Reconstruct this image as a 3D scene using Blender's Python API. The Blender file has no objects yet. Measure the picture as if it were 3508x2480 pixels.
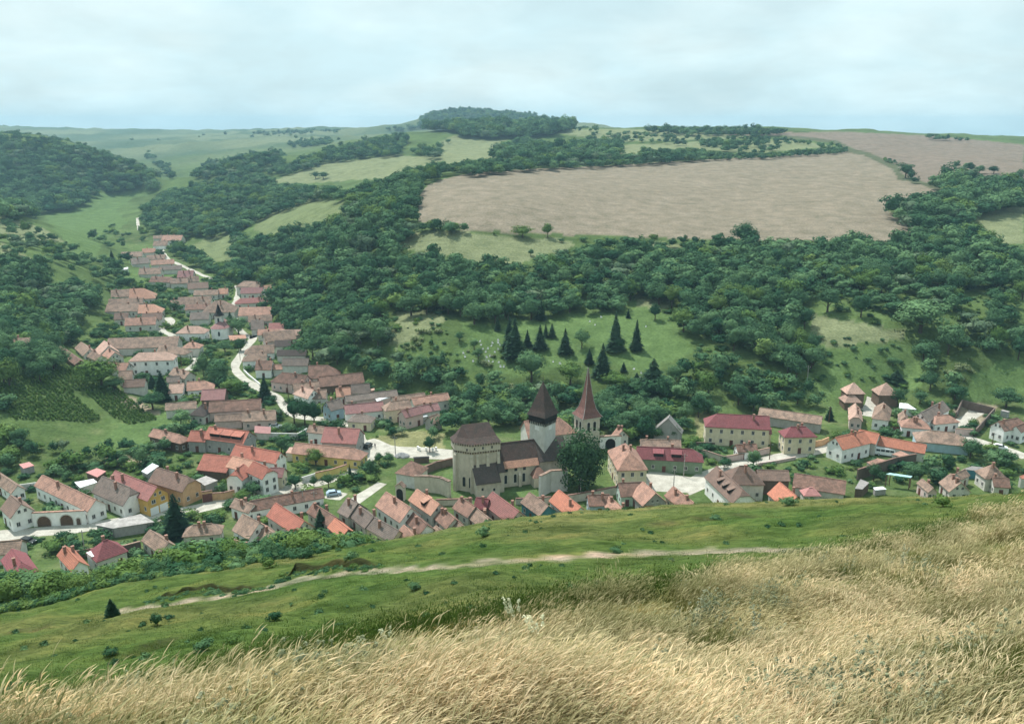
import bpy, bmesh, math, random
import numpy as np
from mathutils import Vector, Matrix

R = math.radians
random.seed(7)
RNG = np.random.default_rng(11)
scene = bpy.context.scene
COL = scene.collection

# ------------------------------------------------------------------ camera
CAM_Z, FPX, PITCH = 104.0, 2850.0, R(15.9)          # focal length in pixels of the 3508 px wide photograph
cam_data = bpy.data.cameras.new("camera")
cam_data.sensor_width = 36.0
cam_data.lens = FPX / 3508.0 * 36.0
cam_data.clip_start, cam_data.clip_end = 0.2, 20000.0
cam = bpy.data.objects.new("camera", cam_data)
cam.location = (0, 0, CAM_Z)
cam.rotation_euler = (R(90) - PITCH, 0, 0)
COL.objects.link(cam)
scene.camera = cam

# ------------------------------------------------------------------ sky, sun, exposure
SUN_ELEV, SUN_AZ = R(59), R(-40)                      # azimuth measured from +Y (view direction) towards +X
world = bpy.data.worlds.new("World")
scene.world = world
world.use_nodes = True
nt = world.node_tree
for n in list(nt.nodes):
    nt.nodes.remove(n)
w_out = nt.nodes.new("ShaderNodeOutputWorld")
w_bg = nt.nodes.new("ShaderNodeBackground")
w_bg.inputs["Strength"].default_value = 0.074
sky = nt.nodes.new("ShaderNodeTexSky")
sky.sky_type = 'NISHITA'
sky.sun_disc = False
sky.sun_elevation = SUN_ELEV
sky.sun_rotation = SUN_AZ
sky.altitude = 300
sky.air_density, sky.dust_density, sky.ozone_density = 1.1, 4.5, 1.6
tc = nt.nodes.new("ShaderNodeTexCoord")
# thin broken cloud veil: noise on the view direction, flattened towards the horizon
sep = nt.nodes.new("ShaderNodeSeparateXYZ")
nt.links.new(tc.outputs["Generated"], sep.inputs[0])
zz = nt.nodes.new("ShaderNodeMath"); zz.operation = 'ADD'; zz.inputs[1].default_value = 0.30
nt.links.new(sep.outputs["Z"], zz.inputs[0])
dv = nt.nodes.new("ShaderNodeVectorMath"); dv.operation = 'DIVIDE'
cmb = nt.nodes.new("ShaderNodeCombineXYZ")
for i in range(3):
    nt.links.new(zz.outputs[0], cmb.inputs[i])
nt.links.new(tc.outputs["Generated"], dv.inputs[0])
nt.links.new(cmb.outputs[0], dv.inputs[1])
n1 = nt.nodes.new("ShaderNodeTexNoise")
n1.inputs["Scale"].default_value = 2.6
n1.inputs["Detail"].default_value = 7.0
n1.inputs["Roughness"].default_value = 0.56
n1.inputs["Distortion"].default_value = 0.35
nt.links.new(dv.outputs[0], n1.inputs["Vector"])
cr = nt.nodes.new("ShaderNodeValToRGB")
cr.color_ramp.elements[0].position = 0.36
cr.color_ramp.elements[1].position = 0.66
nt.links.new(n1.outputs["Fac"], cr.inputs[0])
veil = nt.nodes.new("ShaderNodeMapRange")
veil.inputs[1].default_value, veil.inputs[2].default_value = 0.0, 1.0
veil.inputs[3].default_value, veil.inputs[4].default_value = 0.80, 0.98
nt.links.new(cr.outputs[0], veil.inputs[0])
mixc = nt.nodes.new("ShaderNodeMix"); mixc.data_type = 'RGBA'
nt.links.new(veil.outputs[0], mixc.inputs["Factor"])
nt.links.new(sky.outputs[0], mixc.inputs[6])
n2 = nt.nodes.new("ShaderNodeTexNoise")
n2.inputs["Scale"].default_value = 1.7
n2.inputs["Detail"].default_value = 5.0
nt.links.new(dv.outputs[0], n2.inputs["Vector"])
cr2 = nt.nodes.new("ShaderNodeValToRGB")
cr2.color_ramp.elements[0].position = 0.40
cr2.color_ramp.elements[0].color = (8.0, 10.6, 11.2, 1)
cr2.color_ramp.elements[1].position = 0.60
cr2.color_ramp.elements[1].color = (9.7, 12.0, 12.3, 1)
nt.links.new(n2.outputs["Fac"], cr2.inputs[0])
nt.links.new(cr2.outputs[0], mixc.inputs[7])
nt.links.new(mixc.outputs[2], w_bg.inputs["Color"])
nt.links.new(w_bg.outputs[0], w_out.inputs["Surface"])

sun_data = bpy.data.lights.new("sun", 'SUN')
sun_data.energy = 5.0
sun_data.angle = R(0.55)
sun_data.color = (1.0, 0.975, 0.93)
sun = bpy.data.objects.new("sun", sun_data)
sv = Vector((math.sin(SUN_AZ) * math.cos(SUN_ELEV), math.cos(SUN_AZ) * math.cos(SUN_ELEV), math.sin(SUN_ELEV)))
sun.rotation_euler = sv.to_track_quat('Z', 'Y').to_euler()
sun.location = (0, 0, 400)
COL.objects.link(sun)

scene.view_settings.view_transform = 'Standard'
scene.view_settings.look = 'None'
scene.view_settings.exposure = 0.26
scene.view_settings.gamma = 1.0
scene.view_settings.use_curve_mapping = False
scene.cycles.max_bounces = 4
scene.cycles.diffuse_bounces = 2
scene.cycles.glossy_bounces = 2
scene.cycles.transmission_bounces = 2
scene.cycles.transparent_max_bounces = 6
scene.cycles.volume_bounces = 0
scene.cycles.use_denoising = True
scene.cycles.use_adaptive_sampling = True
scene.cycles.adaptive_threshold = 0.025

# ------------------------------------------------------------------ photograph pixel <-> world
CP, SP = math.cos(PITCH), math.sin(PITCH)

def ray(px, py):
    a, b = (px - 1754.0) / FPX, (1240.0 - py) / FPX
    return np.array([a, CP + b * SP, -SP + b * CP])

def on_plane(px, py, z):
    d = ray(px, py)
    t = (z - CAM_Z) / d[2]
    return np.array([d[0] * t, d[1] * t, z])

def at_depth(px, py, Y):
    d = ray(px, py)
    t = Y / d[1]
    return (d[0] * t, Y, CAM_Z + d[2] * t)

def project(x, y, z):
    dz = z - CAM_Z
    f = y * CP - dz * SP
    u = y * SP + dz * CP
    f = np.where(np.abs(f) < 1e-6, 1e-6, f)
    return 1754.0 + FPX * x / f, 1240.0 - FPX * u / f, f

V = 3508.0 / 2296.0                                  # the photograph as viewed at 2296 px across

# ------------------------------------------------------------------ noise and interpolation
def waves(x, y, scale, seed, n=14):
    g = np.random.default_rng(seed)
    out = np.zeros_like(np.asarray(x, dtype=float))
    for _ in range(n):
        a = g.uniform(0, 2 * math.pi); k = 2 * math.pi / (scale * g.uniform(0.6, 1.7)); p = g.uniform(0, 6.28)
        out = out + np.sin((x * math.cos(a) + y * math.sin(a)) * k + p)
    return out / math.sqrt(n)

class Plate:
    """thin plate surface through scattered points"""
    def __init__(self, pts, vals, smooth=0.0):
        self.p = np.asarray(pts, float)
        n = len(self.p)
        d = np.linalg.norm(self.p[:, None] - self.p[None], axis=2)
        A = np.zeros((n + 3, n + 3))
        A[:n, :n] = self.k(d) + np.eye(n) * smooth
        A[:n, n] = 1; A[:n, n + 1:] = self.p
        A[n, :n] = 1; A[n + 1:, :n] = self.p.T
        b = np.zeros(n + 3); b[:n] = vals
        self.w = np.linalg.solve(A, b)
    @staticmethod
    def k(d):
        return np.where(d > 1e-9, d * d * np.log(np.maximum(d, 1e-9)), 0.0)
    def __call__(self, x, y):
        x = np.asarray(x, float); y = np.asarray(y, float)
        n = len(self.p)
        out = self.w[n] + self.w[n + 1] * x + self.w[n + 2] * y
        for i in range(n):
            d2 = (x - self.p[i, 0]) ** 2 + (y - self.p[i, 1]) ** 2
            out = out + self.w[i] * 0.5 * d2 * np.log(np.maximum(d2, 1e-18))
        return out

# valley and far hills: points read as (pixel x, pixel y, distance ahead); floor points lie at a known height instead
FAR = [  # behind the church and up to the wheat field
    (1900, 1400, 296), (2000, 1150, 352), (1900, 1000, 410), (1900, 900, 450), (1900, 810, 490), (2300, 815, 490), (2750, 830, 480),
    (1500, 1150, 345), (1500, 1000, 410), (1500, 880, 455), (1300, 1150, 350), (2400, 1150, 350), (2500, 1000, 400), (2400, 1300, 312),
    (1200, 1000, 430), (1050, 900, 520), (1450, 760, 505), (1450, 640, 640), (1600, 590, 740), (2000, 600, 760), (2450, 540, 920), (2800, 520, 1000),
    (2400, 700, 600), (3000, 700, 580), (3100, 820, 485), (3200, 650, 650), (3508, 620, 700), (3508, 490, 1300), (3200, 465, 1400), (2900, 450, 1450), (2600, 437, 1550),
    (2200, 440, 1500), (1900, 470, 1350),
    (3000, 1200, 333), (3300, 1100, 352), (3500, 800, 500), (3400, 950, 410), (3500, 1250, 325), (2900, 1050, 372), (2700, 1250, 325), (3300, 1250, 318),
    # spur left of the wheat field, meadow knoll, pastures behind
    (1200, 750, 580), (1000, 740, 680), (1150, 670, 720), (900, 800, 690), (760, 850, 720), (1300, 700, 600), (950, 850, 620), (1000, 650, 1000), (1250, 620, 950), (1500, 540, 1050),
    (900, 600, 1150), (800, 560, 1250), (1300, 480, 1400), (1700, 520, 1200), (1400, 455, 1500), (1150, 520, 1300), (620, 700, 980), (760, 660, 1000), (560, 690, 1080),
    # left side: wooded hill far left, meadow spur, vineyard slope
    (0, 455, 1350), (150, 468, 1330), (300, 502, 1280), (450, 555, 1230), (600, 615, 1250), (0, 600, 1150), (250, 620, 1150), (0, 700, 1020), (-500, 440, 1300), (-500, 700, 900), (-900, 700, 700),
    (100, 760, 690), (0, 720, 720), (0, 830, 560), (150, 880, 520), (0, 950, 460), (200, 1000, 470), (0, 1080, 390), (-300, 900, 450), (-300, 1200, 300), (-600, 1000, 360), (-600, 1350, 260),
    (0, 1270, 306), (0, 1400, 277), (0, 1500, 262), (250, 1300, 312), (250, 1400, 289), (450, 1400, 297), (120, 1560, 250), (-300, 1500, 250),
    # far ridges
    (0, 440, 3400), (300, 452, 3400), (550, 448, 3600), (620, 458, 3400), (750, 458, 3400), (950, 443, 3600), (1150, 437, 3300), (1290, 440, 2900), (300, 500, 2600), (400, 560, 1900), (620, 560, 1750), (800, 490, 2400), (1000, 470, 2300), (-600, 440, 3200),
    (1430, 432, 2700), (1480, 402, 2700), (1560, 392, 2700), (1700, 404, 2700), (1850, 425, 2700), (1980, 436, 2600), (1600, 465, 2450), (1300, 466, 2300),
    (1500, 480, 3500), (1900, 480, 3500), (2300, 490, 3500), (2800, 500, 3400), (3500, 520, 3300), (2300, 480, 2300), (3000, 490, 2300), (3500, 510, 2200),
    (3900, 700, 600), (3900, 520, 1200), (4200, 900, 450), (4200, 1250, 300), (4000, 480, 1800),
]
FLOOR = [  # (pixel x, pixel y, height)
    (100, 1960, 0), (100, 1750, 0), (400, 1850, 0), (800, 1850, 0), (500, 1650, 0), (900, 1650, 0), (1200, 1750, 0), (1500, 1800, 0), (1400, 1600, 0), (1800, 1700, 0), (2100, 1700, 0), (2400, 1650, 0),
    (2000, 1500, 0), (1700, 1500, 0), (2300, 1480, 0), (2600, 1550, 0), (2900, 1600, 0), (3200, 1600, 0), (3500, 1600, 0), (3500, 1500, 0), (3200, 1450, 0), (2900, 1430, 0.5), (2700, 1450, 0), (2500, 1420, 1),
    (700, 1500, 0), (1000, 1450, 0), (1300, 1450, 0), (600, 1350, 0), (850, 1300, 0), (1150, 1330, 0), (450, 1260, 0), (300, 1220, 1), (700, 1180, 0), (950, 1200, 0), (1020, 1130, 1), (450, 1080, 0), (650, 1080, 0), (850, 1050, 0), (400, 1020, 1),
    (600, 980, 0), (900, 960, 1), (480, 900, 0), (620, 900, 0), (700, 930, 0), (560, 830, 0), (460, 830, 0), (350, 800, 1), (300, 730, 2), (430, 730, 2), (400, 680, 5), (560, 655, 8), (640, 635, 10), (500, 610, 14),
    (3100, 1300, 4), (3400, 1350, 2), (2900, 1320, 4), (200, 1180, 4), (330, 1150, 2), (1500, 1350, 1), (2150, 1400, 1),
    (4000, 1600, 0), (-400, 1750, 0), (-400, 2000, 0), (4000, 1450, 0),
]
_p, _z = [], []
for px, py, Y in FAR:
    x, y, z = at_depth(px, py, Y)
    _p.append((x / y, math.log(y))); _z.append(z)
for px, py, z0 in FLOOR:
    q = on_plane(px, py, z0)
    _p.append((q[0] / q[1], math.log(q[1]))); _z.append(z0)
FARP = Plate(_p, _z, 0.0008)

def far_height(x, y):
    x = np.asarray(x, float); y = np.maximum(np.asarray(y, float), 60.0)
    yy = np.clip(y, 150, 3700)
    u = np.clip(x / y, -1.0, 1.0)
    z = FARP(u, np.log(yy))
    z = np.where(y > 3700, z - (y - 3700) * 0.05, z)
    hill = np.clip((z - 3.0) / 12.0, 0, 1)
    z = np.maximum(z, 0.0) * np.clip(z / 2.0, 0, 1)
    amp = np.clip(y / 900.0, 0.25, 3.0) * hill
    z = z + amp * (1.0 * waves(x, y, 120, 3) + 0.35 * waves(x, y, 37, 4))
    z = z + np.clip((y - 1600) / 500, 0, 1) * np.clip((3300 - y) / 500, 0, 1) * 7.0 * waves(x * 0.6, y, 420, 5)
    return z

# the hill under the camera
NEAR = [(0, 0, 102.3), (0, -8, 105.0), (0, -40, 112.0), (-30, -20, 106), (30, -20, 109), (60, -60, 114), (-60, -60, 104),
        (0, 5, 100.0), (-4, 5, 99.6), (5, 5, 100.3)]
for px, py, Y, drop in [(0, 2370, 9, 0.75), (1000, 2150, 11.5, 0.7), (2000, 1950, 14.5, 0.7), (2600, 1880, 17, 0.7), (3508, 1700, 24, 0.6), (1754, 2480, 4.8, 0.55), (0, 2480, 6.0, 0.6), (3508, 2480, 5.0, 0.55), (3508, 2100, 9.5, 0.6), (1754, 2250, 7.5, 0.6),
                        (0, 2300, 31, 0), (0, 2180, 44, 0), (0, 2120, 52, 0), (400, 2110, 46, 0), (400, 2220, 36, 0), (500, 2060, 50, 0), (700, 1950, 62, 0), (1000, 1995, 48, 0), (1000, 2060, 42, 0), (1000, 2130, 36, 0), (1350, 1862, 62, 0), (1754, 1782, 64, 0), (1754, 1905, 47, 0), (1754, 1965, 41, 0), (1754, 2030, 36, 0),
                        (2400, 1895, 46, 0), (2400, 1960, 39, 0), (2500, 1728, 66, 0), (3000, 1708, 68, 0), (3000, 1800, 50, 0), (2600, 1800, 54, 0), (3400, 1698, 68, 0), (2100, 1830, 54, 0), (3900, 1690, 70, 0), (-500, 2300, 36, 0), (-500, 2150, 55, 0), (350, 2010, 62, 0), (200, 2060, 60, 0),
                        (1000, 2165, 24, 0.9), (1754, 2055, 25, 0.9), (2400, 1965, 28, 0.9), (300, 2330, 20, 0.8)]:
    x, y, z = at_depth(px, py, Y)
    NEAR.append((x, y, z - drop))
NEAR += [(-60, 115, 26), (-25, 120, 28), (10, 130, 28), (45, 135, 30), (80, 135, 32), (-90, 115, 24), (-130, 100, 22),
         (-60, 150, 3), (-25, 160, 3), (10, 172, 2), (45, 185, 2), (90, 190, 2), (-110, 145, 2), (-150, 130, 3), (130, 190, 4), (150, 120, 45),
         (-60, 210, -18), (10, 230, -20), (90, 250, -22), (-150, 190, -18), (170, 240, -15), (-120, 0, 86), (-120, 60, 56), (120, 0, 104), (120, 60, 80)]
NEARP = Plate([(a / 100, b / 100) for a, b, c in NEAR], [c for a, b, c in NEAR], 0.00002)

def seg_dist(x, y, pts):
    """distance to a polyline and position along it (0..1)"""
    best = np.full(np.shape(x), 1e9); along = np.zeros(np.shape(x)); side = np.zeros(np.shape(x))
    n = len(pts) - 1
    for i in range(n):
        ax, ay = pts[i]; bx, by = pts[i + 1]
        vx, vy = bx - ax, by - ay
        L = vx * vx + vy * vy
        t = np.clip(((x - ax) * vx + (y - ay) * vy) / L, 0, 1)
        d = np.hypot(x - ax - t * vx, y - ay - t * vy)
        s = np.sign(vx * (y - ay) - vy * (x - ax))
        m = d < best
        best = np.where(m, d, best); along = np.where(m, (i + t) / n, along); side = np.where(m, s, side)
    return best, along, side

def near_base(x, y):
    return NEARP(np.asarray(x, float) / 100, np.asarray(y, float) / 100)

def hit_near(px, py, lo=3.0, hi=140.0):
    d = ray(px, py)
    ys = np.linspace(lo, hi, 900)
    xs = d[0] / d[1] * ys; zs = CAM_Z + d[2] / d[1] * ys
    below = zs < near_base(xs, ys)
    k = int(np.argmax(below)) if below.any() else len(ys) - 1
    return xs[k], ys[k], zs[k]

PATH = [hit_near(px, py, 33)[:2] for px, py in [(405, 2095), (560, 2068), (800, 2030), (930, 2005), (1040, 1980), (1200, 1962), (1500, 1940), (1800, 1915), (2050, 1898), (2300, 1888), (2500, 1884), (2750, 1880)]]
BANKS = [([hit_near(px, py, 33)[:2] for px, py in [(960, 1985), (1010, 1962), (1100, 1950), (1200, 1945), (1290, 1940)]], 0.75),
         ([hit_near(px, py, 33)[:2] for px, py in [(520, 2058), (600, 2040), (680, 2022), (800, 2018), (900, 2010)]], 0.6),
         ([hit_near(px, py, 33)[:2] for px, py in [(0, 2165), (90, 2150), (200, 2140)]], 1.0),
         ([hit_near(px, py, 33)[:2] for px, py in [(380, 2250), (520, 2215), (640, 2170)]], 0.7),
         ([hit_near(px, py, 33)[:2] for px, py in [(2150, 1805), (2350, 1790), (2550, 1775), (2700, 1765)]], 0.8)]

def near_height(x, y):
    z = near_base(x, y)
    dpath, _t, _s = seg_dist(x, y, PATH)
    rough = np.clip((np.hypot(x, y) - 14) / 12, 0, 1) * np.clip((135 - y) / 40, 0, 1) * np.clip(dpath / 5.0, 0.12, 1)
    z = z + rough * ((0.22 * waves(x, y, 11, 21) + 0.12 * waves(x, y * 1.8, 4.2, 22)) * np.clip((75 - y) / 25, 0.35, 1) + 0.07 * waves(x, y * 1.6, 1.7, 23))
    z = z + (1 - rough) * 0.04 * waves(x, y, 1.3, 25)
    d = dpath
    z = z - 0.10 * np.clip(1.6 - d, 0, 1) * np.clip(y / 10, 0, 1)
    for pts, hgt in BANKS:
        d, t, s = seg_dist(x, y, pts)
        env = np.clip(np.minimum(t, 1 - t) * 5, 0, 1)
        w = 1.0 + 0.35 * waves(x, y, 3.5, 33)
        step = np.where(s > 0, np.exp(-d / 4.5), -0.35 * np.exp(-d / 2.2)) * np.clip(d / (0.45 * np.maximum(w, 0.3)), 0, 1)
        z = z + 0.35 * min(hgt, 0.8) * env * step
    return z

def height(x, y):
    return np.maximum(far_height(x, y), near_height(x, y))

def valley(px, py, dz=0.0, lo=150.0, hi=4500.0):
    """the point of the valley ground seen at a pixel (dz: a point that high above the ground)"""
    d = ray(px, py)
    ys = np.exp(np.linspace(math.log(lo), math.log(hi), 700))
    xs = d[0] / d[1] * ys; zs = CAM_Z + d[2] / d[1] * ys
    g = far_height(xs, ys) + dz
    below = zs < g
    k = int(np.argmax(below)) if below.any() else len(ys) - 1
    if k > 0 and below.any():
        a, b = ys[k - 1], ys[k]
        ys2 = np.linspace(a, b, 25); xs2 = d[0] / d[1] * ys2; zs2 = CAM_Z + d[2] / d[1] * ys2
        b2 = zs2 < far_height(xs2, ys2) + dz
        j = int(np.argmax(b2)) if b2.any() else 24
        x, y = xs2[j], ys2[j]
    else:
        x, y = xs[k], ys[k]
    return np.array([x, y, float(far_height(x, y))])

def in_poly(px, py, poly):
    inside = np.zeros(np.shape(px), bool)
    n = len(poly)
    for i in range(n):
        x1, y1 = poly[i]; x2, y2 = poly[(i + 1) % n]
        if y1 == y2:
            continue
        c = ((y1 > py) != (y2 > py)) & (px < (x2 - x1) * (py - y1) / (y2 - y1) + x1)
        inside ^= c
    return inside

# ------------------------------------------------------------------ node material helpers
MATS = {}
def new_mat(name):
    m = bpy.data.materials.new(name)
    m.use_nodes = True
    t = m.node_tree
    b = t.nodes["Principled BSDF"]
    b.inputs["Roughness"].default_value = 0.9
    b.inputs["Specular IOR Level"].default_value = 0.25
    MATS[name] = m
    return m, t, b

def noise(t, scale, detail=4, rough=0.55, vec=None, dist=0.0):
    n = t.nodes.new("ShaderNodeTexNoise")
    n.inputs["Scale"].default_value = scale; n.inputs["Detail"].default_value = detail; n.inputs["Roughness"].default_value = rough
    n.inputs["Distortion"].default_value = dist
    if vec is not None:
        t.links.new(vec, n.inputs["Vector"])
    return n

def ramp(t, src, stops):
    r = t.nodes.new("ShaderNodeValToRGB")
    e = r.color_ramp.elements
    while len(e) < len(stops):
        e.new(0.5)
    for k, (p, c) in enumerate(stops):
        e[k].position = p
        e[k].color = (c[0], c[1], c[2], 1) if not isinstance(c, (int, float)) else (c, c, c, 1)
    t.links.new(src, r.inputs[0])
    return r

def mixrgb(t, mode, fac, a, b):
    m = t.nodes.new("ShaderNodeMix"); m.data_type = 'RGBA'; m.blend_type = mode
    for sock, v in ((m.inputs["Factor"], fac), (m.inputs[6], a), (m.inputs[7], b)):
        if isinstance(v, (int, float)):
            sock.default_value = v
        elif isinstance(v, tuple):
            sock.default_value = (v[0], v[1], v[2], 1)
        else:
            t.links.new(v, sock)
    return m.outputs[2]

def bump(t, b, src, strength, dist):
    n = t.nodes.new("ShaderNodeBump")
    n.inputs["Strength"].default_value = strength; n.inputs["Distance"].default_value = dist
    t.links.new(src, n.inputs["Height"])
    t.links.new(n.outputs[0], b.inputs["Normal"])
    return n

def objvec(t):
    return t.nodes.new("ShaderNodeTexCoord").outputs["Object"]

# ------------------------------------------------------------------ mesh helpers
def add_mesh(name, verts, faces, mat, parent=None, smooth=False):
    me = bpy.data.meshes.new(name)
    if isinstance(verts, np.ndarray):
        verts = verts.tolist()
    me.from_pydata(verts, [], faces)
    if mat is not None:
        for m in (mat if isinstance(mat, (list, tuple)) else [mat]):
            me.materials.append(m)
    if smooth:
        me.polygons.foreach_set("use_smooth", [True] * len(me.polygons))
    o = bpy.data.objects.new(name, me)
    COL.objects.link(o)
    if parent is not None:
        o.parent = parent
    return o

def big_grid(name, X, Y, Z, cols, mat):
    """one sheet from 2-D arrays, with a colour attribute"""
    n, m = X.shape
    me = bpy.data.meshes.new(name)
    co = np.stack([X, Y, Z], -1).reshape(-1, 3)
    idx = np.arange(n * m).reshape(n, m)
    q = np.stack([idx[:-1, :-1], idx[:-1, 1:], idx[1:, 1:], idx[1:, :-1]], -1).reshape(-1, 4)
    me.vertices.add(len(co)); me.vertices.foreach_set("co", co.ravel())
    me.loops.add(len(q) * 4); me.loops.foreach_set("vertex_index", q.ravel().astype(np.int32))
    me.polygons.add(len(q))
    me.polygons.foreach_set("loop_start", np.arange(len(q), dtype=np.int32) * 4)
    me.polygons.foreach_set("loop_total", np.full(len(q), 4, np.int32))
    me.polygons.foreach_set("use_smooth", np.ones(len(q), bool))
    me.update(calc_edges=True)
    ca = me.color_attributes.new("albedo", 'FLOAT_COLOR', 'POINT')
    rgba = np.ones((len(co), 4)); rgba[:, :3] = cols.reshape(-1, 3)
    ca.data.foreach_set("color", rgba.ravel())
    me.materials.append(mat)
    o = bpy.data.objects.new(name, me)
    COL.objects.link(o)
    return o

def tag(o, label, cat, group=None, kind=None):
    if label: o["label"] = label
    if cat: o["category"] = cat
    if group: o["group"] = group
    if kind: o["kind"] = kind
    return o

def empty(name, loc, rz=0.0):
    o = bpy.data.objects.new(name, None)
    o.location = loc; o.rotation_euler = (0, 0, rz)
    o.empty_display_size = 0.5
    COL.objects.link(o)
    return o

# ------------------------------------------------------------------ land use, outlined on the photograph (2296 px view) and laid on the ground
def vp(*p):
    return [(a * V, b * V) for a, b in p]

WHEAT = [vp((938, 455), (945, 432), (965, 412), (1000, 400), (1050, 390), (1100, 383), (1300, 375), (1500, 363), (1700, 352), (1850, 342), (1905, 335), (1945, 345), (1985, 362), (2010, 372), (2020, 395), (2060, 408), (2135, 430), (2080, 438),
            (2030, 447), (1990, 458), (1987, 470), (2010, 487), (2060, 512), (2070, 518), (1990, 542), (1850, 543), (1700, 540), (1500, 534), (1300, 527), (1150, 522), (1050, 515), (980, 505), (938, 495)),
         vp((1600, 303), (1750, 297), (1900, 296), (2100, 305), (2296, 325), (2296, 410), (2230, 405), (2180, 396), (2120, 398), (2070, 412), (2030, 395), (1990, 365), (1940, 345), (1905, 330), (1880, 318), (1760, 305))]
PASTURE = [vp((600, 410), (650, 392), (730, 365), (820, 357), (880, 345), (930, 352), (985, 345), (985, 320), (1020, 303), (1150, 306), (1110, 330), (1100, 350), (1190, 360), (1200, 372), (1000, 378), (900, 398), (780, 405), (680, 412)),
           vp((1400, 325), (1560, 318), (1640, 322), (1760, 312), (1870, 328), (1700, 345), (1560, 335), (1500, 345), (1340, 360), (1380, 345)),
           vp((1270, 290), (1420, 290), (1600, 300), (1700, 310), (1400, 318), (1250, 300)),
           vp((855, 545), (930, 520), (1050, 520), (1150, 530), (1250, 535), (1290, 548), (1260, 565), (1190, 582), (1150, 598), (1080, 590), (1000, 575), (930, 562)),
           vp((1440, 545), (1560, 545), (1500, 565)),
           vp((2185, 490), (2210, 468), (2296, 462), (2296, 550), (2250, 545), (2215, 525)),
           vp((1805, 700), (1850, 710), (1920, 722), (2010, 738), (2040, 750), (1990, 765), (1860, 778), (1830, 760)),
           vp((0, 482), (40, 490), (90, 510), (150, 545), (60, 540), (0, 530)), vp((0, 540), (60, 575), (100, 620), (60, 600), (0, 575)), vp((0, 635), (40, 640), (45, 655), (0, 650)),
           vp((870, 770), (890, 700), (980, 690), (1000, 720), (940, 750), (890, 780)), vp((1420, 655), (1500, 665), (1500, 700), (1430, 690))]
KNOLL = [vp((425, 552), (470, 532), (520, 515), (522, 560), (520, 590), (480, 590), (440, 575)),
         vp((575, 495), (640, 462), (700, 445), (770, 452), (795, 462), (740, 490), (690, 510), (640, 530), (590, 528), (570, 515))]
BRIGHT = [vp((92, 470), (190, 462), (200, 432), (365, 430), (300, 445), (260, 470), (285, 500), (230, 545), (200, 600), (155, 600), (165, 560), (110, 500)),
          vp((235, 600), (420, 610), (380, 640), (240, 650)), vp((1030, 720), (1190, 705), (1450, 690), (1530, 720), (1560, 790), (1450, 830), (1300, 810), (1180, 850), (1050, 830), (1010, 800), (1050, 760)),
          vp((2160, 890), (2180, 840), (2296, 790), (2296, 880), (2230, 905)), vp((1800, 880), (1830, 800), (2000, 770), (2130, 790), (2060, 870), (1900, 850), (1880, 900)),
          vp((0, 855), (60, 850), (55, 880), (0, 880)), vp((210, 1000), (310, 920), (400, 930), (420, 970), (330, 1000), (300, 1040)), vp((1110, 1100), (1115, 1040), (1000, 1060), (980, 1070), (1020, 1110), (1250, 1120), (1260, 1080)),
          vp((1560, 920), (1600, 930), (1590, 990), (1550, 985)), vp((1580, 995), (1720, 1000), (1700, 1030), (1590, 1020)), vp((1030, 890), (1100, 900), (1100, 960), (1030, 960))]
BARE = [vp((255, 870), (370, 925), (330, 935), (250, 890)), vp((2200, 905), (2240, 910), (2190, 960), (2120, 945), (2150, 910)), vp((250, 1020), (340, 1020), (330, 1045), (230, 1045))]
TRACK = [vp((1900, 332), (1945, 341), (1990, 360), (2014, 370), (2024, 393), (2064, 405), (2140, 428), (2130, 433), (2055, 413), (2012, 401), (2001, 379), (1978, 368), (1938, 350), (1895, 339)), vp((1760, 303), (1880, 316), (1905, 330), (1890, 332), (1870, 322), (1760, 309))]
DRYVERGE = [vp((810, 990), (900, 965), (1000, 970), (1000, 1010), (900, 1005)), vp((1560, 930), (1600, 920), (1600, 960), (1555, 985))]

def terrain_colors(X, Y, Z):
    px, py, f = project(X, Y, Z)
    wob = np.clip(400 / np.maximum(Y, 1), 0.1, 1.6)
    px = px + 5 * wob * waves(X, Y, 25, 51); py = py + 2.2 * wob * waves(X, Y, 21, 52)
    c = np.zeros(X.shape + (3,)); c[...] = (0.075, 0.115, 0.040)
    n = waves(X, Y, 60, 53)[..., None]
    c *= 1 + 0.16 * n
    yard = np.clip(1 - Z / 4.0, 0, 1) * (Y < 900)
    c += yard[..., None] * 0.02 * np.clip(waves(X, Y, 9, 54), 0, 2)[..., None] * np.array([1.5, 1.0, 0.8])
    def lay(polys, col, k=1.0):
        m = np.zeros(X.shape, bool)
        for p in polys:
            m |= in_poly(px, py, p)
        c[m] = c[m] * (1 - k) + np.array(col) * k
    lay(PASTURE, (0.165, 0.185, 0.100)); lay(KNOLL, (0.135, 0.165, 0.078)); lay(BRIGHT, (0.088, 0.140, 0.050)); lay(DRYVERGE, (0.20, 0.20, 0.10))
    lay(BARE, (0.26, 0.22, 0.16)); lay(WHEAT[:1], (0.200, 0.170, 0.130)); lay(WHEAT[1:], (0.175, 0.142, 0.115)); lay(TRACK, (0.085, 0.095, 0.055))
    far = np.clip((Y - 1500) / 600, 0, 1)[..., None]
    k = 0.5 + 0.5 * np.tanh(1.6 * waves(X, Y, 420, 55))[..., None]
    farc = np.array([0.055, 0.092, 0.048]) * (1 - k) + np.array([0.135, 0.160, 0.088]) * k
    c = c * (1 - far) + farc * far
    return np.clip(c, 0.01, 1)

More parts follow.
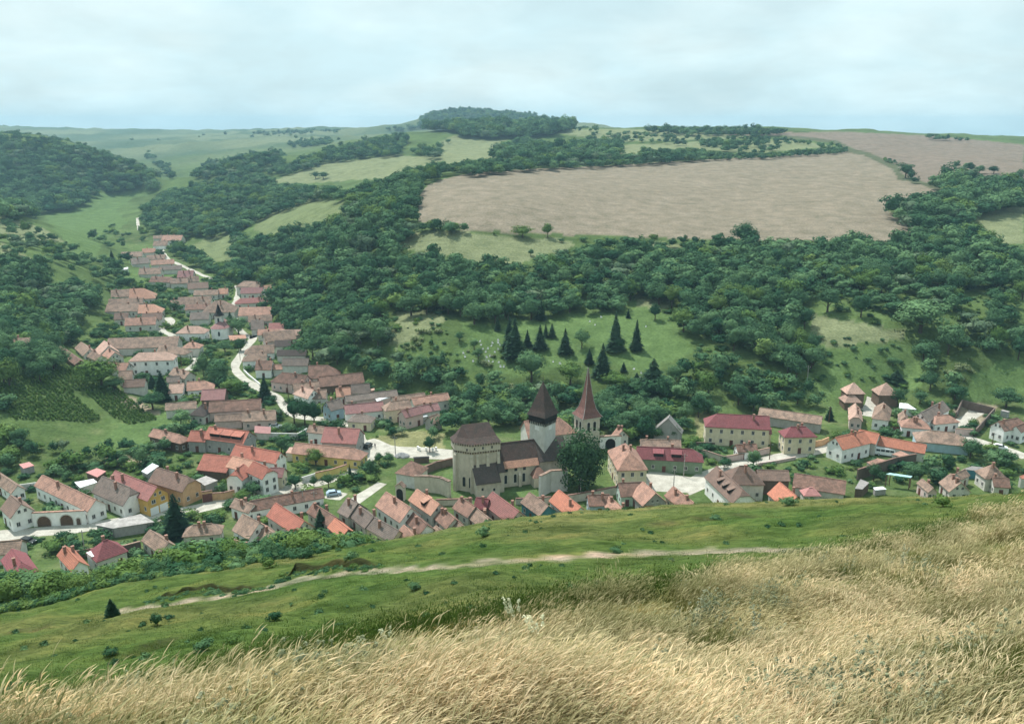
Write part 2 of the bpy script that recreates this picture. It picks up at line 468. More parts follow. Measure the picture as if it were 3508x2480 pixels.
m_ground, t, b = new_mat("meadow_ground")
at_ = t.nodes.new("ShaderNodeAttribute"); at_.attribute_name = "albedo"
geo = t.nodes.new("ShaderNodeNewGeometry").outputs["Position"]
g1 = noise(t, 0.11, 6, 0.62, geo); g2 = noise(t, 0.9, 5, 0.6, geo)
mp = t.nodes.new("ShaderNodeMapping"); mp.inputs["Scale"].default_value = (0.010, 0.42, 0.0); mp.inputs["Rotation"].default_value = (0, 0, R(4))
t.links.new(geo, mp.inputs[0])
g3 = noise(t, 1.0, 5, 0.65, mp.outputs[0])
c1 = mixrgb(t, 'MULTIPLY', 1.0, at_.outputs["Color"], ramp(t, g1.outputs[0], [(0.3, (0.72, 0.74, 0.70)), (0.7, (1.25, 1.2, 1.22))]).outputs[0])
c2 = mixrgb(t, 'MULTIPLY', 1.0, c1, ramp(t, g2.outputs[0], [(0.25, (0.6, 0.64, 0.6)), (0.75, (1.3, 1.28, 1.25))]).outputs[0])
c3 = mixrgb(t, 'MULTIPLY', 1.0, c2, ramp(t, g3.outputs[0], [(0.34, (0.84, 0.86, 0.86)), (0.46, (1.0, 1.0, 1.0)), (0.58, (1.05, 1.05, 1.05))]).outputs[0])
t.links.new(c3, b.inputs["Base Color"])
b.inputs["Roughness"].default_value = 1.0
b.inputs["Specular IOR Level"].default_value = 0.05
bump(t, b, g2.outputs[0], 0.6, 0.5)

uu = np.linspace(-0.86, 0.86, 620)
yy = np.exp(np.linspace(math.log(128), math.log(7200), 470))
UU, YY = np.meshgrid(uu, yy)
XX = UU * YY
ZZ = far_height(XX, YY)
o = big_grid("ground", XX, YY, ZZ, terrain_colors(XX, YY, ZZ), m_ground)
o["kind"] = "structure"; o["label"] = "green valley floor, slopes, pastures and wheat fields out to far hills"

# near hillside
m_hill, t, b = new_mat("hill_turf")
at_ = t.nodes.new("ShaderNodeAttribute"); at_.attribute_name = "albedo"
geo = t.nodes.new("ShaderNodeNewGeometry").outputs["Position"]
mp = t.nodes.new("ShaderNodeMapping"); mp.inputs["Scale"].default_value = (0.55, 1.3, 0.8)
t.links.new(geo, mp.inputs[0])
g1 = noise(t, 0.35, 6, 0.65, mp.outputs[0], 0.4); g2 = noise(t, 2.3, 6, 0.7, mp.outputs[0]); g3 = noise(t, 0.12, 3, 0.5, geo)
c1 = mixrgb(t, 'MULTIPLY', 1.0, at_.outputs["Color"], ramp(t, g1.outputs[0], [(0.30, (0.45, 0.50, 0.42)), (0.50, (1.0, 1.0, 1.0)), (0.70, (1.6, 1.28, 1.3))]).outputs[0])
c2 = mixrgb(t, 'MULTIPLY', 1.0, c1, ramp(t, g2.outputs[0], [(0.3, (0.5, 0.55, 0.5)), (0.7, (1.4, 1.35, 1.3))]).outputs[0])
c3 = mixrgb(t, 'MULTIPLY', 1.0, c2, ramp(t, g3.outputs[0], [(0.35, (0.9, 0.95, 0.9)), (0.65, (1.25, 1.12, 1.1))]).outputs[0])
t.links.new(c3, b.inputs["Base Color"])
b.inputs["Roughness"].default_value = 1.0
b.inputs["Specular IOR Level"].default_value = 0.05
bump(t, b, g2.outputs[0], 0.8, 0.25)

th = np.concatenate([np.linspace(R(-178), R(-46), 60, endpoint=False), np.linspace(R(-46), R(46), 520), np.linspace(R(46), R(178), 60)[1:]])
rr = np.exp(np.linspace(math.log(0.6), math.log(255), 340))
TH, RR = np.meshgrid(th, rr)
NX, NY = RR * np.sin(TH), RR * np.cos(TH)
NZ = near_height(NX, NY)

def grass_edge(px):
    """pixel row where the tall dry grass ends, for a pixel column"""
    return np.interp(px, [0, 610, 980, 1300, 1680, 1833, 2290, 2600, 3055, 3360, 3508], [2455, 2365, 2295, 2232, 2160, 2095, 2002, 1915, 1838, 1770, 1722])

npx, npy_, nf = project(NX, NY, NZ)
hc = np.zeros(NX.shape + (3,)); hc[...] = (0.058, 0.102, 0.027)
k = (0.5 + 0.5 * np.tanh(1.2 * waves(NX, NY * 1.5, 16, 61) - 0.5))[..., None]
hc = hc * (1 - 0.55 * k) + np.array([0.13, 0.125, 0.052]) * 0.55 * k
edge = np.clip((NY - 56) / 10, 0, 1)[..., None] * np.clip(1.0 - np.abs(waves(NX, NY, 30, 62)), 0, 1)[..., None]
hc = hc * (1 - 0.45 * edge) + np.array([0.19, 0.18, 0.085]) * 0.45 * edge
dry = np.clip((16.0 + 0.12 * NX - np.hypot(NX, NY)) / 5, 0, 1)[..., None]
hc = hc * (1 - dry) + np.array([0.17, 0.13, 0.06]) * dry
d, _a, _s = seg_dist(NX, NY, PATH)
pk = np.clip((0.95 + 0.28 * waves(NX, NY, 3, 63) - d) / 0.45, 0, 1)
rut = np.clip((0.34 - np.abs(d - 0.0)) / 0.25, 0, 1) * 0.5
pk = (pk * (1 - rut))[..., None]
hc = hc * (1 - pk) + np.array([0.26, 0.235, 0.185]) * pk
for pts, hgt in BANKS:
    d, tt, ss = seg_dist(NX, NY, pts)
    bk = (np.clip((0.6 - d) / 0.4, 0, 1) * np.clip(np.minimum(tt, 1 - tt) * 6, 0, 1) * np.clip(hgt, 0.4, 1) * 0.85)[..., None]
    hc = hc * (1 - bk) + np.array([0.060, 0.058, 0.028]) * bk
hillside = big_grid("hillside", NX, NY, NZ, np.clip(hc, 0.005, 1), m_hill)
hillside["kind"] = "structure"; hillside["label"] = "near green grass hillside with a worn dirt path across it"

# ------------------------------------------------------------------ haze in the valley
m_haze = bpy.data.materials.new("valley_haze")
m_haze.use_nodes = True
t = m_haze.node_tree
for n in list(t.nodes):
    t.nodes.remove(n)
mo = t.nodes.new("ShaderNodeOutputMaterial")
pv = t.nodes.new("ShaderNodeVolumePrincipled")
pv.inputs["Color"].default_value = (0.46, 0.74, 0.90, 1)
pv.inputs["Density"].default_value = 0.00012
pv.inputs["Anisotropy"].default_value = 0.15
t.links.new(pv.outputs[0], mo.inputs["Volume"])
hx, y0, y1, z0, z1 = 6600.0, -300.0, 7400.0, -190.0, 165.0
hv = [(-hx, y0, z0), (hx, y0, z0), (hx, y1, z0), (-hx, y1, z0), (-hx, y0, z1), (hx, y0, z1), (hx, y1, z1), (-hx, y1, z1)]
hf = [(0, 3, 2, 1), (4, 5, 6, 7), (0, 1, 5, 4), (1, 2, 6, 5), (2, 3, 7, 6), (3, 0, 4, 7)]
haze = add_mesh("haze", hv, hf, m_haze)
haze["kind"] = "stuff"; haze["label"] = "pale blue summer haze lying over the whole valley"

# ------------------------------------------------------------------ enlarged views of the photograph in which things were read off
REG = {'A': (0, 1400, 2.551), 'B': (800, 1400, 2.551), 'C': (1450, 1200, 2.705), 'D': (2000, 1350, 2.551), 'E': (2700, 1200, 2.8416), 'F': (200, 1050, 2.87),
       'G': (800, 1150, 2.87), 'H': (300, 750, 2.87), 'J': (0, 1100, 2.951), 'K': (1550, 950, 2.551), 'L': (640, 1480, 3.8267), 'M': (0, 1780, 4.592), 'N': (2900, 1450, 3.776),
       'P': (1540, 1270, 3.6067), 'Q': (1650, 1650, 3.28), 'S': (3000, 1200, 4.5197), 'T': (1220, 1490, 6.378), 'V': (0, 0, 1 / V), 'X': (0, 0, 1.0)}
def zp(reg, x, y):
    ox, oy, s = REG[reg]
    return ox + x / s, oy + y / s

# ------------------------------------------------------------------ building materials
def tile_mat(name, col, dark=0.55, blot=0.5):
    m, t, b = new_mat(name)
    oc = objvec(t)
    oi = t.nodes.new("ShaderNodeObjectInfo")
    ad = t.nodes.new("ShaderNodeVectorMath"); ad.operation = 'ADD'
    sc = t.nodes.new("ShaderNodeVectorMath"); sc.operation = 'SCALE'; sc.inputs[3].default_value = 83.0
    cb = t.nodes.new("ShaderNodeCombineXYZ")
    for i in range(3):
        t.links.new(oi.outputs["Random"], cb.inputs[i])
    t.links.new(cb.outputs[0], sc.inputs[0]); t.links.new(oc, ad.inputs[0]); t.links.new(sc.outputs[0], ad.inputs[1])
    n1 = noise(t, 0.55, 6, 0.68, ad.outputs[0]); n2 = noise(t, 3.2, 4, 0.7, ad.outputs[0])
    c = mixrgb(t, 'MIX', ramp(t, n1.outputs[0], [(0.42, 0.0), (0.62, min(1.0, blot * 1.35))]).outputs[0], (col[0], col[1], col[2]), (col[0] * dark + 0.01, col[1] * dark + 0.014, col[2] * dark + 0.012))
    c = mixrgb(t, 'MULTIPLY', 1.0, c, ramp(t, n2.outputs[0], [(0.3, (0.62, 0.63, 0.66)), (0.7, (1.35, 1.28, 1.22))]).outputs[0])
    hs = t.nodes.new("ShaderNodeHueSaturation")
    mr = t.nodes.new("ShaderNodeMapRange"); mr.inputs[3].default_value = 0.84; mr.inputs[4].default_value = 1.18
    t.links.new(oi.outputs["Random"], mr.inputs[0]); t.links.new(mr.outputs[0], hs.inputs["Value"]); t.links.new(c, hs.inputs["Color"])
    t.links.new(hs.outputs[0], b.inputs["Base Color"])
    wv = t.nodes.new("ShaderNodeTexWave"); wv.wave_type = 'BANDS'; wv.bands_direction = 'Z'; wv.inputs["Scale"].default_value = 1.15; wv.inputs["Distortion"].default_value = 0.6
    t.links.new(oc, wv.inputs["Vector"])
    mx = t.nodes.new("ShaderNodeMath"); mx.operation = 'ADD'
    t.links.new(wv.outputs["Fac"], mx.inputs[0]); t.links.new(n2.outputs[0], mx.inputs[1])
    bump(t, b, mx.outputs[0], 0.5, 0.06)
    b.inputs["Roughness"].default_value = 0.85
    return m

def plaster_mat(name, col, dirt=0.28):
    m, t, b = new_mat(name)
    oc = objvec(t)
    n1 = noise(t, 0.6, 5, 0.6, oc); n2 = noise(t, 5.0, 4, 0.6, oc)
    mp = t.nodes.new("ShaderNodeMapping"); mp.inputs["Scale"].default_value = (1.1, 1.1, 0.42); t.links.new(oc, mp.inputs[0])
    n3 = noise(t, 1.0, 5, 0.65, mp.outputs[0])
    c = mixrgb(t, 'MIX', ramp(t, n3.outputs[0], [(0.45, 0.0), (0.8, dirt * 1.6)]).outputs[0], col, (col[0] * 0.55, col[1] * 0.54, col[2] * 0.5))
    c = mixrgb(t, 'MULTIPLY', 1.0, c, ramp(t, n1.outputs[0], [(0.3, (0.86, 0.86, 0.85)), (0.7, (1.06, 1.06, 1.06))]).outputs[0])
    t.links.new(c, b.inputs["Base Color"])
    bump(t, b, n2.outputs[0], 0.25, 0.02)
    return m

ROOF = {k: tile_mat("tiles_" + k, c, d, bl) for k, c, d, bl in [
    ('salmon', (0.365, 0.215, 0.165), 0.58, 0.7), ('pale_salmon', (0.46, 0.31, 0.25), 0.65, 0.6), ('tan', (0.285, 0.20, 0.155), 0.52, 0.8), ('rust', (0.225, 0.135, 0.105), 0.5, 0.7), ('brown', (0.19, 0.13, 0.105), 0.6, 0.5),
    ('grey_brown', (0.185, 0.15, 0.13), 0.6, 0.6), ('dusty_red', (0.27, 0.122, 0.112), 0.7, 0.5), ('crimson', (0.20, 0.068, 0.075), 0.7, 0.4), ('red', (0.35, 0.135, 0.10), 0.65, 0.5), ('red_orange', (0.41, 0.168, 0.112), 0.7, 0.45),
    ('light_orange', (0.42, 0.235, 0.17), 0.7, 0.5), ('mauve', (0.27, 0.145, 0.14), 0.7, 0.4), ('pink', (0.43, 0.21, 0.2), 0.75, 0.3), ('dark', (0.085, 0.068, 0.062), 0.6, 0.5), ('grey', (0.27, 0.26, 0.25), 0.7, 0.5),
    ('church', (0.080, 0.054, 0.047), 0.55, 0.7), ('spire', (0.20, 0.10, 0.085), 0.6, 0.5)]}
WALL = {k: plaster_mat("plaster_" + k, c, d) for k, c, d in [
    ('white', (0.88, 0.87, 0.85), 0.16), ('offwhite', (0.62, 0.60, 0.55), 0.35), ('cream', (0.70, 0.62, 0.45), 0.25), ('ochre', (0.62, 0.38, 0.11), 0.2), ('orange', (0.56, 0.35, 0.20), 0.3), ('yellow', (0.62, 0.49, 0.18), 0.25),
    ('pink', (0.60, 0.46, 0.43), 0.3), ('mint', (0.52, 0.66, 0.57), 0.25), ('blue', (0.40, 0.54, 0.62), 0.25), ('green', (0.20, 0.27, 0.18), 0.25), ('grey', (0.36, 0.35, 0.34), 0.4), ('brown', (0.15, 0.105, 0.08), 0.5),
    ('stone', (0.56, 0.51, 0.42), 0.4), ('teal', (0.07, 0.22, 0.27), 0.3), ('chalk', (0.64, 0.63, 0.60), 0.35)]}

def plain_mat(name, col, rough=0.8, metal=0.0, n=0.0):
    m, t, b = new_mat(name)
    b.inputs["Base Color"].default_value = (*col, 1); b.inputs["Roughness"].default_value = rough; b.inputs["Metallic"].default_value = metal
    if n:
        nn = noise(t, n, 4, 0.6, objvec(t))
        c = mixrgb(t, 'MULTIPLY', 1.0, col, ramp(t, nn.outputs[0], [(0.3, (0.65, 0.65, 0.65)), (0.7, (1.25, 1.25, 1.25))]).outputs[0])
        t.links.new(c, b.inputs["Base Color"])
    return m
M_GLASS = plain_mat("window_glass", (0.03, 0.035, 0.04), 0.15)
M_FRAME = plain_mat("window_frame_paint", (0.55, 0.53, 0.5), 0.6)
M_WOOD = plain_mat("weathered_wood", (0.12, 0.075, 0.05), 0.85, 0, 3.0)
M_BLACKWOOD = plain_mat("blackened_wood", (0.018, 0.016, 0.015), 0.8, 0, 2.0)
M_BRICK = plain_mat("chimney_brick", (0.30, 0.17, 0.13), 0.9, 0, 4.0)
M_SHEETWHITE = plain_mat("white_sheet_metal", (0.75, 0.77, 0.78), 0.45, 0.0, 1.0)
M_TURQ = plain_mat("turquoise_sheet", (0.36, 0.58, 0.57), 0.5, 0.0, 1.0)
M_CONCRETE = plain_mat("concrete", (0.34, 0.32, 0.30), 0.95, 0, 0.9)
M_WHITEPAINT = plain_mat("white_paint", (0.78, 0.78, 0.76), 0.5)
M_DOORBROWN = plain_mat("brown_door_paint", (0.13, 0.05, 0.04), 0.6, 0, 2.0)
M_IRON = plain_mat("dark_iron", (0.03, 0.03, 0.032), 0.5, 0.3)
M_GRAVEL = plain_mat("gravel_grey", (0.26, 0.26, 0.26), 0.95, 0, 2.5)
M_OCHREWOOD = plain_mat("ochre_boards", (0.33, 0.2, 0.10), 0.85, 0, 2.0)

# shared window meshes (unit size, frame in front of the wall plane y = 0 facing -y)
def box_data(bm, x0, x1, y0, y1, z0, z1):
    vs = [bm.verts.new(p) for p in ((x0, y0, z0), (x1, y0, z0), (x1, y1, z0), (x0, y1, z0), (x0, y0, z1), (x1, y0, z1), (x1, y1, z1), (x0, y1, z1))]
    for f in ((0, 3, 2, 1), (4, 5, 6, 7), (0, 1, 5, 4), (1, 2, 6, 5), (2, 3, 7, 6), (3, 0, 4, 7)):
        bm.faces.new([vs[i] for i in f])

def bm_mesh(name, bm, mat):
    me = bpy.data.meshes.new(name)
    bm.normal_update()
    bm.to_mesh(me); bm.free()
    for m in (mat if isinstance(mat, (list, tuple)) else [mat]):
        me.materials.append(m)
    return me

def boxes_mesh(name, boxes, mat):
    bm = bmesh.new()
    for bx in boxes:
        box_data(bm, *bx)
    return bm_mesh(name, bm, mat)

ME_WIN = boxes_mesh("window", [(-0.5, -0.40, -0.06, 0.05, 0, 1), (0.40, 0.5, -0.06, 0.05, 0, 1), (-0.40, 0.40, -0.055, 0.05, 0, 0.07), (-0.40, 0.40, -0.055, 0.05, 0.93, 1), (-0.035, 0.035, -0.05, 0.05, 0.07, 0.93), (-0.56, 0.56, -0.12, 0.02, -0.06, -0.003)], M_FRAME)
ME_PANE = boxes_mesh("pane", [(-0.40, 0.40, -0.03, 0.03, 0.07, 0.93)], M_GLASS)
ME_DOOR = boxes_mesh("door", [(-0.5, 0.5, -0.06, 0.05, 0, 1), (-0.40, 0.40, -0.08, -0.05, 0.08, 0.48), (-0.40, 0.40, -0.08, -0.05, 0.54, 0.92)], M_DOORBROWN)
ME_CHIM = boxes_mesh("chimney", [(-0.3, 0.3, -0.3, 0.3, 0, 1), (-0.38, 0.38, -0.38, 0.38, 1.0, 1.08)], M_BRICK)

def link(name, data, parent, loc=(0, 0, 0), rz=0.0, scale=(1, 1, 1)):
    o = bpy.data.objects.new(name, data)
    COL.objects.link(o)
    if parent is not None:
        o.parent = parent
    o.location = loc; o.rotation_euler = (0, 0, rz); o.scale = scale
    return o

def add_window(parent, x, y, z, rz, w, h, name="window"):
    wd = link(name, ME_WIN, parent, (x, y, z), rz, (w, 1, h))
    link("pane", ME_PANE, wd)
    return wd

def roof_geometry(w, L, he, rise, ends, ov=0.35):
    """top outline of a pitched roof: verts and faces; ridge along x from 0 to L, eaves at y = +-w"""
    hR = he + rise
    V_, F_ = [], []
    def v(*p):
        V_.append(p); return len(V_) - 1
    out = []
    for k in (0, 1):
        s, x0 = (-1, 0.0) if k == 0 else (1, L)
        e = ends[k]
        if e == 'h':
            r = v(x0, 0, hR); xe = x0 + s * w
            a = v(xe, -w, he); b_ = v(xe, w, he)
            out.append((r, [], [], a, b_)); F_.append((r, a, b_) if s < 0 else (r, b_, a))
        elif e == 'j':
            d = 0.42 * w
            r = v(x0, 0, hR); zj = hR - rise * 0.42; xe = x0 + s * d
            ja = v(xe, -0.42 * w, zj); jb = v(xe, 0.42 * w, zj)
            a = v(xe, -w, he); b_ = v(xe, w, he)
            out.append((r, [ja], [jb], a, b_)); F_.append((r, ja, jb) if s < 0 else (r, jb, ja))
        else:
            xe = x0 + s * ov
            r = v(xe, 0, hR); a = v(xe, -w, he); b_ = v(xe, w, he)
            out.append((r, [], [], a, b_))
    (r0, ja0, jb0, a0, b0), (r1, ja1, jb1, a1, b1) = out
    F_.append(tuple([r0] + ja0 + [a0, a1] + ja1[::-1] + [r1]))
    F_.append(tuple([r1] + jb1 + [b1, b0] + jb0[::-1] + [r0]))
    return V_, F_

def solid_sheet(bm, V_, F_, th):
    top = [bm.verts.new(p) for p in V_]
    low = [bm.verts.new((p[0], p[1], p[2] - th)) for p in V_]
    cnt = {}
    for f in F_:
        bm.faces.new([top[i] for i in f]); bm.faces.new([low[i] for i in reversed(f)])
        for i in range(len(f)):
            a, b_ = f[i], f[(i + 1) % len(f)]
            cnt[(a, b_)] = cnt.get((a, b_), 0) + 1
    for (a, b_) in list(cnt):
        if (b_, a) not in cnt:
            bm.faces.new([top[b_], top[a], low[a], low[b_]])

def solve_block(p1, p2, e, he, pitch, zg):
    tp = math.tan(R(pitch))
    E = on_plane(e[0], e[1], zg + he)
    def at(h):
        A, B = on_plane(p1[0], p1[1], zg + h), on_plane(p2[0], p2[1], zg + h)
        d = (B - A)[:2]; L = np.linalg.norm(d)
        n = np.array([-d[1], d[0]]) / L
        return A, B, L, float(np.dot(E[:2] - A[:2], n))
    s0 = 1.0 if at(he + 0.05)[3] > 0 else -1.0
    lo, hi = he + 0.1, he + 14
    for _ in range(40):
        mid = 0.5 * (lo + hi)
        A, B, L, w = at(mid)
        w *= s0
        if w <= 0.05 or (mid - he) / w > tp:
            hi = mid
        else:
            lo = mid
    return A, B, L, max(w, 0.8), max(mid - he, 0.6)

def pitched_block(root, p1, p2, w, he, rise, ends, roof, wall, base, detail, win=True, doors=1, chim=1, rng=random, gate=None, two=False, names=("wall", "roof")):
    """walls, roof, chimneys, windows as children of root (root at block frame: x along ridge from 0 at p1 to L)"""
    L = math.hypot(p2[0] - p1[0], p2[1] - p1[1])
    t = rise / w
    ov = 0.38 if w > 2 else 0.22
    Vr, Fr = roof_geometry(w, L, he, rise, ends)
    bm = bmesh.new(); solid_sheet(bm, Vr, Fr, 0.16)
    ro = link(names[1], bm_mesh("roof", bm, ROOF[roof] if isinstance(roof, str) else roof), root)
    wi = w - ov; hw = he + ov * t - 0.17
    xs = []
    for k in (0, 1):
        s, x0 = (-1, 0.0) if k == 0 else (1, L)
        e = ends[k]
        xs.append(x0 + s * (w - ov) if e == 'h' else (x0 + s * (0.42 * w - 0.3) if e == 'j' else x0 + s * 0.02))
    xa, xb = xs
    bm = bmesh.new()
    def face(pts):
        bm.faces.new([bm.verts.new(p) for p in pts])
    face([(xa, -wi, base), (xb, -wi, base), (xb, -wi, hw), (xa, -wi, hw)])
    face([(xb, wi, base), (xa, wi, base), (xa, wi, hw), (xb, wi, hw)])
    for k, x in ((0, xa), (1, xb)):
        e = ends[k]
        top = []
        if e == 'g':
            top = [(x, 0, he + rise - 0.17)]
        elif e == 'j':
            yj = 0.42 * w; zj = he + rise * 0.58 - 0.17
            top = [(x, yj, zj), (x, -yj, zj)] if k == 0 else [(x, -yj, zj), (x, yj, zj)]
        if k == 0:
            face([(x, wi, base), (x, -wi, base), (x, -wi, hw)] + top[::-1] + [(x, wi, hw)])
        else:
            face([(x, -wi, base), (x, wi, base), (x, wi, hw)] + top[::-1] + [(x, -wi, hw)])
    bmesh.ops.recalc_face_normals(bm, faces=bm.faces)
    link(names[0], bm_mesh("wall", bm, WALL[wall] if isinstance(wall, str) else wall), root)
    if detail < 1:
        return ro
    for _ in range(chim):
        cx = rng.uniform(0.15, 0.85) * max(L, 0.5); cy = rng.choice((-1, 1)) * rng.uniform(0.12, 0.45) * w
        cz = he + rise - abs(cy) * t
        link("chimney", ME_CHIM, ro, (cx, cy, cz - 0.5), 0, (1, 1, max(1.3, abs(cy) * t * 0.8 + 1.4)))
    if detail >= 2:
        bm = bmesh.new(); box_data(bm, -0.05, L + 0.05, -0.13, 0.13, he + rise - 0.05, he + rise + 0.07)
        link("ridge_cap", bm_mesh("ridge_cap", bm, ROOF[roof] if isinstance(roof, str) else roof), ro)
    if not win:
        return ro
    rz = root.rotation_euler[2]
    rx, ry = root.location[0], root.location[1]
    def faces_cam(nx, ny, lx, ly):
        wx = rx + lx * math.cos(rz) - ly * math.sin(rz); wy = ry + lx * math.sin(rz) + ly * math.cos(rz)
        gx = nx * math.cos(rz) - ny * math.sin(rz); gy = nx * math.sin(rz) + ny * math.cos(rz)
        d = math.hypot(wx, wy)
        return (-wx * gx - wy * gy) / d
    floors = [(1.0 if he < 3.6 else he * 0.28, 1.25)] if he < 5.4 else [(1.1, 1.4), (he - 2.2, 1.4)]
    for s in (-1, 1):
        if faces_cam(0, s, (xa + xb) / 2, s * wi) > -0.1:
            ln = xb - xa
            n = max(1, int(ln / (3.0 if detail >= 2 else 4.2)))
            n = min(n, 9)
            di = n // 2 if doors else -1
            for fz, fh in floors:
                for i in range(n):
                    x = xa + ln * (i + 0.5) / n
                    r = 0.0 if s < 0 else math.pi
                    if i == di and fz < 1.6:
                        link("door", ME_DOOR, root, (x, s * wi, 0.02), r, (1.1, 1, 2.1))
                    else:
                        add_window(root, x, s * wi, fz, r, 1.0, min(fh, hw - fz - 0.2))
    for k, x, s in ((0, xa, -1), (1, xb, 1)):
        if faces_cam(s, 0, x, 0) > 0.05:
            n = max(2, int(2 * wi / 2.6))
            r = R(-90) if s < 0 else R(90)
            if s < 0: r = math.atan2(0, 0) - R(90)
            for fz, fh in floors:
                for i in range(n):
                    y = -wi + 2 * wi * (i + 0.5) / n
                    add_window(root, x, y, fz, r, 1.0, min(fh, hw - fz - 0.15))
            if ends[k] == 'g' and rise > 2.6:
                for y in (-0.75, 0.75):
                    add_window(root, x, y, hw + 0.35, r, 0.75, 0.95)
    return ro

def put_house(row, label, wings=()):
    reg, x1, y1, x2, y2, ex, ey, he, pitch, ends, roof, wall, name = row
    blocks = [(reg, x1, y1, x2, y2, ex, ey, he, pitch, ends, roof, wall)] + list(wings)
    top = None
    rng = random.Random(hash((x1, y1, x2)) & 0xffff)
    for bi, (rg, a1, b1, a2, b2, c1, c2, h_, pt, en, rf, wl) in enumerate(blocks):
        P1, P2, Ee = zp(rg, a1, b1), zp(rg, a2, b2), zp(rg, c1, c2)
        zg = 0.0
        for _ in range(4):
            A, B, L, w, rise = solve_block(P1, P2, Ee, h_, pt, zg)
            zg = float(far_height((A[0] + B[0]) / 2, (A[1] + B[1]) / 2))
        rz = math.atan2(B[1] - A[1], B[0] - A[0])
        dist = math.hypot(A[0], A[1])
        if dist > 400:                                # the far roofs stand wall to wall
            ext = (B - A) * 0.09; A = A - ext; B = B + ext; w *= 1.22; rise *= 1.12
        if top is None:
            top = empty(name, (A[0], A[1], zg), rz)
            top.empty_display_size = 1
            tag(top, label, 'barn' if 'barn' in name else ('shed' if 'shed' in name else 'house'))
            root = top
            STATS.append((name, round(L, 1), round(w, 1), round(rise, 1), round(dist), label))
            FOOT.append(((A[0] + B[0]) / 2, (A[1] + B[1]) / 2, L / 2 + w, w + 1, rz))
            pitched_block(top, A, B, w, h_, rise, en, rf, wl, -2.5, 2 if dist < 360 else (1 if dist < 540 else 1), win=(name == 'house' or name == 'school') and dist < 560, chim=0 if ('barn' in name or 'shed' in name) else rng.choice((1, 1, 2)), rng=rng, doors=1)
        else:
            # a wing: its meshes are built in the wing's own frame and set under the house
            wrap = empty("wing", (A[0], A[1], zg), rz)
            pitched_block(wrap, A, B, w, h_, rise, en, rf, wl, -2.5, 2 if dist < 360 else 1, win=name == 'house' and dist < 560, chim=1, rng=rng, doors=0)
            Mw = Matrix.Translation((A[0], A[1], zg)) @ Matrix.Rotation(rz, 4, 'Z')
            Mt = Matrix.Translation(top.location) @ Matrix.Rotation(top.rotation_euler[2], 4, 'Z')
            rel = Mt.inverted() @ Mw
            for ch in list(wrap.children):
                mb = ch.matrix_basis.copy()
                ch.parent = top
                ch.matrix_basis = rel @ Matrix.LocRotScale(ch.location, ch.rotation_euler, ch.scale)
            bpy.data.objects.remove(wrap)
            FOOT.append(((A[0] + B[0]) / 2, (A[1] + B[1]) / 2, L / 2 + w, w + 1, rz))
    return top

STATS, FOOT = [], []

def put_flat(name, reg, pts, h, roof, wall, label, cat='shed', drop=0.0, walls=True, posts=False):
    """lean-to or flat roofed building: roof corners seen at pixels, at height h (last two lower by drop)"""
    zg = 0.0
    for _ in range(3):
        P = [on_plane(*zp(reg, *p), zg + h - (drop if i >= 2 else 0)) for i, p in enumerate(pts)]
        c = np.mean([p[:2] for p in P], 0)
        zg = float(far_height(c[0], c[1]))
    top = empty(name, (c[0], c[1], zg))
    loc = [(p[0] - c[0], p[1] - c[1], p[2] - zg) for p in P]
    a = sum(loc[i][0] * loc[(i + 1) % 4][1] - loc[(i + 1) % 4][0] * loc[i][1] for i in range(4))
    if a < 0: loc = loc[::-1]
    bm = bmesh.new(); solid_sheet(bm, loc, [tuple(range(4))], 0.14)
    bmesh.ops.recalc_face_normals(bm, faces=bm.faces)
    link("roof", bm_mesh("roof", bm, ROOF[roof] if isinstance(roof, str) else roof), top)
    ins = [(p[0] * 0.93, p[1] * 0.93, p[2] - 0.15) for p in loc]
    if walls:
        bm = bmesh.new()
        for i in range(4):
            p, q = ins[i], ins[(i + 1) % 4]
            bm.faces.new([bm.verts.new(v) for v in ((p[0], p[1], -1.5), (q[0], q[1], -1.5), q, p)])
        link("wall", bm_mesh("wall", bm, WALL[wall] if isinstance(wall, str) else wall), top)
    if posts:
        for p in ins:
            bm = bmesh.new(); box_data(bm, -0.1, 0.1, -0.1, 0.1, -1.5, p[2] - 0.002)
            link("post", bm_mesh("post", bm, M_WOOD), top, (p[0], p[1], 0))
    tag(top, label, cat)
    FOOT.append((c[0], c[1], 3, 3, 0))
    return top

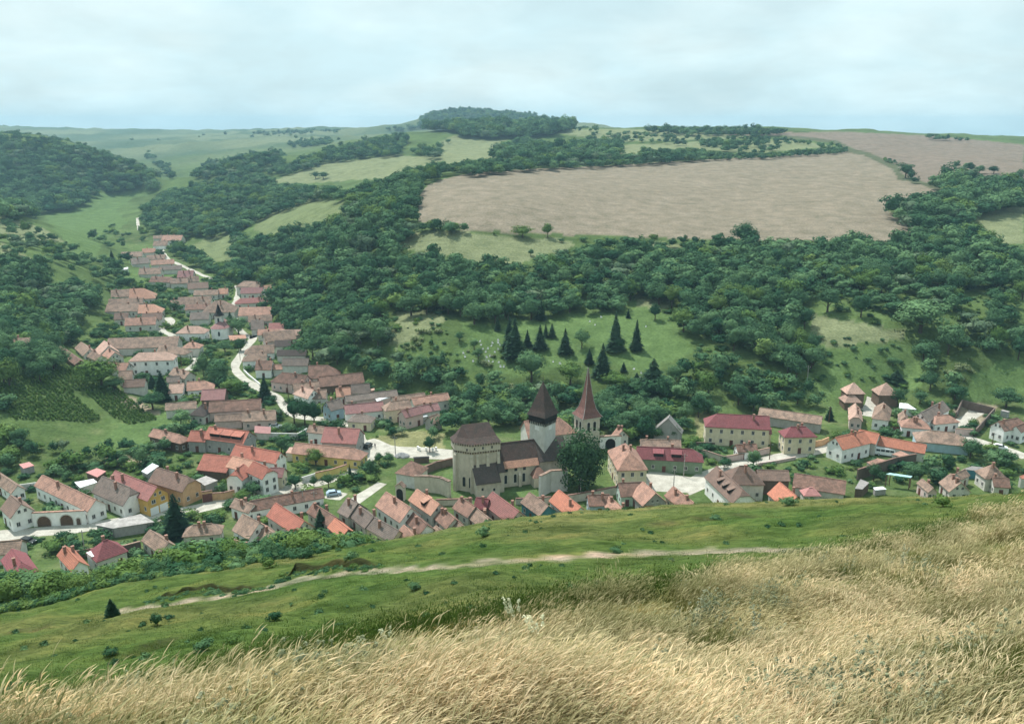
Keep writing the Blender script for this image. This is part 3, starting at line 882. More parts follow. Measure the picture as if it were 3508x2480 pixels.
# ------------------------------------------------------------------ houses: view, ridge ends, a near eave point, eave height, pitch, roof ends, roof, wall, name | label
HOUSES = """
A 182 828 95 752 72 945 4.2 45 gg brown white house | white gabled house with small attic windows and two dark street windows at the left edge
A 150 668 -60 530 100 748 3.2 42 gg tan white house | white house with peeling tan roof behind the corner house at the left edge
A 835 790 372 578 740 887 3.9 42 gg salmon white house | long white courtyard house with salmon roof joined to the arched gate wall
A 1140 690 897 588 1040 838 3.8 45 jg grey_brown white house | white house with grey-brown half-hipped roof between the long salmon roof and the ochre house
A 1368 680 1010 540 1255 797 4.8 42 gg dusty_red ochre house | ochre yellow gabled house with dusty red roof and two white garage doors
A 1640 590 1375 512 1580 728 4.6 43 jg brown orange house | orange plastered house with broad brown half-hipped roof next to the ochre house
M 330 312 -150 350 400 520 3.0 38 gg tan offwhite barn | old barn with mottled tan roof beside the road at the left edge
M 335 662 190 458 5 645 3.6 38 hg crimson offwhite house | house with bright crimson metal roof half hidden by bushes in the lower left corner
M 1240 645 1020 405 1052 750 3.4 44 gg red_orange white house | small white house with vivid orange-red roof above the bushes at lower left
M 1625 330 1690 308 1760 585 3.4 44 hh crimson offwhite house | hipped wine-red roof house beside the narrow white outhouse
A 1470 1165 1310 1055 1232 1155 3.0 42 gg tan offwhite house | tan tiled cottage left of the tall spruce by the road
A 1850 1000 1690 1012 1780 1108 3.0 38 hh tan offwhite house | low tan hipped cottage right behind the tall roadside spruce
L 870 945 640 868 790 1062 3.2 40 gg tan white house | white cottage with tan roof at the left end of the long white house
L 1760 728 830 900 1400 937 3.3 40 gg rust white house | long low white house with rusty tile roof and a row of dark windows
B 612 975 370 822 500 1080 4.0 44 gg red offwhite house | house with one broad plain red roof plane beside the long white house
A 2262 990 2125 918 2100 1105 3.6 44 gg tan white house | tan roofed white house with a white canopy between spruce and red roof
B 345 1085 232 990 160 1100 3.0 42 gg tan white house | little tan cottage behind the thicket, right of the white canopy
B 140 1230 15 1140 60 1290 3.0 42 gg salmon offwhite house | salmon roof tip showing just above the thicket on the slope
B 895 945 700 825 830 1032 3.0 42 gg rust offwhite house | rusty brown house behind the small dark spruce
B 1000 1045 890 955 920 1125 3.0 42 gg red_orange brown barn | brick barn with orange-red roof right of the small dark spruce
B 1082 818 1000 775 950 928 3.2 42 gg grey_brown offwhite house | grey-brown house at the foot of the pale lane to the church gate
B 1222 938 1090 838 1110 1020 3.2 42 gg grey_brown offwhite house | grey-brown middle house of the row below the church lane
B 1440 1060 1222 940 1300 1128 3.2 42 gg grey_brown cream house | cream walled house with grey-brown roof and chimney pots on the slope edge
B 1580 1110 1490 1015 1400 1132 2.8 42 gg salmon offwhite house | low salmon roof at the grass edge below the two-tone house
B 1545 860 1335 725 1440 990 3.6 42 gg salmon white house | large house with two-tone salmon and brown roof before the church gatehouse
B 1795 828 1605 703 1715 930 4.0 42 gg light_orange offwhite house | pale orange roofed house with a dark dormer in front of the church gate
B 1690 1010 1570 905 1602 1085 3.0 42 gg rust white house | rust roof with a white gable at the edge of the grass slope
B 1930 955 1830 870 1840 1040 3.0 42 gg rust offwhite house | rust roofed narrow house below the curved church wall
B 1830 1075 1770 1020 1750 1085 2.6 40 gg tan offwhite shed | tiny tan roof peeping over the grass crest
B 2020 1030 1950 980 1890 1050 2.6 40 gg tan offwhite shed | tan shed roof beside a green bush at the grass crest
B 2110 850 1985 775 2000 925 3.2 42 gg rust offwhite house | rust roofed house with a pale blue canopy sheet below the church
B 2228 950 2110 855 2130 1022 2.8 42 gg tan offwhite house | speckled tan roof house right below the blue canopy
Q 415 325 125 112 175 378 3.6 42 gg dusty_red pink house | big dusty red roofed house with a pink wall on the slope below the church
C 600 1375 500 1360 520 1470 3.6 42 gg crimson pink house | dark red roofed wing house beside the big dusty red house
Q 745 262 540 118 440 238 3.4 40 gg tan teal house | teal blue walled house with patchy tan roof below the ruined bastion
Q 1110 275 870 90 870 312 3.2 42 gg red_orange white house | house with one steep clean orange-red roof below the great lime tree
Q 1430 140 1200 148 1280 275 3.0 40 gg rust blue house | grey-blue walled house with rust roof below the great lime tree
Q 1600 300 1435 165 1430 325 2.8 42 gg salmon white house | salmon roof with a white verge at the grass crest
D 525 765 310 775 400 895 3.2 42 gg rust mint house | mint green house with rusty roof in front of the cream hall
D 625 860 520 765 465 935 3.2 42 gg salmon grey house | house half salmon and half slate grey roofed beside the mint house
D 960 945 785 806 795 965 3.2 42 gg salmon cream house | salmon and rust roofed cottage by the pale square
D 1390 830 1165 628 1225 892 5.2 42 jg brown white house | large white inn wing with brown roof, small dormers and a tall window row
D 1430 625 1360 625 1480 795 5.2 44 hh brown offwhite house | steep brown pyramid roofed block of the inn on the square
D 1780 665 1520 660 1680 758 4.6 38 gg brown brown barn | dark open barn with brown roof and pale lower strip behind the inn
D 1860 890 1715 768 1640 905 3.2 44 gg red_orange offwhite house | bright orange pointed roof at the grass crest right of the inn
D 2285 755 1850 690 2060 845 3.0 38 gg rust offwhite barn | long rust brown barn roof above the grass crest at right
D 2000 815 1970 815 1960 890 2.6 40 hh pink offwhite shed | small pink pointed roof before the long rust barn
D 955 480 470 455 700 578 4.2 42 hg crimson green house | green walled house with wine-red roof, dormers and white windows on the square
D 840 400 500 393 670 460 3.2 38 gg tan white house | low white house with long tan roof behind the green house
D 1615 192 1165 170 1300 297 6.6 40 gh crimson cream house | big cream hall with wine-red roof and three high windows
D 1940 283 1810 285 1850 378 6.0 40 hh crimson cream house | cream hipped house with crimson roof right of the big hall
D 2080 192 1545 117 1800 226 3.5 36 gg tan grey barn | long grey barn with faded tan roof behind the cream hall
D 738 210 750 180 612 302 3.0 46 gg grey grey barn | old grey wooden hut with steep gable among the trees
D 335 310 300 288 262 390 3.2 46 gg salmon offwhite house | small salmon gabled gatehouse beside the round white arch
D 1500 433 1335 440 1420 505 2.8 40 gg rust white house | little white gabled cottage with rust roof on the green below the cream hall
E 465 845 735 782 562 962 4.8 42 gg red_orange white house | white house with orange-brown roof and dark gable windows above a brick base
E 882 810 700 770 815 905 4.2 42 gg red_orange offwhite barn | orange roofed wing standing behind the white house with brick base
E 1340 915 885 833 1060 957 3.2 38 gg red_orange offwhite barn | long orange roofed barn behind the white minibus
E 1610 800 1380 778 1430 905 3.2 32 hh tan blue shed | low tan roofed store with blue-grey side and white roof sheet
E 665 620 655 515 588 668 3.4 44 jg pale_salmon pink house | pale pink gabled house with arched windows left of the paved drive
E 915 570 930 505 808 672 4.2 46 hh tan white house | tall white house with steep tan hipped roof and three dark windows beside the drive
E 1290 668 1190 660 1230 758 3.4 38 hh salmon white house | white bungalow with salmon hipped roof beside the tall hipped house
E 1135 650 1120 590 1078 682 3.2 44 gg tan offwhite house | narrow tan roof squeezed between the tall hipped house and the bungalow
E 1292 605 1505 492 1440 655 4.5 42 gg grey_brown white house | white house with long grey-brown roof climbing back from the street
E 1560 625 1450 635 1510 715 3.4 36 hh salmon white house | salmon roofed white house left of the unfinished dark walls
E 2050 690 2235 655 2120 787 4.4 42 gh rust white house | white house with rust roof and brown gate near the right edge
E 2225 735 2340 690 2290 795 4.2 42 gg rust white house | white house cut by the right edge of the photo
E 640 247 625 247 627 345 3.0 44 hh pale_salmon brown barn | upper of two little brown towers on the slope at right
E 648 316 632 316 641 425 5.6 46 hh pale_salmon brown barn | lower tall brown hut with pointed roof on the slope at right
E 962 318 948 318 947 438 4.8 46 hh pale_salmon brown barn | brown hut with pointed roof behind the tall hipped house
N 1120 830 980 718 1012 860 3.0 44 gg tan pink house | pinkish tan roof at the grass crest beside a round yellow-green bush
N 1480 760 1350 650 1250 820 3.0 44 gg tan offwhite house | tan roofed house with two staggered roof planes at lower right
N 1505 790 1440 720 1372 882 2.8 42 gg tan white house | pale gable end at the grass crest at lower right
N 1430 640 1530 590 1555 700 3.0 42 gg tan offwhite house | tan roof beside the blue-grey shed roof at lower right
N 1905 530 1880 530 1885 722 4.0 48 hh tan offwhite house | steep tan pointed roof among bushes near the right edge
N 2090 710 1900 695 2050 832 3.0 42 gg rust offwhite house | dark rust roof in front of the pointed roof at the right edge
G 480 358 720 388 505 470 4.0 42 hg rust pink house | pink house with brown roof and salmon hip beside the roadside spruce
G 590 470 830 447 720 545 4.0 40 gg tan pink house | pink street house with long tan roof right of the roadside spruce
G 745 290 930 285 840 415 4.0 42 gh rust offwhite house | big brown roofed house under the wood edge
G 840 402 1262 360 1080 482 3.4 40 gg rust brown barn | long rust roofed barn at the wood edge
G 690 500 785 530 680 607 4.0 42 hg pale_salmon white house | white house with pale hipped roof behind the round street trees
G 790 530 910 527 870 620 3.4 40 gg tan offwhite house | tan roofed house between the pale hipped house and an orange roof
G 1010 517 1140 507 1110 597 3.2 40 gg light_orange offwhite house | small fresh orange roof in the middle of the street row
G 1100 590 1595 530 1360 622 3.2 36 gg grey_brown pink barn | long grey-brown barn roof with a pink wall behind the street row
G 1160 480 1330 470 1280 566 3.0 40 gg grey_brown offwhite barn | grey-brown barn roof just under the wood edge
G 1560 600 1870 558 1700 628 3.2 38 gg tan offwhite barn | narrow tan barn roof behind the cream hipped house
G 1755 610 2100 560 1950 657 4.0 38 gg salmon offwhite house | long salmon roof at the end of the street row below the scrub
G 1545 645 1720 622 1650 722 5.0 40 hg tan cream house | cream house with tan hipped roof and three street windows
G 1095 680 1460 645 1260 757 3.8 40 gg mauve white house | white gabled house with long mauve roof and a brown gate
G 915 650 1040 618 985 735 4.2 42 gg grey_brown blue house | pale blue gabled street house with grey-brown roof
G 1210 768 1300 773 1230 852 3.2 36 hh grey_brown cream house | small cream pavilion with five dark windows on the pale forecourt
G 1655 735 1825 690 1780 787 4.4 40 gg mauve pink house | pinkish grey gabled house with mauve roof above the stream garden
G 1830 690 2000 660 1940 747 3.8 40 gg mauve offwhite house | second mauve roof next to the trees at the end of the row
G 1925 795 2005 765 1975 867 3.0 42 gg tan grey shed | grey shed with tan roof at the edge of the stream garden
G 190 95 395 85 300 175 3.6 38 hg tan white house | grey-tan roofed house at the upper bend of the white road
G 150 180 320 172 230 247 3.6 40 hg tan white house | second tan roofed house down from the upper bend of the white road
G 230 245 380 245 290 337 3.6 42 gg rust white house | third house down from the bend, rust roof and white gable
G 410 45 560 40 480 107 3.0 38 gg dark offwhite barn | dark slate coloured barn roof with a pale stripe behind the bend
G 440 138 715 140 580 197 3.2 38 gg dark offwhite barn | long dark barn roof against the wood
G 490 212 735 212 610 287 3.2 40 gg grey_brown offwhite barn | grey-brown barn at the wood edge below the long dark barn
G 395 282 485 280 440 332 2.8 40 gg salmon offwhite shed | small salmon shed roof between two barns by the wood
F 2040 260 2290 235 2180 332 3.6 40 gg tan pink house | pale pink gable with tan roof near the church bend of the road
B 1100 175 805 160 940 302 4.8 38 gg dusty_red grey house | house with broad pinkish red roof and two skylights by the road junction
B 800 158 670 143 720 214 4.4 40 gg tan white house | white walled house with tan roof left of the broad pinkish roof
B 1060 345 545 295 800 420 3.2 38 hg salmon yellow house | long yellow house with salmon roof and garden at the road junction
L 1220 262 650 160 870 362 4.2 42 gg red white house | long clean red roof with a blue-white gable in the middle
L 600 320 235 285 490 532 3.0 36 gg red brown barn | red and orange roofed open veranda barn with dark posts
L 1270 470 1105 463 1230 597 3.6 40 gg mauve cream house | small cream house with mauve roof right of the twin gabled house
F 1870 1225 1490 1178 1650 1330 4.6 38 gg red grey house | grey walled house with red roof broken by dark dormer strips
F 1470 1225 1310 1218 1370 1330 3.8 38 gg red grey house | lower red roof left of the dormer strip house
F 1200 1260 940 1200 1100 1327 3.4 38 hg salmon brown house | house with half pale half orange roof and white gable below the vineyard
F 1985 905 1490 935 1760 1026 3.6 38 gg rust pink barn | long rust and tan barn with pink wall above the red roofs
F 1800 1050 1545 1065 1680 1127 3.0 36 gg tan pink barn | low tan roof left of the pink walled house
F 2130 1018 1815 1035 1990 1122 3.4 38 gg tan pink house | pink walled house with tan roof and dark barn opening
F 1350 930 1060 950 1200 1012 3.2 38 gg tan offwhite barn | tan barn roof under the trees at the foot of the vineyard
F 1420 960 1400 970 1410 1092 3.2 44 hh dark offwhite house | dark brown hipped house among garden trees
F 1640 808 1420 815 1500 920 3.2 40 gg mauve brown barn | mauve red barn roofs near the stream trees
F 1230 755 1100 760 1160 852 3.2 38 gg pale_salmon white house | pale roofed house right of the big dark conifer
F 1440 728 1270 740 1380 822 3.2 38 hg salmon white house | salmon hipped house behind the mauve barn
F 1190 680 1070 690 1130 747 3.0 40 gg grey_brown offwhite barn | grey-brown roof just right of the school's conifer
F 1290 640 1140 600 1255 717 3.2 40 gg tan offwhite house | tan roofs between the white school and the lane
F 1130 300 550 318 860 402 3.6 38 gg tan offwhite barn | very long tan and grey roof behind the white school
F 1220 400 1000 385 1180 470 4.0 40 hg tan offwhite house | curved tan roof wrapping round the lane corner
F 1340 355 1290 355 1330 407 4.2 38 hh salmon offwhite house | square house with salmon hipped roof at the lane corner
F 1370 198 1260 198 1310 263 4.2 38 hh pale_salmon white house | white hipped house with four windows next to the small church
F 300 420 230 358 195 432 3.0 42 gg tan offwhite house | tan gabled cottage leftmost of the group left of the school
F 490 390 455 345 392 440 3.0 44 gg pale_salmon offwhite house | pale pointed cottage in the group left of the school
F 550 452 500 420 470 512 3.0 42 gg salmon offwhite house | striped salmon gabled cottage just left of the school
F 420 480 330 440 335 522 3.0 40 gg tan offwhite house | greyish tan cottage at the front of the group left of the school
F 690 555 500 545 600 632 3.2 40 gg salmon offwhite house | salmon brown roof above the round tree, left of the school
F 720 625 600 635 680 722 3.0 40 gg tan offwhite barn | tan barn roof right beside the round tree
F 850 710 650 720 760 792 3.0 38 gg brown offwhite barn | dark brown low barn before the school conifers
F 215 530 20 395 130 560 3.0 38 gg rust brown barn | rust roofed barn sloping down beside the vineyard top
J 300 165 70 175 190 247 3.2 38 gg tan offwhite house | lone tan roof among trees at the left edge
H 655 292 550 297 600 332 3.0 38 gg light_orange offwhite house | fresh orange roof at the far head of the village
H 525 325 350 330 430 372 3.0 38 gg tan offwhite barn | leftmost long tan roof at the far head of the village
H 580 385 440 395 510 442 3.2 38 gg grey_brown offwhite house | grey-brown roof behind a tree in the far upper village
H 750 355 600 360 680 397 3.2 38 gg tan offwhite house | tan roof close to the far bend of the white road
H 830 400 640 410 740 447 3.2 38 gg salmon offwhite house | reddish tan roof along the far white road
H 905 458 720 468 820 500 3.2 38 gg grey_brown offwhite house | long grey roof along the far white road
H 710 485 530 490 620 542 3.2 38 gg tan offwhite house | tan roof at the edge of the far striped fields
H 1030 512 905 515 960 574 3.4 40 gg mauve offwhite house | mauve grey roof beside the far white road
H 815 575 650 570 740 622 3.2 38 gg rust offwhite house | long reddish roof with fence below the striped fields
H 975 585 835 590 910 634 3.2 38 gg tan offwhite house | tan roof right of the long reddish roof below the fields
H 1080 565 1000 570 1040 617 3.2 40 gg tan offwhite house | small tan roof between road and long reddish roof
H 1165 625 1000 635 1090 684 3.2 40 gg brown offwhite barn | brown open barn at the end of the far white road
H 1265 700 1070 705 1170 747 3.2 38 gg tan offwhite house | long tan roof above the small church district
H 1300 688 1370 686 1340 737 3.0 44 gg light_orange offwhite house | striped orange and tan gable above the small church district
H 1190 765 920 775 1050 837 3.4 40 gg tan white house | wide tan roof with a white gable above the small church
H 1200 840 990 845 1100 890 3.2 38 gg rust offwhite house | rust roof left of the small church spire
H 1330 810 1260 812 1300 917 3.6 42 hh tan offwhite house | broad brown hipped roof right behind the small church spire
H 1180 920 1030 925 1110 987 3.2 40 gg grey_brown offwhite barn | grey-brown barn left of the small church tower
H 420 695 250 705 330 767 3.2 40 gg tan offwhite house | upper left tan roof of the western roof cluster
H 540 690 430 695 480 787 3.2 40 hg light_orange offwhite house | orange hipped roof of the western cluster
H 520 780 240 790 380 837 3.4 38 gg tan offwhite house | long tan roof in the middle of the western cluster
H 480 840 220 845 350 907 3.4 38 gg tan offwhite house | second long tan roof of the western cluster, further down
H 640 845 520 850 600 922 3.4 42 hg light_orange offwhite house | bright orange-red roof of the western cluster near the lane
H 390 925 280 930 330 987 3.2 42 gg brown offwhite house | brown pointed roof at the lower left of the western cluster
H 650 970 400 980 520 1042 3.4 40 gg salmon offwhite house | salmon roof at the front of the western cluster
H 720 930 560 935 660 987 3.4 40 gg brown offwhite house | brown roof right of the salmon one in the western cluster
H 1550 615 1690 620 1620 670 3.2 40 hg tan offwhite house | topmost house right of the straight white road
H 1530 680 1725 675 1630 730 3.4 40 gg mauve offwhite house | mauve roofed house second from the top right of the straight road
H 1520 785 1720 775 1620 827 3.2 40 hh dusty_red offwhite house | dusty red hipped roof right of the straight road
H 1520 875 1780 870 1640 947 3.4 40 gg salmon offwhite house | salmon roof beside the straight road below the dusty red one
H 1600 955 1790 945 1690 1007 3.2 40 gg tan offwhite house | tan roof just below the salmon one by the straight road
H 1620 1005 1720 1000 1680 1082 3.2 42 gg grey_brown offwhite house | grey-brown roof right of the church linden
H 1800 1028 1915 1025 1850 1082 3.0 40 gg dusty_red offwhite barn | little dusty red barn at the wood edge near the church
H 1700 1090 1910 1085 1800 1137 3.2 40 gg salmon offwhite house | salmon roof below the little dusty red barn
H 1920 1092 2095 1092 2000 1142 3.2 38 gg pale_salmon offwhite barn | pale salmon long roof against the wood
H 1740 655 1795 650 1768 700 3.0 42 gg light_orange offwhite shed | striped orange shed at the wood edge, top of the straight road
H 825 803 880 801 850 850 3.0 44 gg tan offwhite house | lone small tan gable in the trees left of the small church
H 735 165 655 168 695 194 3.0 38 gg tan offwhite house | farthest roof at the valley head, left one
H 920 165 760 165 840 212 3.0 38 gg salmon offwhite house | farthest long roof at the valley head, right one
H 780 220 665 222 720 264 3.0 38 gg tan white house | white walled roof just below the farthest pair of roofs
"""
WINGS = {}
def rows(text):
    for ln in text.strip().splitlines():
        a, lab = ln.split('|')
        f = a.split()
        yield [f[0]] + [float(v) for v in f[1:9]] + f[9:13], lab.strip()
H_BY = {}
for row, lab in rows(HOUSES):
    H_BY[lab] = put_house(row, lab)

# the twin gabled white house on the street corner: two wings with lunette gables before a long red roof
put_house(['L', 1058, 460, 880, 380, 937, 600, 5.6, 42, 'jg', 'red', 'white', 'house'], "white house with red roof and two rounded gables with lunette windows facing the street",
          wings=[('L', 630, 505, 742, 418, 728, 640, 4.6, 42, 'jg', 'red', 'white'), ('L', 880, 378, 612, 312, 600, 480, 4.2, 36, 'gg', 'light_orange', 'white')])
# white school with hipped roof
sch = put_house(['F', 1060, 445, 790, 452, 950, 533, 6.6, 38, 'hh', 'pale_salmon', 'white', 'house'], "two-storey white school with pale hipped roof and a row of big dark windows")
sch.name = "school"; sch["category"] = "school"
# cream hall at the square
hall = put_house(['C', 1915, 935, 1870, 860, 1740, 1005, 6.2, 42, 'hh', 'salmon', 'cream', 'house'], "cream two-storey house with salmon hipped roof between the lime tree and the square")

FLATS = [
 ('shed', 'A', [(650, 640), (815, 612), (850, 640), (700, 690)], 2.8, M_SHEETWHITE, 'offwhite', "white sheet roofed lean-to behind the long salmon roof", 0.3),
 ('shed', 'A', [(750, 555), (845, 517), (928, 545), (850, 598)], 2.8, 'pink', 'brown', "small pinkish red shed roof in the back garden at left", 0.4),
 ('shed', 'A', [(1235, 545), (1330, 475), (1388, 498), (1285, 570)], 3.0, M_SHEETWHITE, 'grey', "white corrugated shed roof behind the brown half-hipped roof", 0.4),
 ('shed', 'A', [(165, 485), (255, 463), (300, 495), (205, 522)], 2.6, 'pink', 'grey', "tiny pink shed roof in the gardens at the left edge", 0.4),
 ('shed', 'A', [(1700, 625), (1800, 585), (1905, 625), (1790, 670)], 2.8, M_CONCRETE, 'grey', "flat grey concrete roof beside the brick gateway", 0.1),
 ('garage', 'A', [(825, 1013), (1228, 918), (1350, 988), (985, 1045)], 2.9, M_CONCRETE, 'grey', "unfinished grey concrete garage with flat roof beside the road", 0.1),
 ('outhouse', 'M', [(1355, 515), (1470, 472), (1545, 562), (1445, 580)], 4.2, M_SHEETWHITE, 'white', "narrow white outhouse with white roof at lower left", 0.3),
 ('shed', 'F', [(1930, 1172), (2090, 1182), (2085, 1250), (1925, 1240)], 3.0, 'mauve', 'offwhite', "mauve lean-to roof beside the long blue-white yard wall", 0.5),
 ('annex', 'D', [(1405, 288), (1640, 292), (1645, 350), (1405, 345)], 4.9, 'crimson', 'cream', "lower cream annex with crimson lean-to roof in front of the big hall", 1.0),
 ('shed', 'D', [(528, 985), (620, 872), (672, 908), (595, 990)], 3.2, M_OCHREWOOD, 'brown', "ochre boarded shed roof at the grass crest beside the mint house", 0.3),
 ('annex', 'E', [(1085, 510), (1165, 518), (1250, 575), (1078, 560)], 3.0, M_SHEETWHITE, 'white', "flat white annex in the garden behind the bungalow", 0.1),
 ('canopy', 'N', [(510, 655), (562, 640), (850, 680), (832, 702)], 4.0, M_TURQ, 'brown', "pale turquoise sheet canopy over dark stacks at lower right", 0.1),
 ('shed', 'N', [(108, 842), (180, 720), (295, 765), (205, 852)], 3.0, 'grey', 'brown', "grey tilted shed roof at the grass crest at lower right", 0.2),
 ('shed', 'N', [(345, 828), (470, 815), (518, 850), (370, 862)], 2.0, M_SHEETWHITE, 'grey', "low white sheet roof at the grass crest at lower right", 0.1),
 ('shed', 'N', [(1500, 592), (1622, 552), (1800, 570), (1680, 612)], 3.0, 'grey', 'teal', "blue-grey flat shed roof behind the tan roofs at lower right", 0.2),
 ('shed', 'N', [(2235, 682), (2310, 655), (2320, 720), (2262, 712)], 3.4, 'red_orange', 'offwhite', "orange roof corner cut by the right edge", 0.4),
 ('shed', 'N', [(585, 400), (700, 355), (832, 412), (702, 432)], 2.8, 'salmon', 'offwhite', "low salmon roof beside the minibus", 0.3),
 ('shed', 'N', [(258, 502), (402, 450), (545, 480), (332, 545)], 2.6, 'salmon', 'offwhite', "low salmon shed roof along the dark garden wall", 0.3),
 ('shed', 'B', [(455, 385), (490, 335), (522, 335), (515, 388)], 3.0, 'pale_salmon', 'offwhite', "pale awning at the left end of the long yellow house", 0.3),
 ('shed', 'H', [(320, 492), (395, 474), (402, 488), (330, 506)], 2.6, M_SHEETWHITE, 'offwhite', "white sheet roof in the far fields left of the upper village", 0.2),
 ('shed', 'G', [(1395, 620), (1550, 592), (1562, 600), (1410, 645)], 3.2, M_SHEETWHITE, 'pink', "white sheet roof strip behind the cream hipped house", 0.4),
 ('shed', 'G', [(1175, 555), (1385, 515), (1390, 535), (1190, 578)], 3.0, 'pale_salmon', 'brown', "ragged pale plank roof below the wood edge", 0.4),
 ('shed', 'G', [(1800, 790), (1905, 775), (1908, 790), (1815, 808)], 3.0, M_SHEETWHITE, 'grey', "white sheet awning below the second mauve roof", 0.3),
 ('shed', 'E', [(2070, 585), (2090, 575), (2160, 595), (2140, 602)], 2.5, 'grey', 'grey', "little grey hut right of the unfinished dark walls", 0.1),
 ('shed', 'F', [(1670, 285), (1840, 278), (1850, 312), (1690, 340)], 3.0, 'light_orange', 'offwhite', "orange porch roof right of the small church", 0.6),
]
for nm, rg, pts, h, rf, wl, lab, dr in FLATS:
    put_flat(nm, rg, pts, h, rf, wl, lab, cat=nm, drop=dr, walls=nm != 'canopy', posts=nm == 'canopy')

if __name__ == "__main__":
    for s in STATS:
        if s[2] < 2.3 or s[2] > 8.5 or s[1] > 45 or s[1] < 1.0 or s[3] > 7.5:
            print("ODD", s)

# ------------------------------------------------------------------ small builders for masonry
def mesh_part(name, bm, mat, parent, loc=(0, 0, 0), rz=0.0):
    bmesh.ops.recalc_face_normals(bm, faces=bm.faces)
    return link(name, bm_mesh(name, bm, mat), parent, loc, rz)

def prism(bm, poly, z0, z1, cap=True):
    lo = [bm.verts.new((x, y, z0)) for x, y in poly]; hi = [bm.verts.new((x, y, z1)) for x, y in poly]
    n = len(poly)
    for i in range(n):
        bm.faces.new((lo[i], lo[(i + 1) % n], hi[(i + 1) % n], hi[i]))
    if cap:
        bm.faces.new(hi); bm.faces.new(lo[::-1])

def loft(bm, rings, close_top=True):
    """rings: lists of equally many points"""
    rv = [[bm.verts.new(p) for p in r] for r in rings]
    n = len(rv[0])
    for a, b_ in zip(rv, rv[1:]):
        for i in range(n):
            bm.faces.new((a[i], a[(i + 1) % n], b_[(i + 1) % n], b_[i]))
    if close_top:
        bm.faces.new(rv[-1])
    bm.faces.new(rv[0][::-1])

def ngon(n, r, rot=0.0, cx=0.0, cy=0.0):
    return [(cx + r * math.cos(rot + 2 * math.pi * i / n), cy + r * math.sin(rot + 2 * math.pi * i / n)) for i in range(n)]

def arch_panel(bm, w, h, y0, y1, seg=10):
    """upright arched panel in the xz plane, thickness y0..y1"""
    pts = [(-w / 2, 0), (w / 2, 0)] + [(w / 2 * math.cos(math.pi * i / seg), h - w / 2 + w / 2 * math.sin(math.pi * i / seg)) for i in range(seg + 1)]
    a = [bm.verts.new((x, y0, z)) for x, z in pts]; b_ = [bm.verts.new((x, y1, z)) for x, z in pts]
    n = len(pts)
    bm.faces.new(a); bm.faces.new(b_[::-1])
    for i in range(n):
        bm.faces.new((a[(i + 1) % n], a[i], b_[i], b_[(i + 1) % n]))

def z_seen(px, py, x, y):
    """height at which the upright line over (x, y) shows at pixel row py"""
    d = ray(px, py)
    return CAM_Z + d[2] / d[1] * y

M_STONE_DARK = plaster_mat("dark_old_brick", (0.17, 0.13, 0.11), 0.6)
M_LIMEWASH = plaster_mat("lime_washed_tower", (0.62, 0.62, 0.58), 0.35)
M_TILEPINK = ROOF['light_orange']

# ------------------------------------------------------------------ fortified church
A, B, L, w, rise = solve_block(zp('P', 560, 900), zp('P', 1040, 845), zp('P', 860, 1180), 6.4, 50, 0.0)
caz = math.atan2(B[1] - A[1], B[0] - A[0])
church = empty("fortified_church", (A[0], A[1], 0.0), caz)
tag(church, "grey stone fortified church with tower-like choir, brown roofs and a white bell tower", "church")
cosz, sinz = math.cos(caz), math.sin(caz)
def cw(lx, ly):
    return A[0] + lx * cosz - ly * sinz, A[1] + lx * sinz + ly * cosz
pitched_block(church, A, B, w, 6.4, rise, 'gg', 'church', 'stone', -2, 2, win=False, chim=0, names=("nave_wall", "nave_roof"))
# pink strip of new tiles along the nave eave
t_ = rise / w
bm = bmesh.new()
solid_sheet(bm, [(0.1, -w - 0.25, 6.4 - 0.25 * t_ + 0.1), (L, -w - 0.25, 6.4 - 0.25 * t_ + 0.1), (L, -w + 1.25, 6.4 + 1.25 * t_ + 0.1), (0.1, -w + 1.25, 6.4 + 1.25 * t_ + 0.1)], [(0, 1, 2, 3)], 0.07)
mesh_part("eave_strip", bm, M_TILEPINK, church)
wi = w - 0.38
for i, fx in enumerate((0.16, 0.40, 0.62)):
    bm = bmesh.new(); arch_panel(bm, 0.85, 2.7, -0.05, 0.05)
    o = mesh_part("window", bm, M_GLASS, church, (fx * L, -wi, 1.2))
    bm = bmesh.new(); arch_panel(bm, 1.15, 3.0, -0.02, 0.03); mesh_part("frame", bm, WALL['offwhite'], o, (0, 0, -0.15))
    bm = bmesh.new(); box_data(bm, -0.45, 0.45, -0.05, 0.05, 0, 1.0)
    o = mesh_part("window", bm, M_GLASS, church, (fx * L + 0.2, -wi, 4.9))
for fx in (0.05, 0.28, 0.51, 0.75):
    bm = bmesh.new()
    loft(bm, [[(-0.4, -0.9, -1), (0.4, -0.9, -1), (0.4, 0.2, -1), (-0.4, 0.2, -1)], [(-0.4, -0.8, 3.6), (0.4, -0.8, 3.6), (0.4, 0.2, 3.6), (-0.4, 0.2, 3.6)], [(-0.4, -0.1, 4.6), (0.4, -0.1, 4.6), (0.4, 0.2, 4.6), (-0.4, 0.2, 4.6)]])
    if fx in (0.51,): mesh_part("buttress", bm, WALL['stone'], church, (fx * L, -wi, 0))
    else: bm.free()
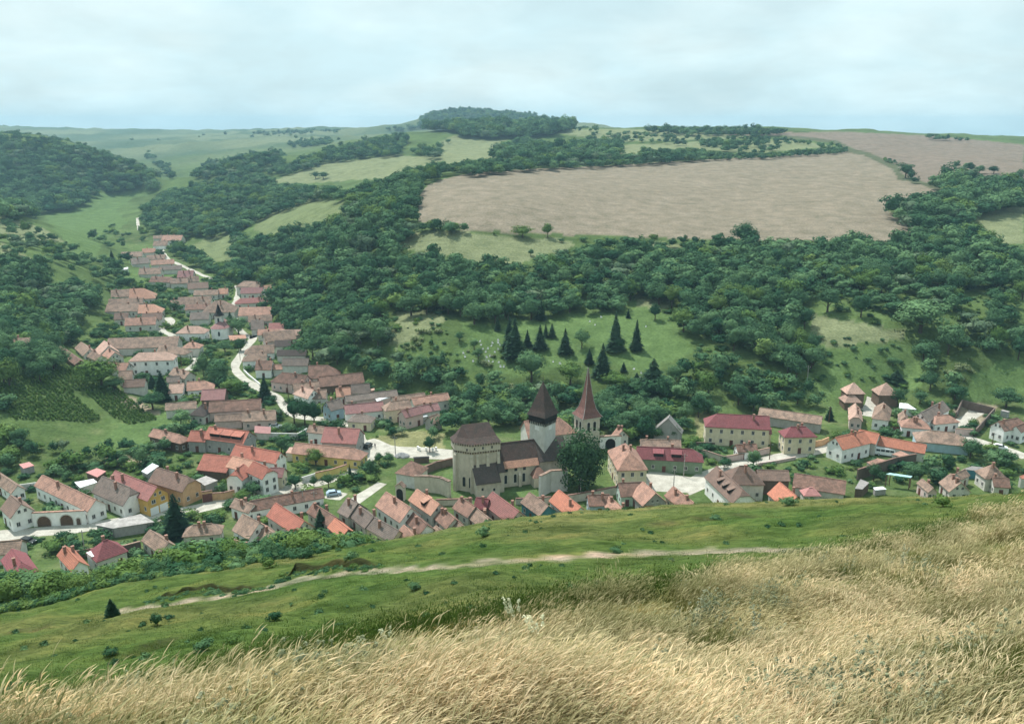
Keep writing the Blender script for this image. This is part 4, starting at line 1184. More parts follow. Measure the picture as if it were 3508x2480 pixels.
# choir: tall fortified block with polygonal east end
px0, _ = zp('P', 60, 900)
Lc = 1.02 * L
wc = w + 0.15
mx, my = cw(-Lc / 2, -wc)
zt = z_seen(*zp('P', 320, 893), mx, my)
cxm, cym = cw(-Lc * 0.5, 0)
zr = z_seen(*zp('P', 330, 650), cxm, cym)
def choir_poly(o_):
    return [(0.0, -wc - o_), (-Lc + wc * 0.75, -wc - o_), (-Lc - o_, -wc * 0.40), (-Lc - o_, wc * 0.40), (-Lc + wc * 0.75, wc + o_), (0.0, wc + o_)]
bm = bmesh.new(); prism(bm, choir_poly(0), -2, zt - 2.6); mesh_part("choir_wall", bm, WALL['stone'], church)
bm = bmesh.new(); prism(bm, [(x + (0.05 if x > -0.1 else 0), y) for x, y in choir_poly(0.42)], zt - 2.59, zt); mesh_part("defence_storey", bm, WALL['stone'], church)
# corbel frieze: small blocks under the defence storey and under the eave
bm = bmesh.new()
pl = choir_poly(0.2)
for z_, h_ in ((zt - 3.15, 0.55), (zt - 0.75, 0.5)):
    for i in range(4):
        (x0, y0_), (x1, y1_) = pl[i], pl[i + 1]
        if i >= 3: continue
        n = max(2, int(math.hypot(x1 - x0, y1_ - y0_) / 0.75))
        off = 0.0 if z_ < zt - 2 else 0.28
        nx, ny = (y1_ - y0_), -(x1 - x0)
        q = math.hypot(nx, ny); nx, ny = nx / q, ny / q
        if nx * (x0 + Lc / 2) + ny * y0_ < 0: nx, ny = -nx, -ny
        for k_ in range(n):
            f = (k_ + 0.5) / n
            cx_, cy_ = x0 + (x1 - x0) * f + nx * off, y0_ + (y1_ - y0_) * f + ny * off
            box_data(bm, cx_ - 0.17, cx_ + 0.17, cy_ - 0.17, cy_ + 0.17, z_, z_ + h_)
o = mesh_part("corbel_frieze", bm, M_STONE_DARK, church); o["kind"] = "stuff"
for bx, by in ((-Lc + wc * 0.75, -wc), (-Lc * 0.55, -wc), (-Lc * 0.30, -wc), (-0.5, -wc), (-Lc, -wc * 0.4)):
    bm = bmesh.new()
    loft(bm, [[(-0.55, -1.0, -2), (0.55, -1.0, -2), (0.55, 0.3, -2), (-0.55, 0.3, -2)], [(-0.5, -0.75, zt * 0.45), (0.5, -0.75, zt * 0.45), (0.5, 0.3, zt * 0.45), (-0.5, 0.3, zt * 0.45)], [(-0.4, -0.45, zt - 4.0), (0.4, -0.45, zt - 4.0), (0.4, 0.3, zt - 4.0), (-0.4, 0.3, zt - 4.0)], [(-0.4, 0.1, zt - 3.2), (0.4, 0.1, zt - 3.2), (0.4, 0.3, zt - 3.2), (-0.4, 0.3, zt - 3.2)]])
    mesh_part("buttress", bm, WALL['stone'], church, (bx, by, 0), R(-60) if bx == -Lc else 0)
for (fx, zz_, hh) in ((-Lc + wc * 0.3, 1.6, 3.0), (-Lc * 0.72, 1.6, 3.2)):
    bm = bmesh.new(); arch_panel(bm, 0.9, hh, -0.06, 0.06)
    if fx < -Lc + wc * 0.5:
        x0, y0_ = -Lc + wc * 0.375, -wc * 0.70
        mesh_part("window", bm, M_GLASS, church, (x0, y0_, zz_), math.atan2(-wc * 0.6, wc * 0.75))
    else:
        mesh_part("window", bm, M_GLASS, church, (fx, -wc, zz_))
for fx in (-Lc * 0.8, -Lc * 0.62, -Lc * 0.42, -Lc * 0.2):
    bm = bmesh.new(); box_data(bm, -0.22, 0.22, -0.05, 0.05, 0, 0.75); mesh_part("loophole", bm, M_GLASS, church, (fx, -wc - 0.42, zt - 1.9))
# choir roof: steep hip with a kick at the eaves
e0 = choir_poly(0.75)
e0[0] = (0.35, e0[0][1]); e0[5] = (0.35, e0[5][1])
r1, r2 = -Lc * 0.79, -Lc * 0.15
def shrink(f, z_):
    out = []
    for i, (x, y) in enumerate(e0):
        tx = r2 if i in (0, 5) else r1
        out.append((x + (tx - x) * f, y * (1 - f), z_))
    return out
bm = bmesh.new()
loft(bm, [shrink(0, zt - 0.12), shrink(0.40, zt + (zr - zt) * 0.27), shrink(0.985, zr)])
mesh_part("choir_roof", bm, ROOF['church'], church)
# sacristy lean-to and stair turret against the choir
sx0, sx1, sd = -Lc * 0.66, -Lc * 0.10, 4.2
zs1 = 8.6
bm = bmesh.new(); prism(bm, [(sx0, -wc - sd), (sx1, -wc - sd), (sx1, -wc + 0.1), (sx0, -wc + 0.1)], -2, 4.6, cap=False)
for x in (sx0, sx1):
    vs = [bm.verts.new(p) for p in ((x, -wc - sd, 4.6), (x, -wc + 0.1, 4.6), (x, -wc + 0.1, zs1 - 0.3))]; bm.faces.new(vs)
mesh_part("sacristy_wall", bm, WALL['stone'], church)
bm = bmesh.new(); solid_sheet(bm, [(sx0 - 0.3, -wc - sd - 0.4, 4.35), (sx1 + 0.3, -wc - sd - 0.4, 4.35), (sx1 + 0.3, -wc + 0.02, zs1), (sx0 - 0.3, -wc + 0.02, zs1)], [(0, 1, 2, 3)], 0.15)
mesh_part("sacristy_roof", bm, ROOF['dark'], church)
bm = bmesh.new(); prism(bm, [(sx1 + 0.4, -wc - 2.4), (0.6, -wc - 2.4), (0.6, -wc + 0.1), (sx1 + 0.4, -wc + 0.1)], -2, 6.6); mesh_part("stair_turret", bm, WALL['stone'], church)
bm = bmesh.new(); solid_sheet(bm, [(sx1 + 0.1, -wc - 2.8, 6.5), (0.9, -wc - 2.8, 6.5), (0.9, -wc, 9.0), (sx1 + 0.1, -wc, 9.0)], [(0, 1, 2, 3)], 0.15); mesh_part("turret_roof", bm, ROOF['dark'], church)
for fx in (0.25, 0.75):
    bm = bmesh.new(); box_data(bm, -0.3, 0.3, -0.05, 0.05, 0, 0.8); mesh_part("loophole", bm, M_GLASS, church, (sx0 + (sx1 - sx0) * fx, -wc - sd, 2.4 - fx))
# bell tower
tlx = L + 3.2
twx, twy = cw(tlx, 0.6)
_tp = on_plane(*zp('P', 1150, 1000), 0)
_az = math.atan2(twx, twy)
# slide the tower sideways so that its axis stands where the photograph shows it
want = (zp('P', 1152, 600)[0] - 1754) / FPX
dcur = twx / (twy * CP + 60 * SP)
twx = want * (twy * CP - (20 - CAM_Z) * SP)
tl = Matrix.Rotation(-caz, 3, 'Z') @ Vector((twx - A[0], twy - A[1], 0))
zsh = z_seen(*zp('P', 1150, 600), twx, twy)
zga = z_seen(*zp('P', 1150, 535), twx, twy)
zap = z_seen(*zp('P', 1170, 132), twx, twy)
half = 335 / 3.6067 / FPX * math.hypot(twx, twy, CAM_Z - zsh) / 2
rot = R(-84) - caz
bm = bmesh.new(); loft(bm, [[(x, y, -2) for x, y in ngon(4, half * 1.0, rot)], [(x, y, zsh + 0.3) for x, y in ngon(4, half * 0.95, rot)]]); mesh_part("tower_shaft", bm, M_LIMEWASH, church, (tl.x, tl.y, 0))
bm = bmesh.new(); loft(bm, [[(x, y, zsh - 0.1) for x, y in ngon(4, half * 1.04, rot)], [(x, y, zga + 0.3) for x, y in ngon(4, half * 1.08, rot)]]); mesh_part("wooden_gallery", bm, M_BLACKWOOD, church, (tl.x, tl.y, 0))
bm = bmesh.new()
sq = ngon(4, half * 1.02, rot)
for i in range(4):
    for k_ in range(9):
        f = (k_ + 0.5) / 9
        x = sq[i][0] + (sq[(i + 1) % 4][0] - sq[i][0]) * f; y = sq[i][1] + (sq[(i + 1) % 4][1] - sq[i][1]) * f
        box_data(bm, x - 0.1, x + 0.1, y - 0.1, y + 0.1, zsh - 0.95, zsh - 0.02)
mesh_part("gallery_bracket", bm, M_BLACKWOOD, church, (tl.x, tl.y, 0))["kind"] = "stuff"
zz0 = zga + 0.2
bm = bmesh.new(); loft(bm, [[(x, y, zz0) for x, y in ngon(4, half * 1.2, rot)], [(x, y, zz0 + (zap - zz0) * 0.16) for x, y in ngon(4, half * 0.93, rot)], [(x, y, zap) for x, y in ngon(4, 0.05, rot)]]); mesh_part("tower_roof", bm, ROOF['church'], church, (tl.x, tl.y, 0))
bm = bmesh.new(); prism(bm, ngon(6, 0.07), zap - 0.2, zap + 1.6); box_data(bm, -0.35, 0.35, -0.05, 0.05, zap + 0.9, zap + 1.02); mesh_part("cross", bm, M_IRON, church, (tl.x, tl.y, 0))
for k_, (fx, fy) in enumerate(((-0.5, -0.5), (0.5, -0.5))):
    a0 = rot + (R(-45) if k_ == 0 else R(45))
    nrm = (math.cos(rot - R(45)), math.sin(rot - R(45))) if k_ == 0 else (math.cos(rot + R(45)), math.sin(rot + R(45)))
    bm = bmesh.new(); box_data(bm, -0.8, 0.8, -0.06, 0.06, 0, 1.3)
    d_ = half * 0.955 * math.cos(R(45))
    mesh_part("white_panel", bm, M_WHITEPAINT, church, (tl.x + nrm[0] * d_, tl.y + nrm[1] * d_, zsh - 2.6), math.atan2(nrm[1], nrm[0]) + R(90))
# west annex with dark roof, right of the tower
bm = bmesh.new(); solid_sheet(bm, [(L + 0.1, -w, 6.9), (L + 9.5, -w, 6.9), (L + 9.5, 0, 6.9 + rise * 0.92), (L + 0.1, 0, 6.9 + rise * 0.92)], [(0, 1, 2, 3)], 0.15)
solid_sheet(bm, [(L + 0.1, 0.01, 6.9 + rise * 0.92), (L + 9.5, 0.01, 6.9 + rise * 0.92), (L + 9.5, w, 6.9), (L + 0.1, w, 6.9)], [(0, 1, 2, 3)], 0.15)
mesh_part("west_roof", bm, ROOF['dark'], church)
bm = bmesh.new(); prism(bm, [(L + 0.05, -w + 0.6), (L + 9.2, -w + 0.6), (L + 9.2, w - 0.6), (L + 0.05, w - 0.6)], -2, 7.1); mesh_part("west_wall", bm, WALL['stone'], church)
# porch before the west end
bm = bmesh.new(); prism(bm, [(L * 0.80, -w - 2.6), (L * 0.80 + 4.2, -w - 2.6), (L * 0.80 + 4.2, -w + 0.5), (L * 0.80, -w + 0.5)], -2, 3.2); mesh_part("porch_wall", bm, WALL['stone'], church)
bm = bmesh.new(); loft(bm, [[(L * 0.80 - 0.3, -w - 3.0, 3.15), (L * 0.80 + 4.5, -w - 3.0, 3.15), (L * 0.80 + 4.5, -w + 0.5, 3.15), (L * 0.80 - 0.3, -w + 0.5, 3.15)], [(L * 0.80 + 1.6, -w - 0.6, 5.6), (L * 0.80 + 2.6, -w - 0.6, 5.6), (L * 0.80 + 2.6, -w + 0.4, 5.6), (L * 0.80 + 1.6, -w + 0.4, 5.6)]]); mesh_part("porch_roof", bm, ROOF['rust'], church)
FOOT.append((*cw(-Lc * 0.0, 0), Lc + 6, w + 6, caz))

# ------------------------------------------------------------------ second church, with the red flared spire
g0 = on_plane(*zp('C', 1510, 905), 0)
ch2 = empty("spired_church", (g0[0], g0[1], 0), 0)
tag(ch2, "church behind the lime tree with slender reddish flared spire and stone belfry", "church")
sc2 = math.hypot(g0[0], g0[1], 90) / FPX / 2.705
zev = z_seen(*zp('C', 1505, 590), g0[0], g0[1]); zap2 = z_seen(*zp('C', 1527, 155), g0[0], g0[1])
hw2 = 118 * sc2 * 1.04
rot2 = R(-90) - R(20)
bm = bmesh.new(); prism(bm, ngon(4, hw2, rot2), -2, zev - 0.4); mesh_part("belfry_wall", bm, WALL['stone'], ch2)
bm = bmesh.new(); prism(bm, ngon(4, hw2 * 1.07, rot2), zev - 0.9, zev - 0.2); mesh_part("cornice", bm, WALL['offwhite'], ch2)
lv = [(1.20, 0.0), (0.93, 0.065), (0.66, 0.17), (0.47, 0.33), (0.33, 0.5), (0.20, 0.7), (0.012, 1.0)]
bm = bmesh.new(); loft(bm, [[(x, y, zev - 0.3 + (zap2 - zev) * f) for x, y in ngon(4, hw2 * k_, rot2)] for k_, f in lv]); sp = mesh_part("spire", bm, ROOF['spire'], ch2)
for i in range(4):
    bm = bmesh.new()
    prev = None
    pts = [(hw2 * (k_ + 0.012) * math.cos(rot2 + R(90) * i), hw2 * (k_ + 0.012) * math.sin(rot2 + R(90) * i), zev - 0.3 + (zap2 - zev) * f) for k_, f in lv]
    loft(bm, [[(x - 0.09, y, z), (x, y - 0.09, z), (x + 0.09, y, z), (x, y + 0.09, z)] for x, y, z in pts]); mesh_part("hip_flashing", bm, M_CONCRETE, sp)
bm = bmesh.new(); prism(bm, ngon(6, 0.06), zap2 - 0.2, zap2 + 1.5); mesh_part("finial", bm, M_IRON, ch2)
for s_ in (-1, 1):
    na = rot2 + s_ * R(45)
    d_ = hw2 * math.cos(R(45))
    for f in (-0.28, 0.28):
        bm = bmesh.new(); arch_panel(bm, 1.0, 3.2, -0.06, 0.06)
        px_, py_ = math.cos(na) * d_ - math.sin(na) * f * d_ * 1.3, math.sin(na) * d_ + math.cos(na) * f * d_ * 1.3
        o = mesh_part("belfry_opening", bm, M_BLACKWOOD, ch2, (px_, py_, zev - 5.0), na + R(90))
        bm = bmesh.new(); arch_panel(bm, 1.4, 3.55, -0.02, 0.03); mesh_part("surround", bm, WALL['offwhite'], o, (0, 0, -0.15))
a2, b2, l2, w2, r2_ = solve_block(zp('C', 940, 655), zp('C', 1262, 622), zp('C', 1110, 800), 5.5, 42, 0)
hold = empty("nave", (a2[0], a2[1], 0), math.atan2(b2[1] - a2[1], b2[0] - a2[0]))
pitched_block(hold, a2, b2, w2, 5.5, r2_, 'gh', 'salmon', 'offwhite', -2, 2, win=False, chim=0, names=("nave_wall", "nave_roof"))
rel = Matrix.Translation(ch2.location).inverted() @ (Matrix.Translation(hold.location) @ Matrix.Rotation(hold.rotation_euler[2], 4, 'Z'))
for chd in list(hold.children):
    m_ = rel @ Matrix.LocRotScale(chd.location, chd.rotation_euler, chd.scale); chd.parent = ch2; chd.matrix_basis = m_
bpy.data.objects.remove(hold)
FOOT.append((g0[0], g0[1], 9, 9, 0)); FOOT.append(((a2[0] + b2[0]) / 2, (a2[1] + b2[1]) / 2, l2 / 2 + 3, w2 + 1, 0))

# ------------------------------------------------------------------ small white church up the valley
g0 = on_plane(*zp('H', 1290, 1190), 0)
ch3 = empty("village_church", (g0[0], g0[1], 0), R(4))
tag(ch3, "small white church with rounded apse and thin black spire in the upper village", "church")
k3 = math.hypot(g0[0], g0[1], 100) / FPX / 2.87
hw3 = 80 * k3
bm = bmesh.new(); prism(bm, [(-hw3, 12), (-hw3, 3.5)] + [(-hw3 * math.cos(a_), 3.5 - 3.5 * math.sin(a_)) for a_ in [math.pi * i / 8 for i in range(1, 8)]] + [(hw3, 3.5), (hw3, 12)], -2, 5.6); mesh_part("wall", bm, WALL['white'], ch3)
ring = [(-hw3 - 0.3, 12.2), (-hw3 - 0.3, 3.5)] + [(-(hw3 + 0.3) * math.cos(a_), 3.5 - 3.8 * math.sin(a_)) for a_ in [math.pi * i / 8 for i in range(1, 8)]] + [(hw3 + 0.3, 3.5), (hw3 + 0.3, 12.2)]
bm = bmesh.new(); loft(bm, [[(x, y, 5.55) for x, y in ring], [(x * 0.02, 12.1 if y > 12 else max(y, 5.5) , 5.55 + 2.9) for x, y in ring]]); mesh_part("roof", bm, ROOF['mauve'], ch3)
zt3 = z_seen(*zp('H', 1272, 945), *(Matrix.Rotation(R(4), 3, 'Z') @ Vector((0, 7.2, 0)) + Vector((g0[0], g0[1], 0)))[:2])
za3 = z_seen(*zp('H', 1272, 830), *(Matrix.Rotation(R(4), 3, 'Z') @ Vector((0, 7.2, 0)) + Vector((g0[0], g0[1], 0)))[:2])
bm = bmesh.new(); prism(bm, ngon(4, 2.6, R(45), -0.8, 7.2), -2, zt3); mesh_part("tower", bm, WALL['chalk'], ch3)
bm = bmesh.new(); loft(bm, [[(x, y, zt3 - 0.1) for x, y in ngon(8, 2.75, R(22), -0.8, 7.2)], [(x, y, zt3 + (za3 - zt3) * 0.25) for x, y in ngon(8, 1.45, R(22), -0.8, 7.2)], [(x, y, za3) for x, y in ngon(8, 0.04, R(22), -0.8, 7.2)]]); mesh_part("spire", bm, M_BLACKWOOD, ch3)
bm = bmesh.new(); arch_panel(bm, 0.9, 2.2, -0.06, 0.06); mesh_part("window", bm, M_GLASS, ch3, (0.4, -0.04, 2.0))
bm = bmesh.new(); arch_panel(bm, 0.9, 2.2, -0.06, 0.06); mesh_part("window", bm, M_GLASS, ch3, (-0.8, 7.2 - 1.86, zt3 - 3.4))
FOOT.append((g0[0], g0[1] + 6, 8, 9, 0))

# ------------------------------------------------------------------ walls, gates, fortification pieces
def put_wall(name, reg, tops, h, th, mat, label, cap=None, cat='wall', z=None):
    zg = 0.0
    P = []
    for p in tops:
        zg = 0.0
        for _ in range(3):
            q = on_plane(*zp(reg, *p), zg + h); zg = float(far_height(q[0], q[1]))
        P.append((q[0], q[1], zg))
    ox, oy, oz = P[0]
    root = empty(name, (ox, oy, oz))
    bm = bmesh.new(); bc = bmesh.new()
    for (ax, ay, az), (bx_, by_, bz) in zip(P, P[1:]):
        dx, dy = bx_ - ax, by_ - ay; q = math.hypot(dx, dy); nx, ny = -dy / q * th / 2, dx / q * th / 2
        ex, ey = dx / q * th * 0.3, dy / q * th * 0.3
        for bmm, k_, z0_, z1_ in ((bm, 1.0, -1.5, h), (bc, 1.45, h - 0.02, h + 0.22)):
            c = [(ax - ex - nx * k_, ay - ey - ny * k_), (bx_ + ex - nx * k_, by_ + ey - ny * k_), (bx_ + ex + nx * k_, by_ + ey + ny * k_), (ax - ex + nx * k_, ay - ey + ny * k_)]
            zz_ = [az, bz, bz, az]
            lo = [bmm.verts.new((x - ox, y - oy, zq - oz + z0_)) for (x, y), zq in zip(c, zz_)]; hi = [bmm.verts.new((x - ox, y - oy, zq - oz + z1_)) for (x, y), zq in zip(c, zz_)]
            for f in ((0, 1, 5, 4), (1, 2, 6, 5), (2, 3, 7, 6), (3, 0, 4, 7), (4, 5, 6, 7)):
                vv = lo + hi; bmm.faces.new([vv[i] for i in f])
    mesh_part("wall_body", bm, mat, root)
    if cap is not None:
        mesh_part("coping", bc, cap, root)
    else:
        bc.free()
    tag(root, label, cat)
    return root, P

def gate_in_wall(root, a, b_, f, w_, h_, mat, name="gate"):
    """arched gate on the camera side of a straight wall from a to b"""
    dx, dy = b_[0] - a[0], b_[1] - a[1]; q = math.hypot(dx, dy)
    x, y = a[0] + dx * f, a[1] + dy * f
    nx, ny = dy / q, -dx / q
    if nx * x + ny * y > 0: nx, ny = -nx, -ny
    rz = math.atan2(ny, nx) + R(90)
    lx, ly = x - root.location[0], y - root.location[1]
    bm = bmesh.new(); arch_panel(bm, w_, h_, -0.05, 0.05); g = mesh_part(name, bm, mat, root, (lx + nx * 0.28, ly + ny * 0.28, 0.0), rz)
    bm = bmesh.new(); arch_panel(bm, w_ + 0.5, h_ + 0.28, -0.02, 0.03); mesh_part("surround", bm, WALL['offwhite'], g)

gw, P = put_wall("gate_wall", 'A', [(285, 910), (735, 890)], 4.0, 0.5, WALL['white'], "white street wall with two big dark arched gates between white houses", ROOF['salmon'])
gate_in_wall(gw, P[0], P[1], 0.20, 3.4, 3.0, M_WOOD); gate_in_wall(gw, P[0], P[1], 0.64, 3.2, 3.1, M_WOOD); gate_in_wall(gw, P[0], P[1], 0.87, 1.0, 2.0, M_WOOD, "small_door")
gw, P = put_wall("gate_wall", 'A', [(1765, 728), (1850, 715)], 3.2, 0.4, WALL['orange'], "orange brick gateway with dark red garage door", ROOF['rust'])
bm = bmesh.new(); box_data(bm, -1.3, 1.3, -0.06, 0.06, 0, 2.5); dx, dy = P[1][0] - P[0][0], P[1][1] - P[0][1]
mesh_part("gate", bm, M_DOORBROWN, gw, (dx * 0.5 + 0.08, dy * 0.5 - 0.25, 0), math.atan2(dy, dx))
put_wall("yard_wall", 'A', [(1850, 740), (1950, 735), (2045, 712)], 2.2, 0.35, WALL['orange'], "orange brick yard wall beside the gateway", ROOF['rust'])
put_wall("yard_wall", 'B', [(325, 210), (560, 215), (640, 170)], 2.4, 0.35, WALL['chalk'], "long blue-white yard wall above the yellow house", None)
put_wall("garden_wall", 'L', [(1510, 590), (1690, 535)], 2.0, 0.35, WALL['chalk'], "pale garden wall along the street before the yellow house", None)
put_wall("garden_wall", 'L', [(1690, 535), (1900, 490), (2090, 430)], 2.2, 0.35, WALL['yellow'], "mustard yellow garden wall along the street", ROOF['salmon'])
put_wall("brick_wall", 'T', [(1480, 702), (1760, 590), (2095, 512)], 2.4, 0.5, M_STONE_DARK, "dark brick churchyard wall left of the choir", ROOF['rust'])
put_wall("fortress_wall", 'T', [(1292, 892), (1600, 900), (1850, 932), (2035, 1012)], 5.0, 0.8, WALL['stone'], "tall grey ring wall left of the church choir", ROOF['tan'])
put_wall("churchyard_wall", 'C', [(120, 1385), (450, 1375)], 1.8, 0.5, WALL['stone'], "low churchyard wall in front of the choir", ROOF['rust'])
put_wall("churchyard_wall", 'C', [(860, 1375), (1180, 1360)], 1.8, 0.5, WALL['stone'], "low churchyard wall in front of the ruined bastion", ROOF['rust'])
put_wall("churchyard_wall", 'C', [(1340, 1345), (1600, 1300), (1790, 1262)], 2.4, 0.5, WALL['stone'], "churchyard wall under the great lime tree", ROOF['rust'])
put_wall("street_wall", 'D', [(985, 478), (1080, 500), (1215, 545)], 2.2, 0.4, WALL['stone'], "grey stone wall right of the green house", ROOF['tan'])
put_wall("street_wall", 'D', [(1220, 548), (1400, 520), (1620, 470)], 2.0, 0.4, WALL['pink'], "pinkish street wall below the cream hall", ROOF['tan'])
put_wall("street_wall", 'D', [(1980, 415), (2080, 400), (2140, 375)], 2.2, 0.4, WALL['orange'], "orange street wall right of the cream hipped house", None)
put_wall("garden_wall", 'D', [(905, 415), (1145, 425)], 1.4, 0.3, M_STONE_DARK, "dark low garden wall left of the cream hall", None)
put_wall("garden_wall", 'N', [(150, 600), (400, 520), (650, 445), (900, 400)], 3.4, 0.4, M_STONE_DARK, "tall dark garden wall behind the grass crest at right", ROOF['rust'])
put_wall("unfinished_wall", 'E', [(1640, 600), (1692, 505), (2012, 560), (1830, 765)], 2.6, 0.4, M_STONE_DARK, "dark unfinished courtyard walls round a rubble yard at right", None)
put_wall("street_wall", 'E', [(1635, 765), (1800, 770)], 2.4, 0.35, WALL['pink'], "pale pink street wall before the rubble yard", ROOF['pale_salmon'])
put_wall("street_wall", 'E', [(1000, 745), (1075, 752)], 2.2, 0.35, M_DOORBROWN, "dark red yard gate between the tall hipped house and the bungalow", None)
put_wall("yard_wall", 'M', [(1190, 500), (1500, 450)], 1.8, 0.3, M_STONE_DARK, "brown yard wall behind the narrow white outhouse", ROOF['rust'])
put_wall("yard_wall", 'M', [(1840, 440), (2200, 345)], 2.6, 0.35, M_STONE_DARK, "dark yard wall beside the tan cottage at lower left", ROOF['tan'])
put_wall("yard_wall", 'A', [(150, 665), (330, 640)], 2.0, 0.3, WALL['chalk'], "pale yard wall between two white houses at the left", None)
put_wall("road_parapet", 'G', [(100, 330), (150, 380), (260, 470)], 0.9, 0.3, WALL['white'], "white kerb wall along the bend of the road", None)
put_wall("road_parapet", 'D', [(1530, 600), (1700, 575), (1850, 545)], 1.0, 0.4, WALL['pink'], "pale parapet of the little road bridge at right", None)
# ruined bastion: two tall grey walls with broken tops
gw, P = put_wall("ruined_bastion", 'P', [(1120, 1300), (1250, 1235), (1450, 1225)], 6.6, 0.7, WALL['chalk'], "tall pale ruined bastion wall in front of the church's west end", ROOF['tan'], cat='bastion')
# gatehouse of the churchyard: pyramid roof, and the arched gate below it
put_house(['T', 1222, 566, 1198, 562, 1040, 866, 4.2, 40, 'hh', 'rust', 'chalk', 'barn'], "square bastion with mossy brown pyramid roof left of the church")["category"] = "bastion"
ga = put_house(['T', 945, 1045, 985, 1010, 812, 1140, 4.2, 38, 'gg', 'tan', 'stone', 'barn'], "small stone churchyard gate with dark arch and tiled gable"); ga["category"] = "gate"; ga.name = "churchyard_gate"
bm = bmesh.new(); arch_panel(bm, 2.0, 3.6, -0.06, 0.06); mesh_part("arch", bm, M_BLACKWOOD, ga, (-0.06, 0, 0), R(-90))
# round white arch gateway beside the lime tree
q = on_plane(*zp('C', 1730, 905), 0)
rg = empty("arch_gateway", (q[0], q[1], 0), R(6)); tag(rg, "white gateway wall with a round dark arch right of the spired church", "gate")
bm = bmesh.new(); box_data(bm, -3.6, 3.6, -0.4, 0.4, -1, 4.2); mesh_part("wall_body", bm, WALL['white'], rg)
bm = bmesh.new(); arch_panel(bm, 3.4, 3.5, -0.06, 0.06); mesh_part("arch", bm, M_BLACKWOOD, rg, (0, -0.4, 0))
bm = bmesh.new(); box_data(bm, -3.8, 3.8, -0.6, 0.6, 4.21, 4.5); mesh_part("coping", bm, ROOF['tan'], rg)
# details on the ochre house: two white garage doors
oh = H_BY["ochre yellow gabled house with dusty red roof and two white garage doors"]
for ch_ in [c for c in oh.children if c.name.startswith("window") and abs(c.location.x) < 1 and c.location.z < 3]:
    for g_ in list(ch_.children): bpy.data.objects.remove(g_)
    bpy.data.objects.remove(ch_)
ow = [s for s in STATS if s[5].startswith("ochre yellow")][0][2]
for s_ in (-1, 1):
    bm = bmesh.new(); box_data(bm, -1.25, 1.25, -0.05, 0.05, 0, 2.3)
    for k_ in range(4): box_data(bm, -1.2, 1.2, -0.075, -0.045, 0.1 + k_ * 0.55, 0.58 + k_ * 0.55)
    mesh_part("garage_door", bm, M_WHITEPAINT, oh, (0.0 - 0.02, s_ * (ow - 0.4) * 0.48, 0.02), R(-90))
    add_window(oh, -0.02, s_ * (ow - 0.4) * 0.48, 3.3, R(-90), 1.3, 1.2)
# dormers on the green house, the inn and the pale orange house
def dormer(h, x, y, z, rz, w_, hh, roofm, front):
    root = link("dormer", None, h, (x, y, z), rz)
    bm = bmesh.new(); box_data(bm, -w_ / 2, w_ / 2, 0, 2.2, 0, hh); mesh_part("dormer_wall", bm, front, root)
    bm = bmesh.new(); solid_sheet(bm, [(-w_ / 2 - 0.2, -0.3, hh + 0.02), (w_ / 2 + 0.2, -0.3, hh + 0.02), (w_ / 2 + 0.2, 2.6, hh + 0.9), (-w_ / 2 - 0.2, 2.6, hh + 0.9)], [(0, 1, 2, 3)], 0.12); mesh_part("dormer_roof", bm, roofm, root)
def stat(lab):
    return [s for s in STATS if s[5] == lab][0]
for lab, fr, wd in (("green walled house with wine-red roof, dormers and white windows on the square", (0.3, 0.62), 3.0), ("large white inn wing with brown roof, small dormers and a tall window row", (0.2, 0.4, 0.6), 1.1), ("pale orange roofed house with a dark dormer in front of the church gate", (0.45,), 1.8), ("grey walled house with red roof broken by dark dormer strips", (0.2, 0.48, 0.76), 3.6)):
    h = H_BY[lab]; _, L_, w_, rs_, d_, _l = stat(lab)
    rzh = h.rotation_euler[2]
    side = -1 if (math.sin(rzh) * h.location[0] * -1 + math.cos(rzh) * h.location[1]) * 1 > 0 else 1
    he_ = [r for r, l in rows(HOUSES) if l == lab][0][7]
    for f in fr:
        dormer(h, L_ * f, side * w_ * 0.72, he_ + rs_ * 0.26, 0 if side < 0 else math.pi, wd, 1.15, ROOF[[r for r, l in rows(HOUSES) if l == lab][0][10]], M_BLACKWOOD)

# ------------------------------------------------------------------ roads and paved places
m_road, t, b = new_mat("chalky_road")
geo = t.nodes.new("ShaderNodeNewGeometry").outputs["Position"]
n1_ = noise(t, 0.35, 5, 0.6, geo); n2_ = noise(t, 3.0, 5, 0.65, geo)
c = ramp(t, n1_.outputs[0], [(0.3, (0.31, 0.29, 0.245)), (0.65, (0.49, 0.465, 0.405))]).outputs[0]
c = mixrgb(t, 'MULTIPLY', 1.0, c, ramp(t, n2_.outputs[0], [(0.3, (0.72, 0.72, 0.70)), (0.7, (1.15, 1.15, 1.15))]).outputs[0])
t.links.new(c, b.inputs["Base Color"]); bump(t, b, n2_.outputs[0], 0.4, 0.05)

